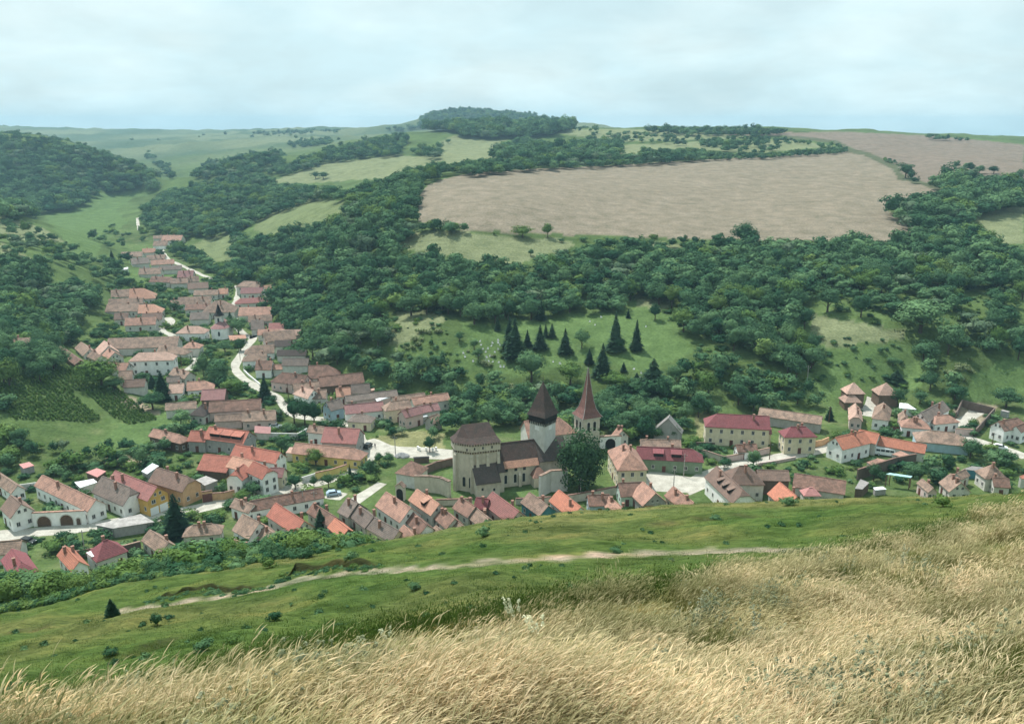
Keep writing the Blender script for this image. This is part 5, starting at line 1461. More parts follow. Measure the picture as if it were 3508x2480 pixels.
ROADPTS = []
def put_road(name, pts, width, label, lift=0.05):
    W_ = [valley(*zp(r_, x, y)) for r_, x, y in pts]
    P = []
    for i in range(len(W_) - 1):                      # Catmull-Rom through the points
        p0, p1, p2, p3 = W_[max(i - 1, 0)], W_[i], W_[i + 1], W_[min(i + 2, len(W_) - 1)]
        n = max(2, int(np.linalg.norm(p2 - p1) / 2.5))
        for k_ in range(n):
            s = k_ / n
            P.append(0.5 * ((2 * p1) + (-p0 + p2) * s + (2 * p0 - 5 * p1 + 4 * p2 - p3) * s * s + (-p0 + 3 * p1 - 3 * p2 + p3) * s ** 3))
    P.append(W_[-1])
    P = np.array(P)
    T_ = np.gradient(P[:, :2], axis=0); T_ /= np.linalg.norm(T_, axis=1)[:, None] + 1e-9
    N_ = np.stack([-T_[:, 1], T_[:, 0]], 1)
    wob = 1 + 0.10 * np.sin(np.arange(len(P)) * 0.9) + 0.07 * np.sin(np.arange(len(P)) * 0.37 + 1)
    cols = np.linspace(-0.5, 0.5, 5)
    vs = []
    for i in range(len(P)):
        for c_ in cols:
            x, y = P[i, 0] + N_[i, 0] * c_ * width * wob[i], P[i, 1] + N_[i, 1] * c_ * width * wob[i]
            vs.append((x, y))
    vs = np.array(vs)
    z = far_height(vs[:, 0], vs[:, 1]) + lift
    fs = [(i * 5 + j, i * 5 + j + 1, (i + 1) * 5 + j + 1, (i + 1) * 5 + j) for i in range(len(P) - 1) for j in range(4)]
    o = add_mesh(name, np.column_stack([vs, z]), fs, m_road, smooth=True)
    bm = bmesh.new(); bm.from_mesh(o.data); bmesh.ops.recalc_face_normals(bm, faces=bm.faces)
    if bm.faces and bm.faces[0].normal.z < 0: bmesh.ops.reverse_faces(bm, faces=bm.faces)
    bm.to_mesh(o.data); bm.free()
    o["kind"] = "structure"; o["label"] = label
    ROADPTS.append((P[:, :2], width / 2 + 0.6))
    return o

put_road("street", [('A', -150, 1130), ('A', 0, 1112), ('A', 300, 1080), ('A', 700, 1040), ('A', 1050, 985), ('A', 1420, 935), ('A', 1650, 890), ('A', 1900, 830), ('A', 2100, 765), ('B', 300, 735), ('B', 470, 705), ('B', 640, 665), ('B', 800, 625), ('B', 950, 575), ('B', 1060, 510), ('B', 1140, 450), ('B', 1190, 390)], 6.0, "pale dusty main street past the white houses")
put_road("street", [('B', 1120, 290), ('B', 1200, 330), ('B', 1320, 365), ('B', 1500, 378), ('B', 1700, 390), ('B', 1930, 405)], 9.5, "wide white gravel road towards the church", 0.058)
put_road("street", [('B', 1160, 420), ('B', 1190, 350), ('B', 1120, 290), ('B', 1090, 210), ('B', 1010, 140), ('B', 880, 105), ('B', 760, 90), ('G', 620, 790), ('G', 500, 690), ('G', 420, 600), ('G', 250, 520), ('G', 110, 430), ('G', 30, 350), ('G', 20, 290), ('G', 60, 210), ('G', 120, 130), ('G', 180, 50), ('G', 200, 0), ('H', 1600, 1170), ('H', 1480, 1080), ('H', 1440, 960), ('H', 1440, 880), ('H', 1470, 780), ('H', 1490, 710), ('H', 1465, 655)], 3.9, "white road climbing through the upper village", 0.054)
put_road("street", [('H', 690, 240), ('H', 740, 330), ('H', 790, 395), ('H', 880, 440), ('H', 1000, 495), ('H', 1130, 555), ('H', 1260, 600)], 3.8, "far white road at the head of the village")
put_road("lane", [('F', 1230, 640), ('F', 1300, 610), ('F', 1350, 560), ('F', 1375, 520), ('F', 1330, 505)], 4.0, "pale lane beside the white school")
put_road("lane", [('H', 700, 1070), ('H', 740, 1110), ('H', 800, 1130), ('H', 870, 1165)], 4.0, "pale lane left of the small church")
put_road("lane", [('H', 780, 970), ('H', 825, 1010), ('H', 800, 1050)], 4.0, "short pale lane in the western roof cluster")
put_road("lane", [('B', 1030, 835), ('B', 1110, 775), ('B', 1210, 710), ('B', 1300, 650)], 3.6, "pale lane running up to the churchyard gate")
put_road("square", [('D', 520, 740), ('D', 640, 760), ('D', 800, 780), ('D', 960, 800), ('D', 1050, 830)], 13.0, "pale paved village square in front of the green house")
put_road("street", [('D', 960, 800), ('D', 1050, 720), ('D', 1200, 660), ('D', 1400, 610), ('D', 1600, 565), ('D', 1850, 528), ('D', 2110, 480), ('E', 420, 890)], 5.0, "pale road over the little bridge to the right", 0.062)
put_road("street", [('E', 1560, 830), ('E', 1750, 860), ('E', 1900, 900), ('E', 2050, 945), ('E', 2180, 985), ('E', 2330, 1050)], 5.0, "dusty road before the houses at the right edge")
put_road("drive", [('E', 760, 640), ('E', 800, 560), ('E', 830, 470)], 5.0, "pale paved drive between the pink and the hipped house")
put_road("drive", [('E', 1640, 740), ('E', 1780, 640), ('E', 1850, 590)], 5.0, "rubble strewn drive inside the unfinished walls")
put_road("path", [('H', 490, -10), ('H', 495, 50), ('H', 505, 110)], 3.0, "short white track far up the valley")
put_road("paved_plot", [('L', 1840, 820), ('L', 1960, 835), ('L', 2060, 850)], 4.5, "small white paved plot beside the churchyard lane")

# ------------------------------------------------------------------ utility poles
def put_pole(reg, x, yb, yt, label):
    px, py = zp(reg, x, yb); g = valley(px, py)
    h = max(5.5, z_seen(px, zp(reg, x, yt)[1], g[0], g[1]) - g[2])
    root = empty("utility_pole", (g[0], g[1], g[2]), random.uniform(-0.5, 0.5))
    bm = bmesh.new(); loft(bm, [[(a_, b__, -1) for a_, b__ in ngon(7, 0.16)], [(a_, b__, h) for a_, b__ in ngon(7, 0.10)]]); mesh_part("post", bm, M_CONCRETE if random.random() < 0.5 else M_WOOD, root)
    bm = bmesh.new(); box_data(bm, -0.8, 0.8, -0.06, 0.06, h - 0.7, h - 0.58); arm = mesh_part("crossarm", bm, M_IRON, root)
    for k_ in (-0.65, 0.0, 0.65):
        bm = bmesh.new(); prism(bm, ngon(6, 0.05, 0, k_, 0), h - 0.577, h - 0.36); mesh_part("insulator", bm, M_WHITEPAINT, arm)
    tag(root, label, "pole", "utility poles in the village")
for a_ in [('B', 1415, 400, 240, "tall pole beside the gravel heap at the road junction"), ('B', 612, 890, 700, "pole in front of the long low white house"), ('B', 712, 880, 770, "short pole by the right windows of the long white house"),
           ('D', 1622, 570, 425, "pole at the road below the big cream hall"), ('D', 872, 722, 520, "pole before the green house"), ('D', 785, 810, 740, "pole on the near edge of the square"), ('E', 1978, 965, 800, "pole before the white house near the right edge"),
           ('E', 178, 370, 150, "tall pole on the meadow slope at right"), ('G', 540, 610, 465, "pole before the pink street houses"), ('G', 866, 760, 600, "pole at the pale blue house"), ('G', 66, 240, 175, "pole at the upper bend of the road"),
           ('A', 2090, 715, 640, "pole before the twin gabled house"), ('C', 1456, 1375, 1185, "pole in front of the great lime tree"), ('E', 395, 700, 545, "pole beside the long grey barn"), ('F', 1212, 600, 480, "pole beside the school"), ('H', 1680, 1090, 1000, "pole beside the straight road near the small church"), ('M', 1330, 470, 320, "pole behind the narrow white outhouse")]:
    put_pole(*a_)

# ------------------------------------------------------------------ vehicles
M_TYRE = plain_mat("tyre_rubber", (0.02, 0.02, 0.02), 0.9)
def car_body(bm, L_, W_, prof):
    """side profile (x, z) swept across the width with a slight tumblehome"""
    n = len(prof)
    rings = []
    for y, k_ in ((-W_ / 2, 0.97), (-W_ / 2 + 0.12, 1.0), (W_ / 2 - 0.12, 1.0), (W_ / 2, 0.97)):
        rings.append([bm.verts.new((x * (1 if z < 0.9 else k_), y * (1 if z < 0.95 else 0.9), z)) for x, z in prof])
    for a_, b__ in zip(rings, rings[1:]):
        for i in range(n):
            bm.faces.new((a_[i], a_[(i + 1) % n], b__[(i + 1) % n], b__[i]))
    bm.faces.new(rings[0][::-1]); bm.faces.new(rings[-1])

def put_vehicle(name, reg, x, y, rz, paint, label, cat, kind):
    g = valley(*zp(reg, x, y))
    root = empty(name, (g[0], g[1], g[2] + 0.06), rz)
    if kind == 'car':
        prof = [(-2.1, 0.35), (2.1, 0.35), (2.15, 0.75), (1.95, 0.95), (1.0, 1.05), (0.45, 1.55), (-1.35, 1.6), (-2.0, 1.1), (-2.15, 0.7)]; W_, R_, ax = 1.75, 0.33, 1.35
        glass = [(0.55, 0.98, 1.06, 1.5), (-1.3, 0.40, 1.06, 1.5)]
    else:
        prof = [(-3.2, 0.4), (3.2, 0.4), (3.3, 1.0), (3.0, 1.5), (2.6, 2.45), (2.2, 2.6), (-3.0, 2.6), (-3.25, 2.3)]; W_, R_, ax = 2.1, 0.38, 2.0
        glass = [(-2.9, -1.7, 1.5, 2.2), (-1.5, -0.3, 1.5, 2.2), (-0.1, 1.1, 1.5, 2.2), (1.3, 2.4, 1.5, 2.2)]
    bm = bmesh.new(); car_body(bm, 4, W_, prof); mesh_part("body", bm, paint, root)
    for x0, x1, z0, z1 in glass:
        bm = bmesh.new(); box_data(bm, min(x0, x1), max(x0, x1), -W_ / 2 * 0.93 - 0.03, W_ / 2 * 0.93 + 0.03, z0, z1); mesh_part("side_window", bm, M_GLASS, root)
    bm = bmesh.new(); fx = 0.98 if kind == 'car' else 2.86
    vs = [bm.verts.new(p) for p in (((fx, -W_ * 0.4, 1.08), (fx, W_ * 0.4, 1.08), (fx - 0.46, W_ * 0.38, 1.52), (fx - 0.46, -W_ * 0.38, 1.52)) if kind == 'car' else ((3.04, -0.9, 1.55), (3.04, 0.9, 1.55), (2.68, 0.9, 2.38), (2.68, -0.9, 2.38)))]
    bm.faces.new(vs); mesh_part("windscreen", bm, M_GLASS, root)
    for sx in (-1, 1):
        for sy in (-1, 1):
            bm = bmesh.new()
            ring = [(R_ * math.cos(2 * math.pi * i / 14), R_ * math.sin(2 * math.pi * i / 14)) for i in range(14)]
            loft(bm, [[(a_, -0.11, b__) for a_, b__ in ring], [(a_, 0.11, b__) for a_, b__ in ring]]); wv_ = mesh_part("wheel", bm, M_TYRE, root, (sx * ax, sy * (W_ / 2 - 0.06), R_))
            bm = bmesh.new(); loft(bm, [[(a_ * 0.6, -0.125, b__ * 0.6) for a_, b__ in ring], [(a_ * 0.6, 0.125, b__ * 0.6) for a_, b__ in ring]]); mesh_part("rim", bm, M_SHEETWHITE, wv_)
    for sy in (-0.6, 0.6):
        bm = bmesh.new(); xf = prof[2][0]; box_data(bm, xf - 0.08, xf + 0.02, sy - 0.15, sy + 0.15, 0.68, 0.84); mesh_part("headlight", bm, M_SHEETWHITE, root)
    tag(root, label, cat)
P_DARK = plain_mat("dark_car_paint", (0.03, 0.035, 0.035), 0.3); P_WHITE = plain_mat("white_car_paint", (0.75, 0.77, 0.78), 0.3); P_BLUE = plain_mat("pale_blue_car_paint", (0.35, 0.45, 0.55), 0.3)
put_vehicle("parked_car", 'T', 258, 275, R(75), P_DARK, "dark car parked at the road junction beside the broad pinkish roof", "car", 'car')
put_vehicle("minibus", 'N', 500, 415, R(-22), P_WHITE, "white minibus with dark windows parked in the yard of the orange barn", "minibus", 'bus')
put_vehicle("parked_car", 'M', 440, 372, R(-15), P_DARK, "dark car on the verge below the road at the left edge", "car", 'car')
put_vehicle("parked_car", 'L', 1925, 830, R(20), P_BLUE, "pale blue and white vehicle on the white paved plot", "car", 'car')
put_vehicle("parked_car", 'N', 1985, 330, R(-30), P_WHITE, "pale car on the dusty road near the right edge", "car", 'car')
put_vehicle("parked_car", 'F', 2135, 1195, R(5), P_WHITE, "white car in the yard of the pink walled house", "car", 'car')

# ------------------------------------------------------------------ the walker on the road
def skinned(name, verts, edges, rad, mat, parent, root_i=0, lev=1):
    me = bpy.data.meshes.new(name); me.from_pydata(verts, edges, [])
    o = bpy.data.objects.new(name, me); COL.objects.link(o); o.parent = parent
    md = o.modifiers.new("skin", 'SKIN'); md.use_smooth_shade = True
    for i, r_ in enumerate(rad):
        sv_ = me.skin_vertices[0].data[i]; sv_.radius = (r_, r_) if not isinstance(r_, tuple) else r_; sv_.use_root = i == root_i
    s_ = o.modifiers.new("sub", 'SUBSURF'); s_.levels = lev; s_.render_levels = lev
    me.materials.append(mat)
    return o
g = valley(*zp('T', 415, 290))
per = empty("person", (g[0], g[1], g[2] + 0.06), R(20)); tag(per, "lone person in dark clothes walking on the white gravel road", "person")
M_CLOTH = plain_mat("dark_clothes", (0.035, 0.035, 0.05), 0.9); M_SKIN = plain_mat("skin", (0.5, 0.32, 0.24), 0.6); M_HAIR = plain_mat("dark_hair", (0.03, 0.02, 0.015), 0.7)
pv_ = [(0, 0, 0.95), (0, 0.01, 1.2), (0, 0.02, 1.42), (0, 0.0, 1.53), (0, -0.01, 1.66), (0.10, 0, 0.9), (0.12, -0.12, 0.5), (0.12, -0.10, 0.08), (0.12, -0.24, 0.03), (-0.10, 0, 0.9), (-0.11, 0.08, 0.5), (-0.11, 0.24, 0.1), (-0.11, 0.14, 0.03),
       (0.19, 0.02, 1.38), (0.25, 0.08, 1.1), (0.24, -0.04, 0.88), (-0.19, 0.02, 1.38), (-0.25, -0.03, 1.1), (-0.24, -0.2, 0.92)]
pe_ = [(0, 1), (1, 2), (2, 3), (3, 4), (0, 5), (5, 6), (6, 7), (7, 8), (0, 9), (9, 10), (10, 11), (11, 12), (2, 13), (13, 14), (14, 15), (2, 16), (16, 17), (17, 18)]
skinned("body", pv_, pe_, [0.15, 0.14, 0.16, 0.06, 0.10, 0.10, 0.075, 0.05, 0.04, 0.10, 0.075, 0.05, 0.04, 0.07, 0.05, 0.04, 0.07, 0.05, 0.04], M_CLOTH, per)
bm = bmesh.new(); bmesh.ops.create_uvsphere(bm, u_segments=12, v_segments=8, radius=0.105); bmesh.ops.scale(bm, vec=(0.9, 1.0, 1.2), verts=bm.verts); hd = mesh_part("head", bm, M_SKIN, per, (0, -0.02, 1.67))
bm = bmesh.new(); bmesh.ops.create_uvsphere(bm, u_segments=12, v_segments=8, radius=0.112); bmesh.ops.scale(bm, vec=(0.95, 1.0, 1.0), verts=bm.verts); mesh_part("hair", bm, M_HAIR, hd, (0, 0.025, 0.045))

# ------------------------------------------------------------------ gravel heap, parapet posts, graves
g = valley(*zp('T', 1000, 470))
bm = bmesh.new(); bmesh.ops.create_icosphere(bm, subdivisions=3, radius=1.0)
for v_ in bm.verts:
    k_ = 1 + 0.12 * math.sin(v_.co.x * 7) * math.cos(v_.co.y * 6)
    v_.co = Vector((v_.co.x * 2.6 * k_, v_.co.y * 1.8 * k_, max(v_.co.z, -0.2) * 1.5 * (1 - 0.4 * math.hypot(v_.co.x, v_.co.y))))
gh = mesh_part("gravel_heap", bm, M_GRAVEL, None, (g[0], g[1], g[2])); tag(gh, "grey gravel heap beside the white road near the church", "gravel heap")
pr = valley(*zp('T', 1385, 345))
pp = empty("bridge_parapet", (pr[0], pr[1], pr[2])); tag(pp, "white posts and rails of the little bridge left of the choir", "parapet")
lastp = None
for x, y in ((1350, 325), (1385, 350), (1530, 352), (1678, 360), (1748, 345)):
    q = valley(*zp('T', x, y))
    bm = bmesh.new(); box_data(bm, -0.25, 0.25, -0.25, 0.25, -0.5, 1.1); box_data(bm, -0.32, 0.32, -0.32, 0.32, 1.102, 1.3); mesh_part("post", bm, M_WHITEPAINT, pp, tuple(q - pr))
    if lastp is not None:
        d_ = q - lastp; l_ = math.hypot(d_[0], d_[1])
        for z_ in (0.45, 0.85):
            bm = bmesh.new(); box_data(bm, 0.27, l_ - 0.27, -0.05, 0.05, z_, z_ + 0.09); mesh_part("rail", bm, M_WHITEPAINT, pp, tuple(lastp - pr), math.atan2(d_[1], d_[0]))
    lastp = q
put_flat("shed", 'T', [(1245, 478), (1590, 458), (1605, 488), (1258, 512)], 1.9, M_BLACKWOOD, 'brown', "dark flat roofed shed by the stream left of the church", drop=0.1)
bm = bmesh.new(); box_data(bm, -0.5, 0.5, -1.0, 1.0, -0.4, 0.25); box_data(bm, -0.42, 0.42, 0.72, 0.95, 0.252, 1.25); prism(bm, [(-0.42, 0.72), (0.42, 0.72), (0.30, 0.95), (-0.30, 0.95)], 1.252, 1.45)
ME_GRAVE = bm_mesh("gravestone", bm, plain_mat("grave_marble", (0.52, 0.53, 0.53), 0.6, 0, 2.0))
for i, (x, y) in enumerate([(240, 562), (250, 592), (400, 553), (398, 573), (415, 592), (290, 655), (95, 665), (110, 697), (300, 702), (287, 735), (318, 735), (352, 740), (405, 745), (180, 735), (420, 783), (448, 785), (460, 712), (265, 630), (340, 600), (350, 575), (400, 632), (1300, 350), (1200, 388), (1245, 418), (1690, 433), (1585, 803), (880, 740), (940, 755), (820, 620), (1650, 840), (1640, 880), (215, 575), (310, 625), (370, 655), (330, 690), (230, 680)]):
    g = valley(*zp('K', x, y))
    o = link("gravestone", ME_GRAVE, None, (g[0], g[1], g[2]), random.uniform(-0.5, 0.5), (random.uniform(0.5, 0.8), random.uniform(0.35, 0.6), random.uniform(0.3, 0.55)))
    tag(o, "small white gravestone on the green hillside cemetery", "gravestone", "gravestones of the hillside cemetery")

# ------------------------------------------------------------------ foliage
def leaf_mat(name, dark, light, trans=0.2, pale=None):
    m = bpy.data.materials.new(name); m.use_nodes = True
    t = m.node_tree
    for n in list(t.nodes): t.nodes.remove(n)
    out = t.nodes.new("ShaderNodeOutputMaterial")
    oi = t.nodes.new("ShaderNodeObjectInfo")
    geo = t.nodes.new("ShaderNodeNewGeometry")
    n1 = noise(t, 0.55, 3, 0.6, geo.outputs["Position"])
    c = mixrgb(t, 'MIX', ramp(t, oi.outputs["Random"], [(0.0, 0.0), (0.55, 0.38), (0.85, 0.62), (1.0, 1.0)]).outputs[0], dark, light)
    c = mixrgb(t, 'MULTIPLY', 1.0, c, ramp(t, n1.outputs[0], [(0.3, (0.70, 0.74, 0.72)), (0.7, (1.35, 1.28, 1.2))]).outputs[0])
    if pale:
        n3 = noise(t, 1.4, 3, 0.6, geo.outputs["Position"])
        c = mixrgb(t, 'MIX', ramp(t, n3.outputs[0], [(0.48, 0.0), (0.6, 0.85)]).outputs[0], c, pale)
    d = t.nodes.new("ShaderNodeBsdfDiffuse"); tr = t.nodes.new("ShaderNodeBsdfTranslucent"); mx = t.nodes.new("ShaderNodeMixShader")
    mx.inputs[0].default_value = trans
    t.links.new(c, d.inputs[0]); t.links.new(c, tr.inputs[0]); t.links.new(d.outputs[0], mx.inputs[1]); t.links.new(tr.outputs[0], mx.inputs[2]); t.links.new(mx.outputs[0], out.inputs[0])
    return m
M_LEAF = leaf_mat("broad_leaves", (0.030, 0.084, 0.046), (0.135, 0.235, 0.112))
M_LEAF2 = leaf_mat("light_leaves", (0.080, 0.150, 0.045), (0.150, 0.225, 0.075))
M_NEEDLE = leaf_mat("spruce_needles", (0.022, 0.050, 0.032), (0.046, 0.088, 0.050), 0.15)
M_PALE = leaf_mat("blossoming_leaves", (0.10, 0.15, 0.05), (0.14, 0.19, 0.07), 0.3, (0.50, 0.52, 0.34))
M_VINE = leaf_mat("vine_leaves", (0.080, 0.150, 0.045), (0.150, 0.230, 0.075))
M_BARK = plain_mat("bark", (0.075, 0.055, 0.042), 0.95, 0, 3.0)

def leaf_cloud(g, centres, radii, per, size, squash=1.0, up=0.25):
    """quads spread over the surface of leaf clumps"""
    P, N, S = [], [], []
    mid_ = np.mean(centres, 0)
    for c_, r_ in zip(centres, radii):
        d = g.normal(size=(per, 3)); d /= np.linalg.norm(d, axis=1)[:, None]
        rr_ = r_ * g.uniform(0.72, 1.08, per)[:, None]
        p = c_ + d * rr_ * np.array([1, 1, squash])
        o_ = (c_ - mid_) / (np.linalg.norm(c_ - mid_) + 1e-6)
        n = d * 0.9 + o_ * 0.7 + g.normal(size=(per, 3)) * 0.28; n[:, 2] += up
        P.append(p); N.append(n / np.linalg.norm(n, axis=1)[:, None]); S.append(size * g.uniform(0.65, 1.35, per))
    P, N, S = np.concatenate(P), np.concatenate(N), np.concatenate(S)
    a = np.cross(N, g.normal(size=N.shape)); a /= np.linalg.norm(a, axis=1)[:, None] + 1e-9
    b_ = np.cross(N, a)
    S = S[:, None]
    asp = g.uniform(0.55, 0.9, (len(P), 1))
    q = np.stack([P - a * S - b_ * S * asp * 0.4, P + b_ * S * asp * -0.9 + N * S * 0.1, P + a * S - b_ * S * asp * 0.3, P + a * S * 0.3 + b_ * S * asp, P - a * S * 0.5 + b_ * S * asp * 0.8], 1)
    return q

def cards_mesh(name, q, mat, core=None):
    n, k_ = q.shape[0], q.shape[1]
    vs = q.reshape(-1, 3)
    fs = np.arange(n * k_).reshape(n, k_)
    verts, faces = vs.tolist(), fs.tolist()
    if core is not None:
        bm = bmesh.new(); bmesh.ops.create_icosphere(bm, subdivisions=2, radius=1.0)
        off = len(verts)
        g = np.random.default_rng(5)
        for v_ in bm.verts:
            k2 = g.uniform(0.8, 1.1)
            verts.append((v_.co.x * core[0] * k2 + core[3], v_.co.y * core[1] * k2 + core[4], v_.co.z * core[2] * k2 + core[5]))
        bm.verts.index_update()
        for f in bm.faces: faces.append([off + v_.index for v_ in f.verts])
        bm.free()
    me = bpy.data.meshes.new(name); me.from_pydata(verts, [], faces); me.materials.append(mat)
    return me

def broad_crown(seed, ncl, per, size, mat, rx=0.37, zc=0.60, rz=0.39, low=-0.65, name="crown"):
    g = np.random.default_rng(seed)
    d = g.normal(size=(ncl * 3, 3)); d /= np.linalg.norm(d, axis=1)[:, None]
    d = d[d[:, 2] > low][:ncl]
    rad = g.uniform(0.55, 0.92, (len(d), 1))
    lop = 1 + 0.22 * np.sin(np.arctan2(d[:, 1], d[:, 0]) * 2 + g.uniform(0, 6))[:, None] + 0.12 * g.normal(size=(len(d), 1))
    c_ = d * rad * lop * np.array([rx, rx, rz]) + np.array([0, 0, zc])
    r_ = g.uniform(0.28, 0.46, len(d)) * rx
    return cards_mesh(name, leaf_cloud(g, c_, r_, per, size, 0.85), mat, (rx * 0.62, rx * 0.62, rz * 0.62, 0, 0, zc))

def conifer_crown(seed, tiers, per, size, mat, rx=0.19, name="crown"):
    g = np.random.default_rng(seed)
    qs = []
    for i in range(tiers):
        f = (i + 0.4) / tiers
        z = 0.07 + 0.92 * f
        r0 = rx * (1 - f) ** 0.85 * g.uniform(0.68, 1.25) + 0.008
        n = max(5, int(per * (1 - f) + 3))
        a = g.uniform(0, 6.28) + np.arange(n) * 2 * math.pi / n + g.normal(size=n) * 0.15
        for k_ in range(2):
            rr_ = r0 * (1.0 if k_ == 0 else 0.6) * g.uniform(0.8, 1.1, n)
            tip = np.stack([np.cos(a) * rr_, np.sin(a) * rr_, np.full(n, z - 0.055 * (1 - f) * (1 if k_ == 0 else -0.3)) + g.normal(size=n) * 0.006], 1)
            inn = np.stack([np.cos(a) * rr_ * 0.15, np.sin(a) * rr_ * 0.15, np.full(n, z + 0.022)], 1)
            sd = np.stack([-np.sin(a), np.cos(a), np.zeros(n)], 1) * (size * (0.4 + 0.9 * (1 - f)))[..., None] if np.ndim(size) else np.stack([-np.sin(a), np.cos(a), np.zeros(n)], 1) * size * (0.45 + 0.9 * (1 - f))
            mid = (tip * 0.62 + inn * 0.38); dro = np.array([0, 0, -0.03])
            qs.append(np.stack([inn, mid + sd + dro * 0.6, tip, mid - sd + dro * 0.6, mid * 0.5 + inn * 0.5 + dro * 0.2], 1))
    return cards_mesh(name, np.concatenate(qs), mat, (rx * 0.42, rx * 0.42, 0.36, 0, 0, 0.40))

def trunk_mesh(seed, conifer=False):
    g = random.Random(seed)
    bm = bmesh.new()
    top = 0.62 if not conifer else 0.9
    loft(bm, [[(x, y, -0.06) for x, y in ngon(7, 0.034)], [(x, y, 0.18) for x, y in ngon(7, 0.024, 0.2, 0.004, 0.0)], [(x, y, top) for x, y in ngon(7, 0.008, 0.4, 0.01, -0.008)]])
    if not conifer:
        for k_ in range(5):
            a = g.uniform(0, 6.28); z0 = g.uniform(0.16, 0.34); l_ = g.uniform(0.16, 0.26)
            ex, ey, ez = math.cos(a) * l_, math.sin(a) * l_, z0 + g.uniform(0.16, 0.3)
            loft(bm, [[(x, y, z0) for x, y in ngon(5, 0.012)], [(x + ex * 0.5, y + ey * 0.5, z0 + (ez - z0) * 0.55) for x, y in ngon(5, 0.008)], [(x + ex, y + ey, ez) for x, y in ngon(5, 0.003)]])
    bmesh.ops.recalc_face_normals(bm, faces=bm.faces)
    return bm_mesh("trunk", bm, M_BARK)

HI = [broad_crown(100 + i, 32, 62, 0.023, M_LEAF if i < 5 else M_LEAF2) for i in range(7)]
M_LEAF3 = leaf_mat("willow_leaves", (0.075, 0.125, 0.075), (0.150, 0.205, 0.130))
LO = [broad_crown(200 + i, 17 + 2 * (i % 3), 26, 0.044, M_LEAF if i < 5 else M_LEAF2, rx=(0.37, 0.42, 0.31, 0.37, 0.34, 0.38)[i], zc=(0.60, 0.55, 0.58, 0.6, 0.62, 0.6)[i]) for i in range(6)] + [broad_crown(230, 16, 26, 0.040, M_LEAF3)]
CON = [conifer_crown(300 + i, 26, 17, 0.030, M_NEEDLE, rx=(0.20, 0.17, 0.23)[i]) for i in range(3)]
CYP = [conifer_crown(310, 24, 12, 0.025, M_NEEDLE, rx=0.13)]
BUSH = [broad_crown(400 + i, 16, 26, 0.06, M_LEAF if i < 3 else M_LEAF2, rx=0.52, zc=0.44, rz=0.46, low=-0.5, name="foliage") for i in range(4)]
PALEB = [broad_crown(420 + i, 14, 26, 0.06, M_PALE, rx=0.52, zc=0.42, rz=0.46, low=-0.5, name="foliage") for i in range(2)]
M_LIME = leaf_mat("lime_leaves", (0.030, 0.074, 0.036), (0.052, 0.105, 0.050))
LIME = broad_crown(150, 90, 60, 0.020, M_LIME, rx=0.40, zc=0.52, rz=0.48, low=-0.95)
TRK = [trunk_mesh(i) for i in range(3)]; TRKC = trunk_mesh(9, True)
bm = bmesh.new()
for a_ in range(5):
    x, y = 0.12 * math.cos(a_ * 1.26), 0.12 * math.sin(a_ * 1.26)
    loft(bm, [[(p + x * 0.2, q + y * 0.2, -0.1) for p, q in ngon(4, 0.02)], [(p + x, q + y, 0.5) for p, q in ngon(4, 0.006)]])
STEM = bm_mesh("stem", bm, M_BARK)

KIT = bpy.data.collections.new("kit")            # source meshes for the masses; not linked to the scene
def kit_set(name, meshes):
    c_ = bpy.data.collections.new(name)
    for i, me in enumerate(meshes):
        o = bpy.data.objects.new("%s_%02d" % (name, i), me); c_.objects.link(o)
    return c_

def scatter_stuff(name, pts, scale, rot, idx, coll, label):
    """one object: points that carry instances (the masses nobody could count)"""
    pts = np.asarray(pts, float)
    me = bpy.data.meshes.new(name)
    me.vertices.add(len(pts)); me.vertices.foreach_set("co", pts.ravel())
    a = me.attributes.new("scl", 'FLOAT_VECTOR', 'POINT'); a.data.foreach_set("vector", np.asarray(scale, float).ravel())
    a = me.attributes.new("rot", 'FLOAT_VECTOR', 'POINT'); a.data.foreach_set("vector", np.asarray(rot, float).ravel())
    a = me.attributes.new("idx", 'INT', 'POINT'); a.data.foreach_set("value", np.asarray(idx, np.int32))
    o = bpy.data.objects.new(name, me); COL.objects.link(o)
    ng = bpy.data.node_groups.new(name + "_nodes", 'GeometryNodeTree')
    ng.interface.new_socket("Geometry", in_out='INPUT', socket_type='NodeSocketGeometry')
    ng.interface.new_socket("Geometry", in_out='OUTPUT', socket_type='NodeSocketGeometry')
    gi = ng.nodes.new("NodeGroupInput"); go = ng.nodes.new("NodeGroupOutput")
    iop = ng.nodes.new("GeometryNodeInstanceOnPoints"); ci = ng.nodes.new("GeometryNodeCollectionInfo")
    ci.inputs["Collection"].default_value = coll; ci.inputs["Separate Children"].default_value = True; ci.inputs["Reset Children"].default_value = True
    def attr(nm, ty):
        n = ng.nodes.new("GeometryNodeInputNamedAttribute"); n.data_type = ty; n.inputs["Name"].default_value = nm
        return n.outputs["Attribute"]
    iop.inputs["Pick Instance"].default_value = True
    ng.links.new(gi.outputs[0], iop.inputs["Points"]); ng.links.new(ci.outputs[0], iop.inputs["Instance"])
    ng.links.new(attr("idx", 'INT'), iop.inputs["Instance Index"]); ng.links.new(attr("scl", 'FLOAT_VECTOR'), iop.inputs["Scale"])
    e2r = ng.nodes.new("FunctionNodeEulerToRotation"); ng.links.new(attr("rot", 'FLOAT_VECTOR'), e2r.inputs[0]); ng.links.new(e2r.outputs[0], iop.inputs["Rotation"])
    ng.links.new(iop.outputs[0], go.inputs[0])
    md = o.modifiers.new("scatter", 'NODES'); md.node_group = ng
    o["kind"] = "stuff"; o["label"] = label
    return o

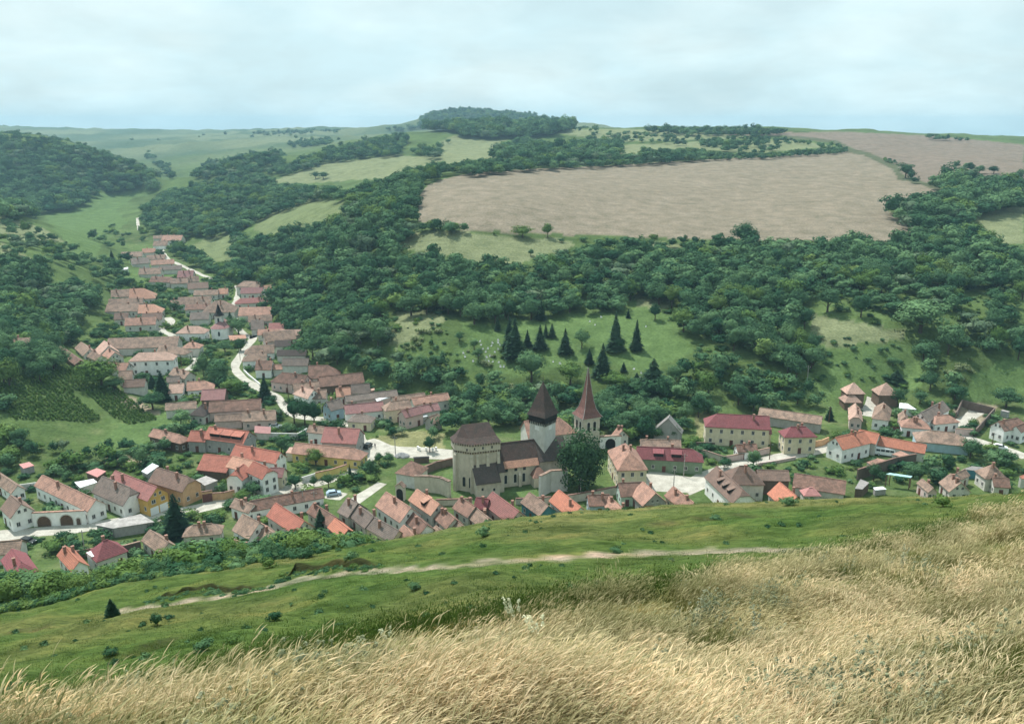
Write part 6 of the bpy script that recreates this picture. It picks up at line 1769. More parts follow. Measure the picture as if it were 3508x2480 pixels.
def put_tree(x, y, z, h, wd, kind, label, group=None, seed=None):
    r_ = random.Random(seed if seed is not None else int(x * 13 + y * 7))
    if kind == 'lime':
        cr = LIME; tr = TRK[0]; base = 0.80; nm = "lime_tree"
    elif kind in ('spruce', 'cypress'):
        cr = CON[r_.randrange(3)] if kind == 'spruce' else CYP[0]; tr = TRKC; base = 0.29 if kind == 'spruce' else 0.20; nm = "spruce_tree" if kind == 'spruce' else "cypress_tree"
    elif kind in ('bush', 'pale'):
        cr = (BUSH[r_.randrange(4)] if kind == 'bush' else PALEB[r_.randrange(2)]); tr = STEM; base = 1.0; nm = "bush" if kind == 'bush' else "blossoming_bush"
    elif kind == 'light':
        cr = HI[5 + r_.randrange(2)]; tr = TRK[r_.randrange(3)]; base = 0.74; nm = "leafy_tree"
    else:
        cr = HI[r_.randrange(5)]; tr = TRK[r_.randrange(3)]; base = 0.74; nm = "leafy_tree"
    sx = wd / base
    root = empty(nm, (x, y, z), r_.uniform(0, 6.28)); root.scale = (sx, sx * r_.uniform(0.9, 1.1), h)
    link("crown" if base < 1 else "foliage", cr, root); link("trunk" if base < 1 else "stem", tr, root)
    tag(root, label, "bush" if base == 1.0 else "tree", group)
    return root

# ---- single trees one can point at: view, x, base row, top row, width in that view (0 = natural), kind, label
TREES = """
P 1610 1470 715 560 lime | huge dark lime tree beside the church's west end
A 1550 1110 735 180 spruce | tall dark spruce beside the road in front of the orange house
B 765 1075 868 130 spruce | small dark spruce behind the orange-red barn
F 1030 925 628 170 spruce | big dark conifer in front of the white school
F 925 800 672 100 spruce | smaller conifer left of the big one before the school
G 312 640 385 130 spruce | dark spruce at the roadside below the bend
F 1690 150 48 60 spruce | slim spruce right behind the small church
H 242 400 300 40 spruce | lone small conifer in the valley fields
K 545 705 345 160 spruce | large double dark spruce in the cemetery, left one
K 500 640 330 110 spruce | dark spruce just behind the large cemetery spruce
K 655 605 455 70 spruce | slim spruce right of the large cemetery spruce
K 765 625 408 100 spruce | cemetery spruce above the big round tree
K 815 525 400 50 cypress | narrow dark cypress above the round cemetery tree
K 870 525 400 70 cypress | broader cypress next to the narrow one in the cemetery
K 985 665 440 95 spruce | regular Christmas-tree shaped spruce in the middle of the cemetery
K 1420 640 292 130 spruce | left of the two tall spruces high in the cemetery
K 1605 640 368 115 spruce | right of the two tall spruces high in the cemetery
K 1310 860 570 130 spruce | tall dark spruce right above the red spire
K 1195 755 620 90 spruce | small bushy spruce left of the one above the spire
K 1750 980 705 200 spruce | broad dark conifer at the lower right of the cemetery
K 775 375 198 95 spruce | dark conifer at the upper edge of the cemetery
K 395 465 340 60 cypress | small cypress among the gravestones
K 1495 825 738 52 cypress | tiny pointed cypress in the lower cemetery
K 1610 895 828 50 cypress | tiny cypress left of the broad conifer
K 1535 355 275 40 cypress | tiny conifer at the top of the cemetery
K 1445 650 520 120 leafy | round tree at the foot of the two tall cemetery spruces
K 1130 620 450 150 leafy | dark bushy tree group in the middle of the cemetery
K 690 915 628 285 leafy | big round leafy tree at the lower edge of the cemetery
K 1030 935 735 245 light | light green tree right of the big round cemetery tree
K 1420 975 825 250 light | light rounded tree behind the red spire
K 190 635 540 90 leafy | small tree left among the gravestones
K 225 715 620 100 leafy | second small tree left among the gravestones
K 1770 375 238 120 leafy | round tree at the upper right corner of the cemetery
K 60 560 480 90 leafy | shrubby tree at the left cemetery edge
V 1668 555 502 60 leafy | lone big tree at the lower edge of the wheat field
V 1228 533 502 26 light | small pale tree at the wheat field's lower edge
V 1190 574 558 14 leafy | tiny round tree on the pale meadow below the wheat
V 1172 533 507 46 light | pale rounded bush clump below the wheat field
G 600 862 595 190 leafy | round street tree left of the three by the forecourt
G 705 885 620 200 leafy | middle round street tree by the forecourt
G 795 890 655 150 leafy | right round street tree by the forecourt
F 430 800 530 330 light | big round bright tree left of the school
F 560 840 690 170 leafy | lower tree right of the big round bright one
F 1580 800 565 220 leafy | tall tree in the stream gully below the road bend
F 1430 690 465 140 leafy | tree left of the stream gully
F 1640 460 345 150 leafy | dark tree below the small church
F 1775 285 105 215 leafy | broad tree right of the small church
F 1795 440 310 130 leafy | tree at the road bend below the small church
F 930 1010 845 230 leafy | leafy tree at the foot of the vineyard
F 1260 870 780 150 leafy | garden tree right of the big dark conifer
F 1210 1180 1010 180 leafy | garden tree under the tan barn at the vineyard foot
B 720 495 358 150 light | round tree in front of the long yellow house
B 540 705 568 140 leafy | tree between the twin gabled house and the long white house
B 170 760 640 180 leafy | bushy tree before the twin gabled house
B 80 800 720 150 light | bright bush left of the long white house
B 705 690 590 75 leafy | small pointed tree by the street before the yellow wall
B 832 690 565 115 leafy | tree by the street right of the pointed one
B 1020 640 478 50 cypress | slim dark tree at the end of the yellow garden wall
B 1200 600 450 90 leafy | slender tree at the white road junction
B 1350 480 385 110 leafy | tree left of the tall pole at the junction
B 1270 480 385 80 leafy | thin tree by the white road
B 420 385 245 110 leafy | dark tree left of the long yellow house
B 1715 380 245 120 leafy | dark round tree by the white bridge posts
D 1480 655 488 130 leafy | bright green round tree at the bridge road
D 1225 655 548 120 leafy | dark tree left of the bright one at the bridge road
D 640 390 285 120 leafy | tree before the old grey hut
D 790 400 280 90 leafy | tree right of the old grey hut
E 640 660 520 140 bush | shrub left of the pale pink house
E 1020 150 60 110 leafy | dark tree on the meadow slope at right
E 1050 310 190 150 spruce | dark spiky conifer behind the huts at right
E 1380 390 220 170 leafy | large dark tree on the slope above the right houses
E 1620 480 330 200 leafy | broad dark tree left of the green field at right
E 1060 540 350 150 leafy | tree behind the white annex at right
E 1280 520 390 140 leafy | tree above the white house roofs at right
E 2120 560 380 250 leafy | trees above the house at the right edge
E 90 520 400 160 leafy | round tree on the meadow at the right of the wood
E 1770 1050 860 190 leafy | dark tree by the dusty road at right
E 830 1270 1110 120 leafy | dark shrub tree before the tall garden wall
E 400 680 545 75 cypress | slim dark tree beside the long grey barn
H 560 480 430 60 leafy | small tree among the far roofs
H 1090 1010 955 80 leafy | small round tree left of the small church tower
H 740 810 730 150 leafy | tree left of the upper village lane
V 1365 1240 1227 24 bush | tiny shrub beside the hillside path
V 853 683 648 44 leafy | spare tree on the left slope edge
V 2063 745 668 110 leafy | large rounded tree group on the slope above the right houses
V 1855 700 640 55 leafy | round tree left at the top of the pale clearing
V 1930 712 660 40 leafy | small round tree at the top of the pale clearing
V 2125 795 725 55 leafy | tall tree right of the pale clearing
V 2070 810 760 55 leafy | round tree below the pale clearing
V 708 402 385 20 leafy | round bush tree on the far pasture, left one
V 725 402 385 20 leafy | round bush tree on the far pasture, right one
V 1005 322 312 14 leafy | lone tree on the far pasture below the wooded hill
V 960 378 365 11 leafy | small tree on the pasture left of the wheat
V 977 378 365 11 leafy | second small tree on the pasture left of the wheat
V 1690 312 300 16 leafy | tree on the skyline field hedge
V 2030 400 365 34 leafy | tree at the right tip of the wheat field
V 2195 390 370 20 leafy | round tree on the upper right field
V 2228 390 372 20 leafy | second round tree on the upper right field
V 2290 395 380 20 leafy | round tree at the right edge of the upper field
"""
PLACED = []
for ln in TREES.strip().splitlines():
    a_, lab = ln.split('|'); f = a_.split()
    reg, x, yb, yt, wd = f[0], *map(float, f[1:5]); kind = f[5]
    px, py = zp(reg, x, yb)
    near_g = lab.startswith("tiny shrub beside")
    if near_g:
        gx, gy, gz = hit_near(px, py, 30); g = (gx, gy, float(near_height(gx, gy)))
    else:
        g = valley(px, py)
    dist = math.hypot(g[0], g[1], CAM_Z - g[2])
    h = max(1.2, z_seen(px, zp(reg, x, yt)[1], g[0], g[1]) - g[2])
    s_ = REG[reg][2]
    wm = wd / s_ / FPX * dist
    h = min(h, 24)
    put_tree(g[0], g[1], g[2], h, wm, kind, lab.strip())
    PLACED.append((g[0], g[1], wm * 0.45))

# ---- woods: outlines on the photograph; (outline, probability, height range, spacing factor, where it stands)
WOODS = [
 (vp((0, 302), (60, 306), (130, 316), (200, 334), (260, 356), (330, 382), (398, 410), (400, 424), (330, 428), (240, 428), (195, 438), (190, 455), (150, 466), (90, 468), (60, 480), (0, 482)), 1.0, (11, 15), 1.0, "on the far wooded hill at left"),
 (vp((315, 490), (325, 462), (380, 432), (450, 412), (520, 395), (590, 400), (640, 420), (740, 425), (780, 440), (700, 443), (620, 470), (570, 492), (510, 520), (470, 530), (400, 527), (350, 515)), 0.95, (7, 12), 1.0, "in the wood on the valley side"),
 (vp((430, 395), (470, 365), (520, 352), (600, 345), (660, 340), (640, 370), (600, 392), (520, 398)), 0.8, (9, 13), 1.1, "in the far valley wood"),
 (vp((600, 395), (640, 372), (720, 342), (800, 322), (860, 306), (920, 300), (910, 320), (890, 345), (800, 352), (730, 362), (690, 375), (640, 388)), 0.95, (8, 12), 1.0, "along the wooded far ridge"),
 (vp((505, 515), (560, 530), (640, 532), (740, 497), (790, 464), (780, 440), (830, 415), (880, 400), (940, 385), (1000, 378), (990, 392), (955, 402), (935, 430), (930, 490), (933, 525), (900, 550), (850, 552), (930, 568), (1000, 578), (1080, 593), (1150, 602), (1200, 582), (1260, 567), (1300, 547), (1400, 545), (1480, 560), (1600, 547), (1700, 545), (1850, 548), (1990, 543), (2070, 520), (2160, 512), (2215, 530), (2250, 552), (2296, 570), (2296, 650), (2200, 640), (2060, 650), (1960, 640), (1900, 650), (1830, 640), (1800, 690), (1815, 740), (1840, 800), (1830, 830), (1780, 830), (1700, 790), (1560, 750), (1520, 710), (1500, 670), (1440, 650), (1400, 685), (1290, 690), (1220, 697), (1130, 710), (1020, 705), (980, 690), (900, 685), (860, 700), (820, 720), (850, 760), (870, 790), (880, 830), (800, 830), (700, 800), (690, 750), (650, 720), (605, 690), (600, 640), (560, 630), (480, 612), (522, 595), (522, 530)), 0.97, (6.5, 10.5), 0.95, "in the wood on the slope below the wheat field"),
 (vp((1990, 458), (2030, 447), (2110, 445), (2130, 432), (2080, 405), (2110, 397), (2200, 402), (2296, 405), (2296, 458), (2215, 468), (2185, 492), (2160, 505), (2080, 512), (2010, 487)), 0.95, (9, 13), 1.0, "in the dark copse right of the wheat field"),
 (vp((1100, 350), (1130, 325), (1180, 308), (1200, 320), (1260, 330), (1320, 315), (1390, 320), (1395, 340), (1360, 358), (1250, 362), (1180, 358)), 0.9, (9, 13), 1.05, "in the copse behind the wheat field"),
 (vp((936, 286), (946, 262), (1000, 244), (1100, 250), (1200, 262), (1290, 280), (1240, 295), (1180, 302), (1100, 304), (1030, 300), (1020, 288)), 1.0, (12, 17), 0.72, "on the dark wooded summit"),
 (vp((150, 302), (400, 302), (560, 298), (800, 292), (850, 300), (700, 322), (560, 332), (430, 352), (330, 350), (200, 318)), 0.02, (6, 12), 0.8, "scattered over the far hills"),
 (vp((640, 320), (700, 314), (765, 312), (750, 322), (660, 330)), 0.8, (7, 11), 1.0, "in the far hill hedge"),
 (vp((320, 346), (400, 350), (395, 360), (330, 357)), 0.8, (7, 11), 1.0, "in the far valley hedge"),
 (vp((560, 298), (660, 293), (760, 292), (800, 296), (700, 299), (600, 304)), 0.5, (7, 11), 1.0, "on the far ridge line"),
 (vp((340, 362), (420, 372), (430, 400), (395, 405)), 0.7, (8, 12), 1.0, "in the far valley"),
 (vp((855, 290), (900, 284), (945, 286), (900, 292)), 0.9, (12, 15), 1.0, "on the far skyline"),
 (vp((1440, 290), (1560, 287), (1700, 291), (1770, 295), (1700, 302), (1600, 300), (1450, 296)), 0.9, (8, 12), 1.0, "on the skyline behind the fields"),
 (vp((2040, 303), (2100, 304), (2180, 315), (2100, 312)), 0.8, (5, 8), 1.0, "on the right skyline"),
 (vp((1270, 286), (1330, 288), (1420, 296), (1600, 312), (1560, 325), (1400, 315), (1290, 298)), 0.22, (5, 9), 1.0, "scattered on the upper pasture"),
 (vp((1560, 318), (1640, 310), (1700, 318), (1770, 320), (1720, 342), (1600, 335)), 0.40, (6, 9), 1.0, "scattered on the pasture behind the wheat"),
 (vp((1640, 305), (1760, 312), (1880, 326), (1870, 334), (1750, 320), (1640, 312)), 0.55, (4, 6), 0.9, "in the field hedge behind the wheat"),
 (vp((925, 340), (985, 315), (990, 345), (940, 355)), 0.5, (7, 11), 1.0, "on the far pasture"),
 (vp((1000, 380), (1100, 362), (1300, 362), (1500, 340), (1580, 335), (1580, 355), (1400, 366), (1200, 376), (1050, 388)), 0.85, (7, 10), 0.9, "in the hedge above the wheat field"),
 (vp((1580, 346), (1750, 345), (1900, 332), (1900, 340), (1750, 352), (1580, 358)), 0.9, (4, 6), 0.7, "in the low hedge above the wheat field"),
 (vp((938, 500), (1055, 505), (1055, 520), (940, 515)), 0.9, (5, 7), 0.75, "in the pale bushes at the wheat field's corner"),
 (vp((1060, 518), (1150, 524), (1250, 530), (1400, 535), (1400, 542), (1240, 538), (1060, 524)), 0.25, (2, 4), 0.8, "along the lower wheat edge"),
 (vp((1400, 535), (1640, 540), (1900, 545), (2000, 542), (1990, 556), (1700, 560), (1420, 555)), 0.6, (3, 5.5), 0.8, "in the thicket under the wheat field"),
 (vp((2110, 372), (2180, 372), (2200, 395), (2130, 385)), 0.6, (5, 7), 1.0, "on the upper right field"),
 (vp((1950, 346), (2010, 362), (2005, 368), (1950, 352)), 0.7, (3, 4), 0.8, "in the small hedge right of the wheat"), (vp((2012, 375), (2045, 385), (2055, 405), (2030, 400)), 0.6, (4, 6), 0.8, "at the wheat field's right edge"),
 (vp((0, 575), (40, 585), (100, 600), (110, 640), (150, 610), (200, 640), (235, 680), (250, 740), (200, 770), (150, 760), (125, 790), (150, 810), (150, 840), (60, 850), (0, 853)), 0.95, (6.5, 10.5), 1.0, "on the wooded slope at left"),
 (vp((0, 485), (60, 492), (140, 540), (220, 580), (300, 572), (285, 600), (230, 625), (180, 610), (130, 600), (60, 575), (0, 560)), 0.33, (4, 8), 1.0, "on the meadow slope at left"),
 (vp((300, 510), (400, 530), (430, 560), (380, 600), (330, 560), (250, 560), (200, 530), (240, 500)), 0.16, (3.5, 7), 1.0, "in the valley scrub"),
 (vp((200, 600), (260, 600), (300, 630), (380, 650), (250, 660), (240, 640)), 0.35, (4, 7), 1.0, "in the gardens up the valley"),
 (vp((380, 545), (420, 550), (470, 590), (520, 600), (540, 630), (480, 612), (420, 585), (375, 560)), 0.85, (6, 9), 1.0, "along the far white road"),
 (vp((330, 655), (420, 660), (420, 690), (380, 700), (345, 680)), 0.6, (4, 7), 1.0, "between the upper village roofs"),
 (vp((180, 770), (260, 760), (300, 775), (240, 790), (200, 800)), 0.8, (5, 8), 1.0, "left of the school roofs"),
 (vp((1000, 878), (1060, 850), (1120, 862), (1180, 880), (1185, 940), (1100, 950), (1020, 960), (985, 945), (990, 895)), 0.85, (4, 8), 0.85, "in the thicket between street row and church"),
 (vp((1175, 868), (1260, 870), (1335, 880), (1345, 950), (1300, 975), (1190, 965)), 0.85, (4, 7), 0.8, "in the scrub between the two church towers"),
 (vp((1560, 905), (1600, 905), (1600, 925), (1560, 940)), 0.4, (3, 5), 0.9, "left of the cream hall"),
 (vp((880, 830), (960, 800), (1020, 830), (1120, 840), (1170, 860), (1060, 850), (1000, 875), (900, 855)), 0.7, (4, 8), 0.9, "in the scrub below the cemetery"),
 (vp((700, 790), (760, 760), (860, 720), (880, 780), (930, 800), (980, 830), (900, 855), (820, 825)), 0.9, (5, 9), 0.9, "in the wood behind the street row"),
 (vp((1335, 880), (1400, 862), (1470, 885), (1560, 885), (1590, 905), (1555, 945), (1480, 970), (1400, 975), (1350, 935)), 0.9, (5, 9), 0.85, "in the trees right of the spired church"),
 (vp((1250, 845), (1330, 850), (1480, 840), (1560, 790), (1650, 800), (1700, 835), (1780, 850), (1850, 870), (1850, 900), (1700, 912), (1600, 905), (1480, 880), (1300, 872)), 0.62, (4, 8), 0.9, "in the scrub below the cemetery's right side"),
 (vp((1830, 640), (1920, 650), (2060, 655), (2296, 650), (2296, 800), (2180, 790), (2090, 750), (2050, 700), (1950, 690)), 0.45, (5, 9), 1.0, "scattered on the slope at right"),
 (vp((2040, 780), (2140, 800), (2180, 840), (2110, 880), (2020, 850)), 0.35, (4, 7), 1.0, "above the houses at right"),
 (vp((2230, 880), (2296, 850), (2296, 930), (2240, 930)), 0.8, (5, 8), 1.0, "at the right edge above the houses"),
 (vp((0, 890), (40, 900), (70, 960), (60, 1010), (0, 1010)), 0.9, (4, 7), 0.9, "at the left edge below the vineyard"),
 (vp((0, 985), (90, 1000), (200, 1005), (270, 985), (330, 1000), (420, 960), (440, 985), (360, 1020), (350, 1045), (240, 1030), (150, 1050), (60, 1045), (0, 1040)), 0.85, (3.5, 6.0), 0.85, "in the orchard below the vineyard"),
 (vp((1990, 1065), (2090, 1030), (2110, 1000), (2180, 990), (2296, 1030), (2296, 1085), (2200, 1085), (2060, 1090)), 0.65, (3, 6), 0.95, "in the gardens at lower right"),
 (vp((1750, 1010), (1870, 1000), (1960, 1020), (1960, 1060), (1850, 1050), (1750, 1040)), 0.25, (2.5, 4.5), 1.0, "in the garden behind the inn"),
 (vp((830, 960), (990, 960), (990, 985), (880, 975)), 0.6, (2.5, 4.5), 0.9, "along the stream garden"),
 (vp((780, 1060), (870, 1045), (880, 1060), (800, 1090)), 0.85, (2.5, 4), 0.8, "in the hedge above the churchyard lane"),
 (vp((560, 900), (640, 900), (640, 935), (600, 930)), 0.5, (3, 5), 1.0, "by the stream"),
 (vp((455, 805), (520, 800), (520, 850), (560, 890), (520, 880), (460, 840)), 0.75, (4, 7), 0.9, "in the stream gully"),
]
cand = []
for zi, (poly, prob, (h0, h1), sf, where) in enumerate(WOODS):
    P = np.array(poly); cx0, cx1 = P[:, 0].min(), P[:, 0].max()
    q = [valley(px, py) for px, py in poly]
    Q = np.array(q)
    ymin, ymax = Q[:, 1].min() * 0.93, Q[:, 1].max() * 1.07 + 6
    Y = ymin
    while Y < ymax:
        sp_ = sf * np.interp(Y, [250, 500, 900, 1300, 2700], [5.8, 7.2, 9.0, 10.5, 15.0])
        xl, xr = (cx0 - 1754) / FPX * Y * 1.02 - 5, (cx1 - 1754) / FPX * Y * 1.06 + 5
        if Y < 450: xl, xr = (cx0 - 1754) / FPX * Y * 1.15 - 5, (cx1 - 1754) / FPX * Y * 1.15 + 5
        n = int((xr - xl) / sp_) + 1
        xs = xl + (np.arange(n) + RNG.uniform(0, 1, n)) * sp_
        ys = Y + RNG.uniform(-0.5, 0.5, n) * sp_
        hh = h0 + (h1 - h0) * RNG.beta(1.6, 1.8, n) * 1.25
        keep = RNG.uniform(0, 1, n) < prob
        for a_, b__, c_ in zip(xs[keep], ys[keep], hh[keep]):
            cand.append((a_, b__, c_, zi))
        Y += sp_ * 0.95
cand = np.array(cand)
cz = far_height(cand[:, 0], cand[:, 1])
zi_ = cand[:, 3].astype(int)
ok = np.zeros(len(cand), bool)
for k_, (poly, prob, hr, sf, where) in enumerate(WOODS):
    m_ = zi_ == k_
    px, py, f = project(cand[m_, 0], cand[m_, 1], cz[m_] + cand[m_, 2] * 0.45)
    ok[m_] = in_poly(px, py, poly)
def clear_of(x, y):
    good = np.ones(len(x), bool)
    for fx, fy, a_, b__, rz in FOOT:
        dx, dy = x - fx, y - fy
        u_ = dx * math.cos(rz) + dy * math.sin(rz); v_ = -dx * math.sin(rz) + dy * math.cos(rz)
        good &= ~((np.abs(u_) < a_ + 0.8) & (np.abs(v_) < b__ + 0.4))
    for pts, hw_ in ROADPTS:
        near_ = (x > pts[:, 0].min() - 8) & (x < pts[:, 0].max() + 8) & (y > pts[:, 1].min() - 8) & (y < pts[:, 1].max() + 8)
        ii = np.where(near_ & good)[0]
        if len(ii):
            d = np.min(np.hypot(x[ii, None] - pts[None, :, 0], y[ii, None] - pts[None, :, 1]), 1)
            good[ii[d < hw_ + 1.0]] = False
    for fx, fy, rr_ in PLACED:
        good &= np.hypot(x - fx, y - fy) > rr_
    return good
ok &= clear_of(cand[:, 0], cand[:, 1])
ok &= ~((cand[:, 1] > 1500) & (np.array([WOODS[int(k_)][1] for k_ in cand[:, 3]]) < 0.1) & (waves(cand[:, 0], cand[:, 1], 260, 98) < 0.5))
ok &= ~((cand[:, 1] < 600) & (np.array([WOODS[int(k_)][1] for k_ in cand[:, 3]]) > 0.9) & (waves(cand[:, 0], cand[:, 1], 30, 99) < -1.35))
cand, cz, zi_ = cand[ok], cz[ok], zi_[ok]
app = cand[:, 2] / np.hypot(cand[:, 1], CAM_Z - cz)
order = np.argsort(-app)
single = order[:210]
mass = order[210:]
for i in single:
    x, y, h, k_ = cand[i]
    r_ = random.random()
    wd = h * random.uniform(0.75, 1.05)
    kind = 'bush' if h < 4.2 else ('light' if r_ < 0.12 else 'leafy')
    put_tree(x, y, cz[i], h, wd * (1.15 if kind == 'bush' else 1), kind, ("low leafy bush " if kind == 'bush' else ("light green tree " if kind == 'light' else "dark green leafy tree ")) + WOODS[int(k_)][4], group="trees " + WOODS[int(k_)][4])
h = cand[mass, 2]
wd = h * RNG.uniform(0.9, 1.3, len(h)) / 0.74
stand = waves(cand[mass, 0], cand[mass, 1], 55, 97)
idx = np.where(stand + 0.8 * RNG.normal(size=len(h)) > 1.35, 5, np.where(stand + 0.8 * RNG.normal(size=len(h)) < -1.6, 6, RNG.integers(0, 5, len(h))))
h = h * np.where(RNG.uniform(0, 1, len(h)) < 0.12, RNG.uniform(1.15, 1.4, len(h)), RNG.uniform(0.75, 1.08, len(h)))
scatter_stuff("woodland", np.column_stack([cand[mass, 0], cand[mass, 1], cz[mass] - 0.3]), np.column_stack([wd, wd, h * 1.05]), np.column_stack([RNG.normal(0, 0.05, len(h)), RNG.normal(0, 0.05, len(h)), RNG.uniform(0, 6.28, len(h))]), idx, kit_set("wood_crowns", LO), "dense dark green woods and hedges on the slopes and hills")

# ---- gardens between the houses, scrub, blossoming elder, vineyard rows
def fill(name, polys, spacing, prob, hr, meshes, label, widen=1.2, seed=1):
    g = np.random.default_rng(seed)
    pts = []
    for poly in polys:
        Q = np.array([valley(px, py) for px, py in poly])
        x0, x1, y0, y1 = Q[:, 0].min(), Q[:, 0].max(), Q[:, 1].min(), Q[:, 1].max()
        n = int((x1 - x0) * (y1 - y0) / spacing ** 2 * prob)
        xs, ys = g.uniform(x0, x1, n), g.uniform(y0, y1, n)
        zs = far_height(xs, ys)
        px, py, f = project(xs, ys, zs)
        k_ = in_poly(px, py, poly)
        pts.append(np.column_stack([xs, ys, zs])[k_])
    P = np.concatenate(pts)
    P = P[clear_of(P[:, 0], P[:, 1])]
    h = g.uniform(hr[0], hr[1], len(P)) * g.uniform(0.6, 1, len(P))
    w_ = h * g.uniform(0.9, 1.5, len(P)) * widen
    return scatter_stuff(name, P - np.array([0, 0, 0.15]), np.column_stack([w_, w_, h]), np.column_stack([g.normal(0, 0.06, len(P)), g.normal(0, 0.06, len(P)), g.uniform(0, 6.28, len(P))]), g.integers(0, len(meshes), len(P)), kit_set(name + "_kit", meshes), label)

VILLAGE = [vp((0, 1060), (330, 1040), (350, 960), (380, 890), (300, 860), (170, 800), (240, 700), (250, 640), (400, 620), (600, 640), (610, 720), (690, 760), (700, 830), (800, 850), (1000, 890), (1000, 960), (820, 960), (900, 1010), (820, 1090), (760, 1130), (600, 1220), (500, 1250), (300, 1270), (0, 1250)),
           vp((1370, 960), (1560, 990), (1640, 1000), (1840, 1000), (1900, 930), (2100, 900), (2296, 960), (2296, 1090), (2000, 1100), (1600, 1110), (1560, 1060))]
fill("garden_shrubs", VILLAGE, 4.2, 1.15, (1.0, 4.4), BUSH, "green garden shrubs between the village houses", 1.2, 3)
SCRUB = [vp((850, 700), (1000, 690), (1010, 780), (1120, 840), (1000, 870), (890, 830), (870, 770)), vp((1440, 660), (1520, 700), (1560, 760), (1700, 800), (1840, 830), (1860, 880), (1700, 900), (1500, 850), (1560, 790)), vp((1800, 760), (2000, 760), (2180, 800), (2120, 890), (1900, 850), (1830, 900)), vp((1830, 640), (2296, 640), (2296, 790), (2060, 760), (1900, 720)),
         vp((850, 1000), (985, 1005), (990, 1030), (880, 1050), (780, 1075), (760, 1060)), vp((1000, 860), (1180, 870), (1190, 960), (990, 960))]
fill("scrub", SCRUB, 3.6, 0.5, (0.8, 2.8), BUSH, "low green scrub on the slopes and verges", 1.3, 4)
fill("elder_scrub", [vp((880, 785), (950, 740), (1000, 745), (900, 800)), vp((1080, 870), (1150, 860), (1180, 890), (1100, 910)), vp((1330, 900), (1370, 905), (1370, 960), (1340, 950)), vp((2110, 850), (2150, 810), (2200, 800), (2180, 840), (2130, 875)), vp((1030, 785), (1070, 790), (1110, 800), (1100, 830)), vp((1640, 690), (1700, 680), (1700, 705), (1650, 710)), vp((150, 760), (185, 770), (200, 800), (165, 800))], 3.0, 0.7, (1.5, 3.2), PALEB, "pale blossoming scrub below the cemetery and on the right slope", 1.2, 5)
# vines in rows along the slope
vin = []
VQ = [valley(*zp('J', *p)) for p in ((-260, 640), (850, 475), (1600, 1005), (300, 1090))]
for r_ in range(30):
    s = r_ / 29
    a_ = VQ[0] * (1 - s) + VQ[1] * s; b__ = VQ[3] * (1 - s) + VQ[2] * s
    n = int(np.linalg.norm(b__ - a_) / 0.75)
    for k_ in range(n):
        f = (k_ + random.uniform(-0.4, 0.4)) / n
        if 0.60 < s < 0.70 and f > 0.45: continue
        if s < 0.75 and f > 0.93 - 0.25 * abs(s - 0.5): continue
        if random.random() < 0.10: continue
        q = a_ * (1 - f) + b__ * f
        vin.append((q[0] + random.gauss(0, 0.22), q[1] + random.gauss(0, 0.22)))
vin = np.array(vin); zv = far_height(vin[:, 0], vin[:, 1])
n = len(vin)
VB = [broad_crown(450 + i, 9, 20, 0.09, M_VINE, rx=0.5, zc=0.5, rz=0.5, low=-0.6, name="vine") for i in range(2)]
scatter_stuff("vineyard", np.column_stack([vin, zv - 0.1]), np.column_stack([RNG.uniform(0.8, 1.3, n), RNG.uniform(0.8, 1.3, n), RNG.uniform(0.9, 1.6, n)]), np.column_stack([np.zeros(n), np.zeros(n), RNG.uniform(0, 6.28, n)]), RNG.integers(0, 2, n), kit_set("vine_kit", VB), "rows of green vines on the slope at left")

# ------------------------------------------------------------------ thicket on the near hill foot (lower left) and single shrubs on the slope
def near_at(px, py, lo=20.0, hi=170.0):
    d = ray(px, py)
    ys = np.linspace(lo, hi, 700); xs = d[0] / d[1] * ys; zs = CAM_Z + d[2] / d[1] * ys
    below = zs < near_height(xs, ys)
    k_ = int(np.argmax(below)) if below.any() else len(ys) - 1
    return xs[k_], ys[k_], float(near_height(xs[k_], ys[k_]))
for px, py, h, wd, kind, lab in [
    (385, 2112, 1.3, 0.8, 'cypress', "dark narrow shrub at the left end of the dirt path"), (540, 2140, 0.9, 0.7, 'bush', "bright green shrub below the dirt path"), (945, 2128, 0.55, 0.7, 'bush', "small dark shrub on the green slope"), (380, 2250, 0.5, 0.7, 'bush', "dark shrub low on the left green slope"),
    (1655, 1838, 0.9, 1.0, 'bush', "dark round shrub near the slope crest below the church"), (2110, 1893, 0.5, 0.8, 'bush', "olive shrub above the right part of the path"), (1205, 1925, 0.8, 0.9, 'bush', "small shrub above the dark bank"), (925, 1945, 0.9, 1.0, 'bush', "small shrub left of the dark bank"),
    (700, 2225, 0.5, 0.8, 'bush', "low dark tuft shrub at the grass edge"), (3230, 1735, 1.0, 1.2, 'bush', "shrub near the right end of the crest"), (2450, 1780, 0.4, 0.9, 'bush', "low dark shrub on the right green slope"), (1420, 2020, 0.4, 0.7, 'bush', "flat dark shrub in the middle of the green slope"), (800, 2205, 0.45, 0.6, 'bush', "tiny shrub near the grass fringe"), (2700, 1730, 0.8, 1.3, 'bush', "low shrub on the crest below the right houses")]:
    x, y, z = near_at(px, py)
    put_tree(x, y, z - 0.03, h, wd, kind, lab)
thick = []
g_ = np.random.default_rng(77)
edge_x = [-60, 0, 200, 400, 500, 620, 800, 900, 1080, 1160, 1250]
low_y = [2150, 2110, 2060, 1995, 1985, 1960, 1935, 1905, 1885, 1850, 1820]
def put_thick(px, py, dz, h):
    d = ray(px, py)
    ys = np.linspace(60, 215, 500); xs = d[0] / d[1] * ys; zs = CAM_Z + d[2] / d[1] * ys
    below = zs < height(xs, ys) + dz
    k_ = int(np.argmax(below)) if below.any() else len(ys) - 1
    return xs[k_], ys[k_], float(height(xs[k_], ys[k_])), h
TH = []
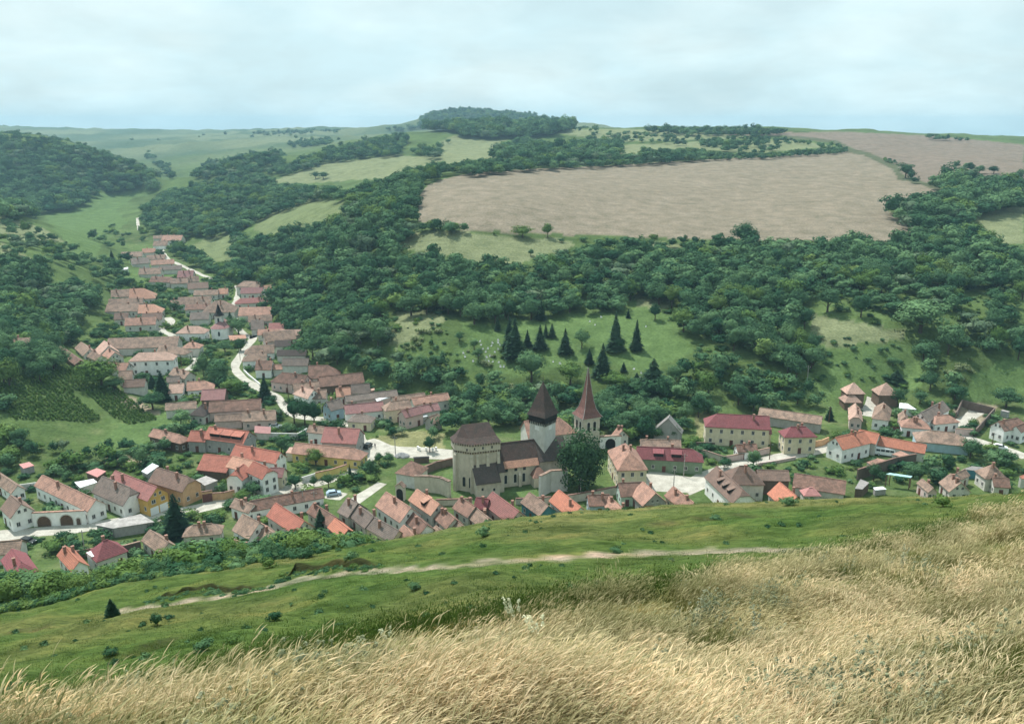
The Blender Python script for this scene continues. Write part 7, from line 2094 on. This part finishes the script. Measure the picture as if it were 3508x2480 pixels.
tops_x = [-60, 200, 300, 420, 560, 660, 800, 830, 900, 1000, 1080, 1150, 1250]
tops_y = [1935, 1945, 1948, 1900, 1878, 1838, 1828, 1868, 1828, 1792, 1800, 1825, 1812]
for i in range(3000):
    px = g_.uniform(-90, 1230) if g_.uniform() < 0.7 else (g_.uniform(560, 830) if g_.uniform() < 0.55 else g_.uniform(900, 1120))
    yl = np.interp(px, edge_x, low_y); top = np.interp(px, tops_x, tops_y)
    py = top + abs(g_.normal(0, 0.20 if g_.uniform() < 0.65 else 0.5)) * max(yl - top, 10) - 6
    Y_ = g_.uniform(67, 105)
    d_ = ray(px, py); x = d_[0] / d_[1] * Y_; zr_ = CAM_Z + d_[2] / d_[1] * Y_
    z = float(height(x, Y_)); h = (zr_ - z) / 1.12
    if 1.7 < h < 9.5 and all((x - a_[0]) ** 2 + (Y_ - a_[1]) ** 2 > 3.2 for a_ in TH):
        TH.append((x, Y_, z, h))
    if len(TH) > 260: break
TH.sort(key=lambda q: q[1])
ok_ = clear_of(np.array([q[0] for q in TH]), np.array([q[1] for q in TH]))
n_sing = 0
rest = []
for q, k_ in zip(TH, ok_):
    if not k_: continue
    x, y, z, h = q
    if n_sing < 90:
        kind = 'light' if random.random() < 0.35 else ('bush' if random.random() < 0.35 else 'leafy')
        put_tree(x, y, z - 0.5, h, h * random.uniform(0.95, 1.3), kind, "green acacia tree in the thicket at the foot of the near hillside" if kind != 'bush' else "leafy bush in the thicket at the foot of the near hillside", group="thicket at the foot of the hillside"); n_sing += 1
    else:
        rest.append(q)
if rest:
    Rr = np.array(rest); n = len(Rr)
    scatter_stuff("thicket", Rr[:, :3] - np.array([0, 0, 0.4]), np.column_stack([Rr[:, 3] * 1.3, Rr[:, 3] * 1.3, Rr[:, 3]]), np.column_stack([np.zeros(n), np.zeros(n), g_.uniform(0, 6.28, n)]), g_.integers(0, 6, n), kit_set("thicket_kit", LO), "green thicket at the foot of the near hillside")
# undergrowth below the thicket and scrub in the dark banks
und = []
for i in range(500):
    px = g_.uniform(-80, 1230); yl = np.interp(px, edge_x, low_y)
    x, y, z, h = put_thick(px, yl - abs(g_.normal(0, 25)) + 8, 0.3, g_.uniform(0.3, 0.9))
    und.append((x, y, z, h))
# eroded earth banks above the path: a steep bare face and a grassy top falling back to the slope
for bi, (pts, hg) in enumerate(BANKS[:2]):
    P_ = []
    for (ax, ay), (bx_, by_) in zip(pts, pts[1:]):
        for k_ in range(14):
            f = k_ / 14; P_.append((ax + (bx_ - ax) * f, ay + (by_ - ay) * f))
    P_.append(pts[-1]); P_ = np.array(P_); n = len(P_)
    env = np.clip(np.minimum(np.arange(n), n - 1 - np.arange(n)) / (n * 0.22), 0, 1) ** 0.7
    jag = waves(P_[:, 0], P_[:, 1], 2.2, 91 + bi); H_ = (0.30, 0.17)[bi] * env * (1 + 0.10 * jag) + 0.02
    X_, Y_, Z_, C_ = [], [], [], []
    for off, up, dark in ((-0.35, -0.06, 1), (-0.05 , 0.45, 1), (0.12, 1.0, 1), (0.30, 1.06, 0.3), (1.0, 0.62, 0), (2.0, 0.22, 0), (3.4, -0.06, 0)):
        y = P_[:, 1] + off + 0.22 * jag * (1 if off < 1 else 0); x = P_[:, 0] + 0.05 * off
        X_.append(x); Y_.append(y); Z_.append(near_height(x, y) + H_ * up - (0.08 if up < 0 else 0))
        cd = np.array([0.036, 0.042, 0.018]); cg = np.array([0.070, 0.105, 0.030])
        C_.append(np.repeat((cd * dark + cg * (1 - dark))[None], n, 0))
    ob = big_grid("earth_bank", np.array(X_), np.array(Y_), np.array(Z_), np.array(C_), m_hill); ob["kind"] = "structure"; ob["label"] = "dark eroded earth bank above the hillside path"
for pts, hg in BANKS[:2]:
    for i in range(150):
        k_ = g_.integers(0, len(pts) - 1); f = g_.uniform(0, 1)
        x = pts[k_][0] * (1 - f) + pts[k_ + 1][0] * f + g_.normal(0, 0.35); y = pts[k_][1] * (1 - f) + pts[k_ + 1][1] * f - abs(g_.normal(0, 0.5))
        und.append((x, y, float(near_height(x, y)), g_.uniform(0.15, 0.38)))
und = np.array(und); n = len(und)
scatter_stuff("undergrowth", und[:, :3] - np.array([0, 0, 0.15]), np.column_stack([und[:, 3] * 1.4, und[:, 3] * 1.4, und[:, 3]]), np.column_stack([np.zeros(n), np.zeros(n), g_.uniform(0, 6.28, n)]), g_.integers(0, 4, n), kit_set("undergrowth_kit", BUSH), "leafy undergrowth along the thicket edge and banks")

# ------------------------------------------------------------------ grasses
def blade_mat(name, sheen=0.25):
    m = bpy.data.materials.new(name); m.use_nodes = True
    t = m.node_tree
    for n in list(t.nodes): t.nodes.remove(n)
    out = t.nodes.new("ShaderNodeOutputMaterial"); at_ = t.nodes.new("ShaderNodeAttribute"); at_.attribute_name = "albedo"
    oi = t.nodes.new("ShaderNodeObjectInfo"); geo = t.nodes.new("ShaderNodeNewGeometry")
    mp = t.nodes.new("ShaderNodeMapping"); mp.inputs["Scale"].default_value = (0.5, 0.9, 0.5); t.links.new(geo.outputs["Position"], mp.inputs[0])
    n1 = noise(t, 0.9, 4, 0.6, mp.outputs[0])
    c = mixrgb(t, 'MULTIPLY', 1.0, at_.outputs["Color"], ramp(t, n1.outputs[0], [(0.3, (0.50, 0.55, 0.44)), (0.5, (0.95, 0.95, 0.95)), (0.7, (1.3, 1.26, 1.24))]).outputs[0])
    n9 = noise(t, 0.28, 3, 0.6, geo.outputs["Position"])
    c = mixrgb(t, 'MULTIPLY', 1.0, c, ramp(t, n9.outputs[0], [(0.36, (0.74, 0.80, 0.66)), (0.60, (1.14, 1.11, 1.09))]).outputs[0])
    c = mixrgb(t, 'MULTIPLY', 1.0, c, ramp(t, oi.outputs["Random"], [(0.0, (0.62, 0.68, 0.55)), (1.0, (1.2, 1.15, 1.12))]).outputs[0])
    d = t.nodes.new("ShaderNodeBsdfDiffuse"); tr = t.nodes.new("ShaderNodeBsdfTranslucent"); mx = t.nodes.new("ShaderNodeMixShader"); mx.inputs[0].default_value = 0.38
    t.links.new(c, d.inputs[0]); t.links.new(c, tr.inputs[0]); t.links.new(d.outputs[0], mx.inputs[1]); t.links.new(tr.outputs[0], mx.inputs[2]); t.links.new(mx.outputs[0], out.inputs[0])
    return m
M_DRY = blade_mat("dry_grass_blades"); M_TURF = blade_mat("green_grass_blades")

def tuft_mesh(seed, n, h0, h1, spread, lean, width, base, tip, head, head_col, mat, name="tuft"):
    """curved tapering blades, some with a feathery seed head; wind leans them towards +x"""
    g = np.random.default_rng(seed)
    verts, faces, cols = [], [], []
    base, tip, head_col = np.array(base), np.array(tip), np.array(head_col)
    for i in range(n):
        bx, by = g.normal(0, spread, 2); h = g.uniform(h0, h1); a = g.uniform(0, 6.28)
        lx = lean * h * g.uniform(0.5, 1.4) + math.cos(a) * h * 0.16; ly = math.sin(a) * h * 0.18 + lean * h * 0.15 * g.normal()
        sx, sy = g.normal(0, 1, 2); q = math.hypot(sx, sy); sx, sy = sx / q * width, sy / q * width
        v = g.uniform(0.8, 1.2)
        o = len(verts)
        for k_, f in enumerate((0.0, 0.4, 0.75, 1.0)):
            x, y, z = bx + lx * f * f, by + ly * f * f, h * (f - 0.10 * abs(lean) * f ** 3)
            w_ = (1.0, 0.85, 0.55, 0.12)[k_]
            verts += [(x - sx * w_, y - sy * w_, z), (x + sx * w_, y + sy * w_, z)]
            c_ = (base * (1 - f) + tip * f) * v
            cols += [c_, c_]
        faces += [(o, o + 1, o + 3, o + 2), (o + 2, o + 3, o + 5, o + 4), (o + 4, o + 5, o + 7, o + 6)]
        if g.uniform() < head:
            hl = h * g.uniform(0.16, 0.28); hw = width * g.uniform(1.8, 3.4)
            x0, y0, z0 = bx + lx, by + ly, h * (1 - 0.10 * abs(lean))
            dx, dy, dz = 2 * lx / h + lean * 0.5, 2 * ly / h, 0.85
            q = math.sqrt(dx * dx + dy * dy + dz * dz); dx, dy, dz = dx / q, dy / q, dz / q
            for s in range(2):
                ax, ay = (math.cos(a + s * 1.57) * hw, math.sin(a + s * 1.57) * hw)
                o = len(verts)
                for f, w_ in ((-0.25, 0.1), (0.2, 1.0), (0.6, 0.75), (1.0, 0.05)):
                    dr = -0.22 * hl * f * f
                    verts += [(x0 + dx * hl * f - ax * w_ + hl * 0.25 * f * f, y0 + dy * hl * f - ay * w_, z0 + dz * hl * f + dr), (x0 + dx * hl * f + ax * w_ + hl * 0.25 * f * f, y0 + dy * hl * f + ay * w_, z0 + dz * hl * f + dr)]
                    c_ = head_col * g.uniform(0.85, 1.15); cols += [c_, c_]
                faces += [(o, o + 1, o + 3, o + 2), (o + 2, o + 3, o + 5, o + 4), (o + 4, o + 5, o + 7, o + 6)]
    me = bpy.data.meshes.new(name); me.from_pydata(verts, [], faces); me.materials.append(mat)
    ca = me.color_attributes.new("albedo", 'FLOAT_COLOR', 'POINT')
    rgba = np.ones((len(verts), 4)); rgba[:, :3] = np.clip(np.array(cols), 0, 1); ca.data.foreach_set("color", rgba.ravel())
    return me

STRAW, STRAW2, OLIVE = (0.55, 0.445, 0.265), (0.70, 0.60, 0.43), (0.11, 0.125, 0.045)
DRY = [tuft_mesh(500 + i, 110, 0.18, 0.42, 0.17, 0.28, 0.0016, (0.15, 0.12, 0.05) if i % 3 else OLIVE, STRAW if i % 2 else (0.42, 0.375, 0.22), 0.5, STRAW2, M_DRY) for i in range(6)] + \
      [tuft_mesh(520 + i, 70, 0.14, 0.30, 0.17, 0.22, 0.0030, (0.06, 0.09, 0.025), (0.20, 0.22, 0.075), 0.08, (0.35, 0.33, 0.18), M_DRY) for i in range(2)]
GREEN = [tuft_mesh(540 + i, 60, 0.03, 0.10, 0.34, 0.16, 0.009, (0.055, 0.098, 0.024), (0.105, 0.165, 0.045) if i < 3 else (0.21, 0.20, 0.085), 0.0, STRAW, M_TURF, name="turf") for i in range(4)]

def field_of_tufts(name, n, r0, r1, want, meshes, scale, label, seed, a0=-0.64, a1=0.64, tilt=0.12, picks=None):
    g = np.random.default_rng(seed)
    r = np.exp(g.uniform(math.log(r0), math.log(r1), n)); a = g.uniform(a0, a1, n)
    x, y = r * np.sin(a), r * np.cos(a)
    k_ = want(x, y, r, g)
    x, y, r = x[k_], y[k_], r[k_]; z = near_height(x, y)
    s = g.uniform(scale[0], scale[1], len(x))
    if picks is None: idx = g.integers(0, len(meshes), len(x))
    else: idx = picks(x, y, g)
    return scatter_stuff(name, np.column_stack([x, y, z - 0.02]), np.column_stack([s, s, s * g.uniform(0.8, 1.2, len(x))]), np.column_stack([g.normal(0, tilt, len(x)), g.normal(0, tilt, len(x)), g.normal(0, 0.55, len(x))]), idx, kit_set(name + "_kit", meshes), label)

def dry_zone(x, y, r, g):
    z = near_height(x, y)
    px, py, f = project(x, y, z + 0.40)
    e = grass_edge(px) + 45 * waves(x, y, 2.4, 71) * np.clip(r / 12, 0.3, 1)
    thin = 0.85 + 0.3 * waves(x, y, 1.6, 72)
    return (y > 0.5) & (((py > e) & (r < 30)) & (g.uniform(0, 1, len(x)) < thin))
def dry_pick(x, y, g):
    green = waves(x, y, 2.2, 73) - 0.15 + 0.35 * np.clip((x - 1.0) / 4, 0, 1) * np.clip((9 - y) / 3, 0, 1)
    return np.where(green + 0.35 * g.normal(size=len(x)) > 0.62, g.integers(6, 8, len(x)), g.integers(0, 6, len(x)))
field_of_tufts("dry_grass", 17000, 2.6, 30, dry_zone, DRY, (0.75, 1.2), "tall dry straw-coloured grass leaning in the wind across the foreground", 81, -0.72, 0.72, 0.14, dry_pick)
def fringe(x, y, r, g):
    z = near_height(x, y)
    px, py, f = project(x, y, z + 0.22)
    e = grass_edge(px)
    d = (e - py) / 90.0
    return (y > 3) & (d > -0.5) & (d < 2.0) & (g.uniform(0, 1, len(x)) < np.exp(-np.clip(d, 0, 9) * 1.6) * 0.5)
field_of_tufts("grass_fringe", 5000, 7, 45, fringe, DRY[:6], (0.4, 0.8), "thin fringe of dry grass where the tall grass meets the green slope", 82)
def turf_zone(x, y, r, g):
    z = near_height(x, y)
    px, py, f = project(x, y, z)
    d, _a, _s = seg_dist(x, y, PATH)
    return (py < grass_edge(px) + 60) & (d > 0.9) & (z > 20) & (g.uniform(0, 1, len(x)) < 0.75 + 0.35 * waves(x, y * 1.6, 5, 74))
def turf_pick(x, y, g):
    return np.where(waves(x, y * 1.5, 9, 75) + 0.6 * g.normal(size=len(x)) > 1.15, 3, g.integers(0, 3, len(x)))
field_of_tufts("turf_grass", 20000, 10, 120, turf_zone, GREEN, (0.5, 1.1), "short green grass tufts on the near hillside", 83, picks=turf_pick)

TUS = [broad_crown(470 + i, 9, 22, 0.10, M_LEAF, rx=0.75, zc=0.16, rz=0.24, low=-0.2, name="tussock") for i in range(3)]
def tus_zone(x, y, r, g):
    z = near_height(x, y); px, py, f = project(x, y, z)
    d, _a, _s = seg_dist(x, y, PATH)
    return (py < grass_edge(px) - 20) & (d > 1.3) & (y < 75) & (waves(x, y * 1.6, 6, 78) + 0.7 * g.normal(size=len(x)) > 0.9)
_t = field_of_tufts("tussocks", 1300, 28, 80, tus_zone, TUS, (0.14, 0.42), "dark low tussocks dotted over the green slope", 85, -0.66, 0.66, 0.1)
# grey-green weeds and white flower heads standing in the dry grass
M_WEED = leaf_mat("mugwort_leaves", (0.20, 0.23, 0.14), (0.33, 0.35, 0.25), 0.25)
M_BLOOM = leaf_mat("cream_blossom", (0.62, 0.64, 0.45), (0.70, 0.72, 0.55), 0.3)
def weed_mesh(seed, mat, h=0.7, top=0.5):
    g = np.random.default_rng(seed)
    cs, rs = [], []
    for s in range(6):
        a = g.uniform(0, 6.28); l_ = g.uniform(0.05, 0.16)
        for f in np.linspace(top, 1.0, 6):
            cs.append((math.cos(a) * l_ * f + 0.1 * f * f, math.sin(a) * l_ * f, h * f * g.uniform(0.85, 1.0))); rs.append(0.035 * (1.25 - f) + 0.012)
    return cards_mesh("weed", leaf_cloud(g, np.array(cs), np.array(rs), 9, 0.014), mat)
WEEDS = [weed_mesh(600 + i, M_WEED, 0.62, 0.15) for i in range(3)]
def weed_zone(x, y, r, g):
    z = near_height(x, y); px, py, f = project(x, y, z)
    patch = waves(x, y, 2.6, 76) + 0.7 * np.clip((x - 0.5) / 3, 0, 1) * np.clip((11 - y) / 4, 0, 1)
    return (py > grass_edge(px) + 40) & (patch + 0.4 * g.normal(size=len(x)) > 1.05)
field_of_tufts("mugwort_weeds", 6000, 3.0, 18, weed_zone, WEEDS, (0.6, 1.0), "grey-green weeds standing among the dry grass", 84)
BLOOM = weed_mesh(620, M_BLOOM, 0.75, 0.72)
STALK = tuft_mesh(621, 7, 0.5, 0.75, 0.03, 0.15, 0.004, (0.10, 0.12, 0.05), (0.25, 0.25, 0.12), 0, STRAW, M_DRY, "stalk")
for px, py, s, lab in [(1765, 2190, 1.0, "cream flowering weed in the dry grass, taller left one"), (1850, 2260, 1.0, "cream flowering weed in the dry grass, right one"), (1340, 2240, 0.7, "small cream flowering weed at the grass fringe left of the tall ones")]:
    x, y, z = near_at(px, py, 3.0, 30.0)
    root = empty("flowering_weed", (x, y, z - 0.02), random.uniform(0, 6)); root.scale = (s, s, s)
    link("blossom", BLOOM, root); link("stalk", STALK, root); tag(root, lab, "flower")
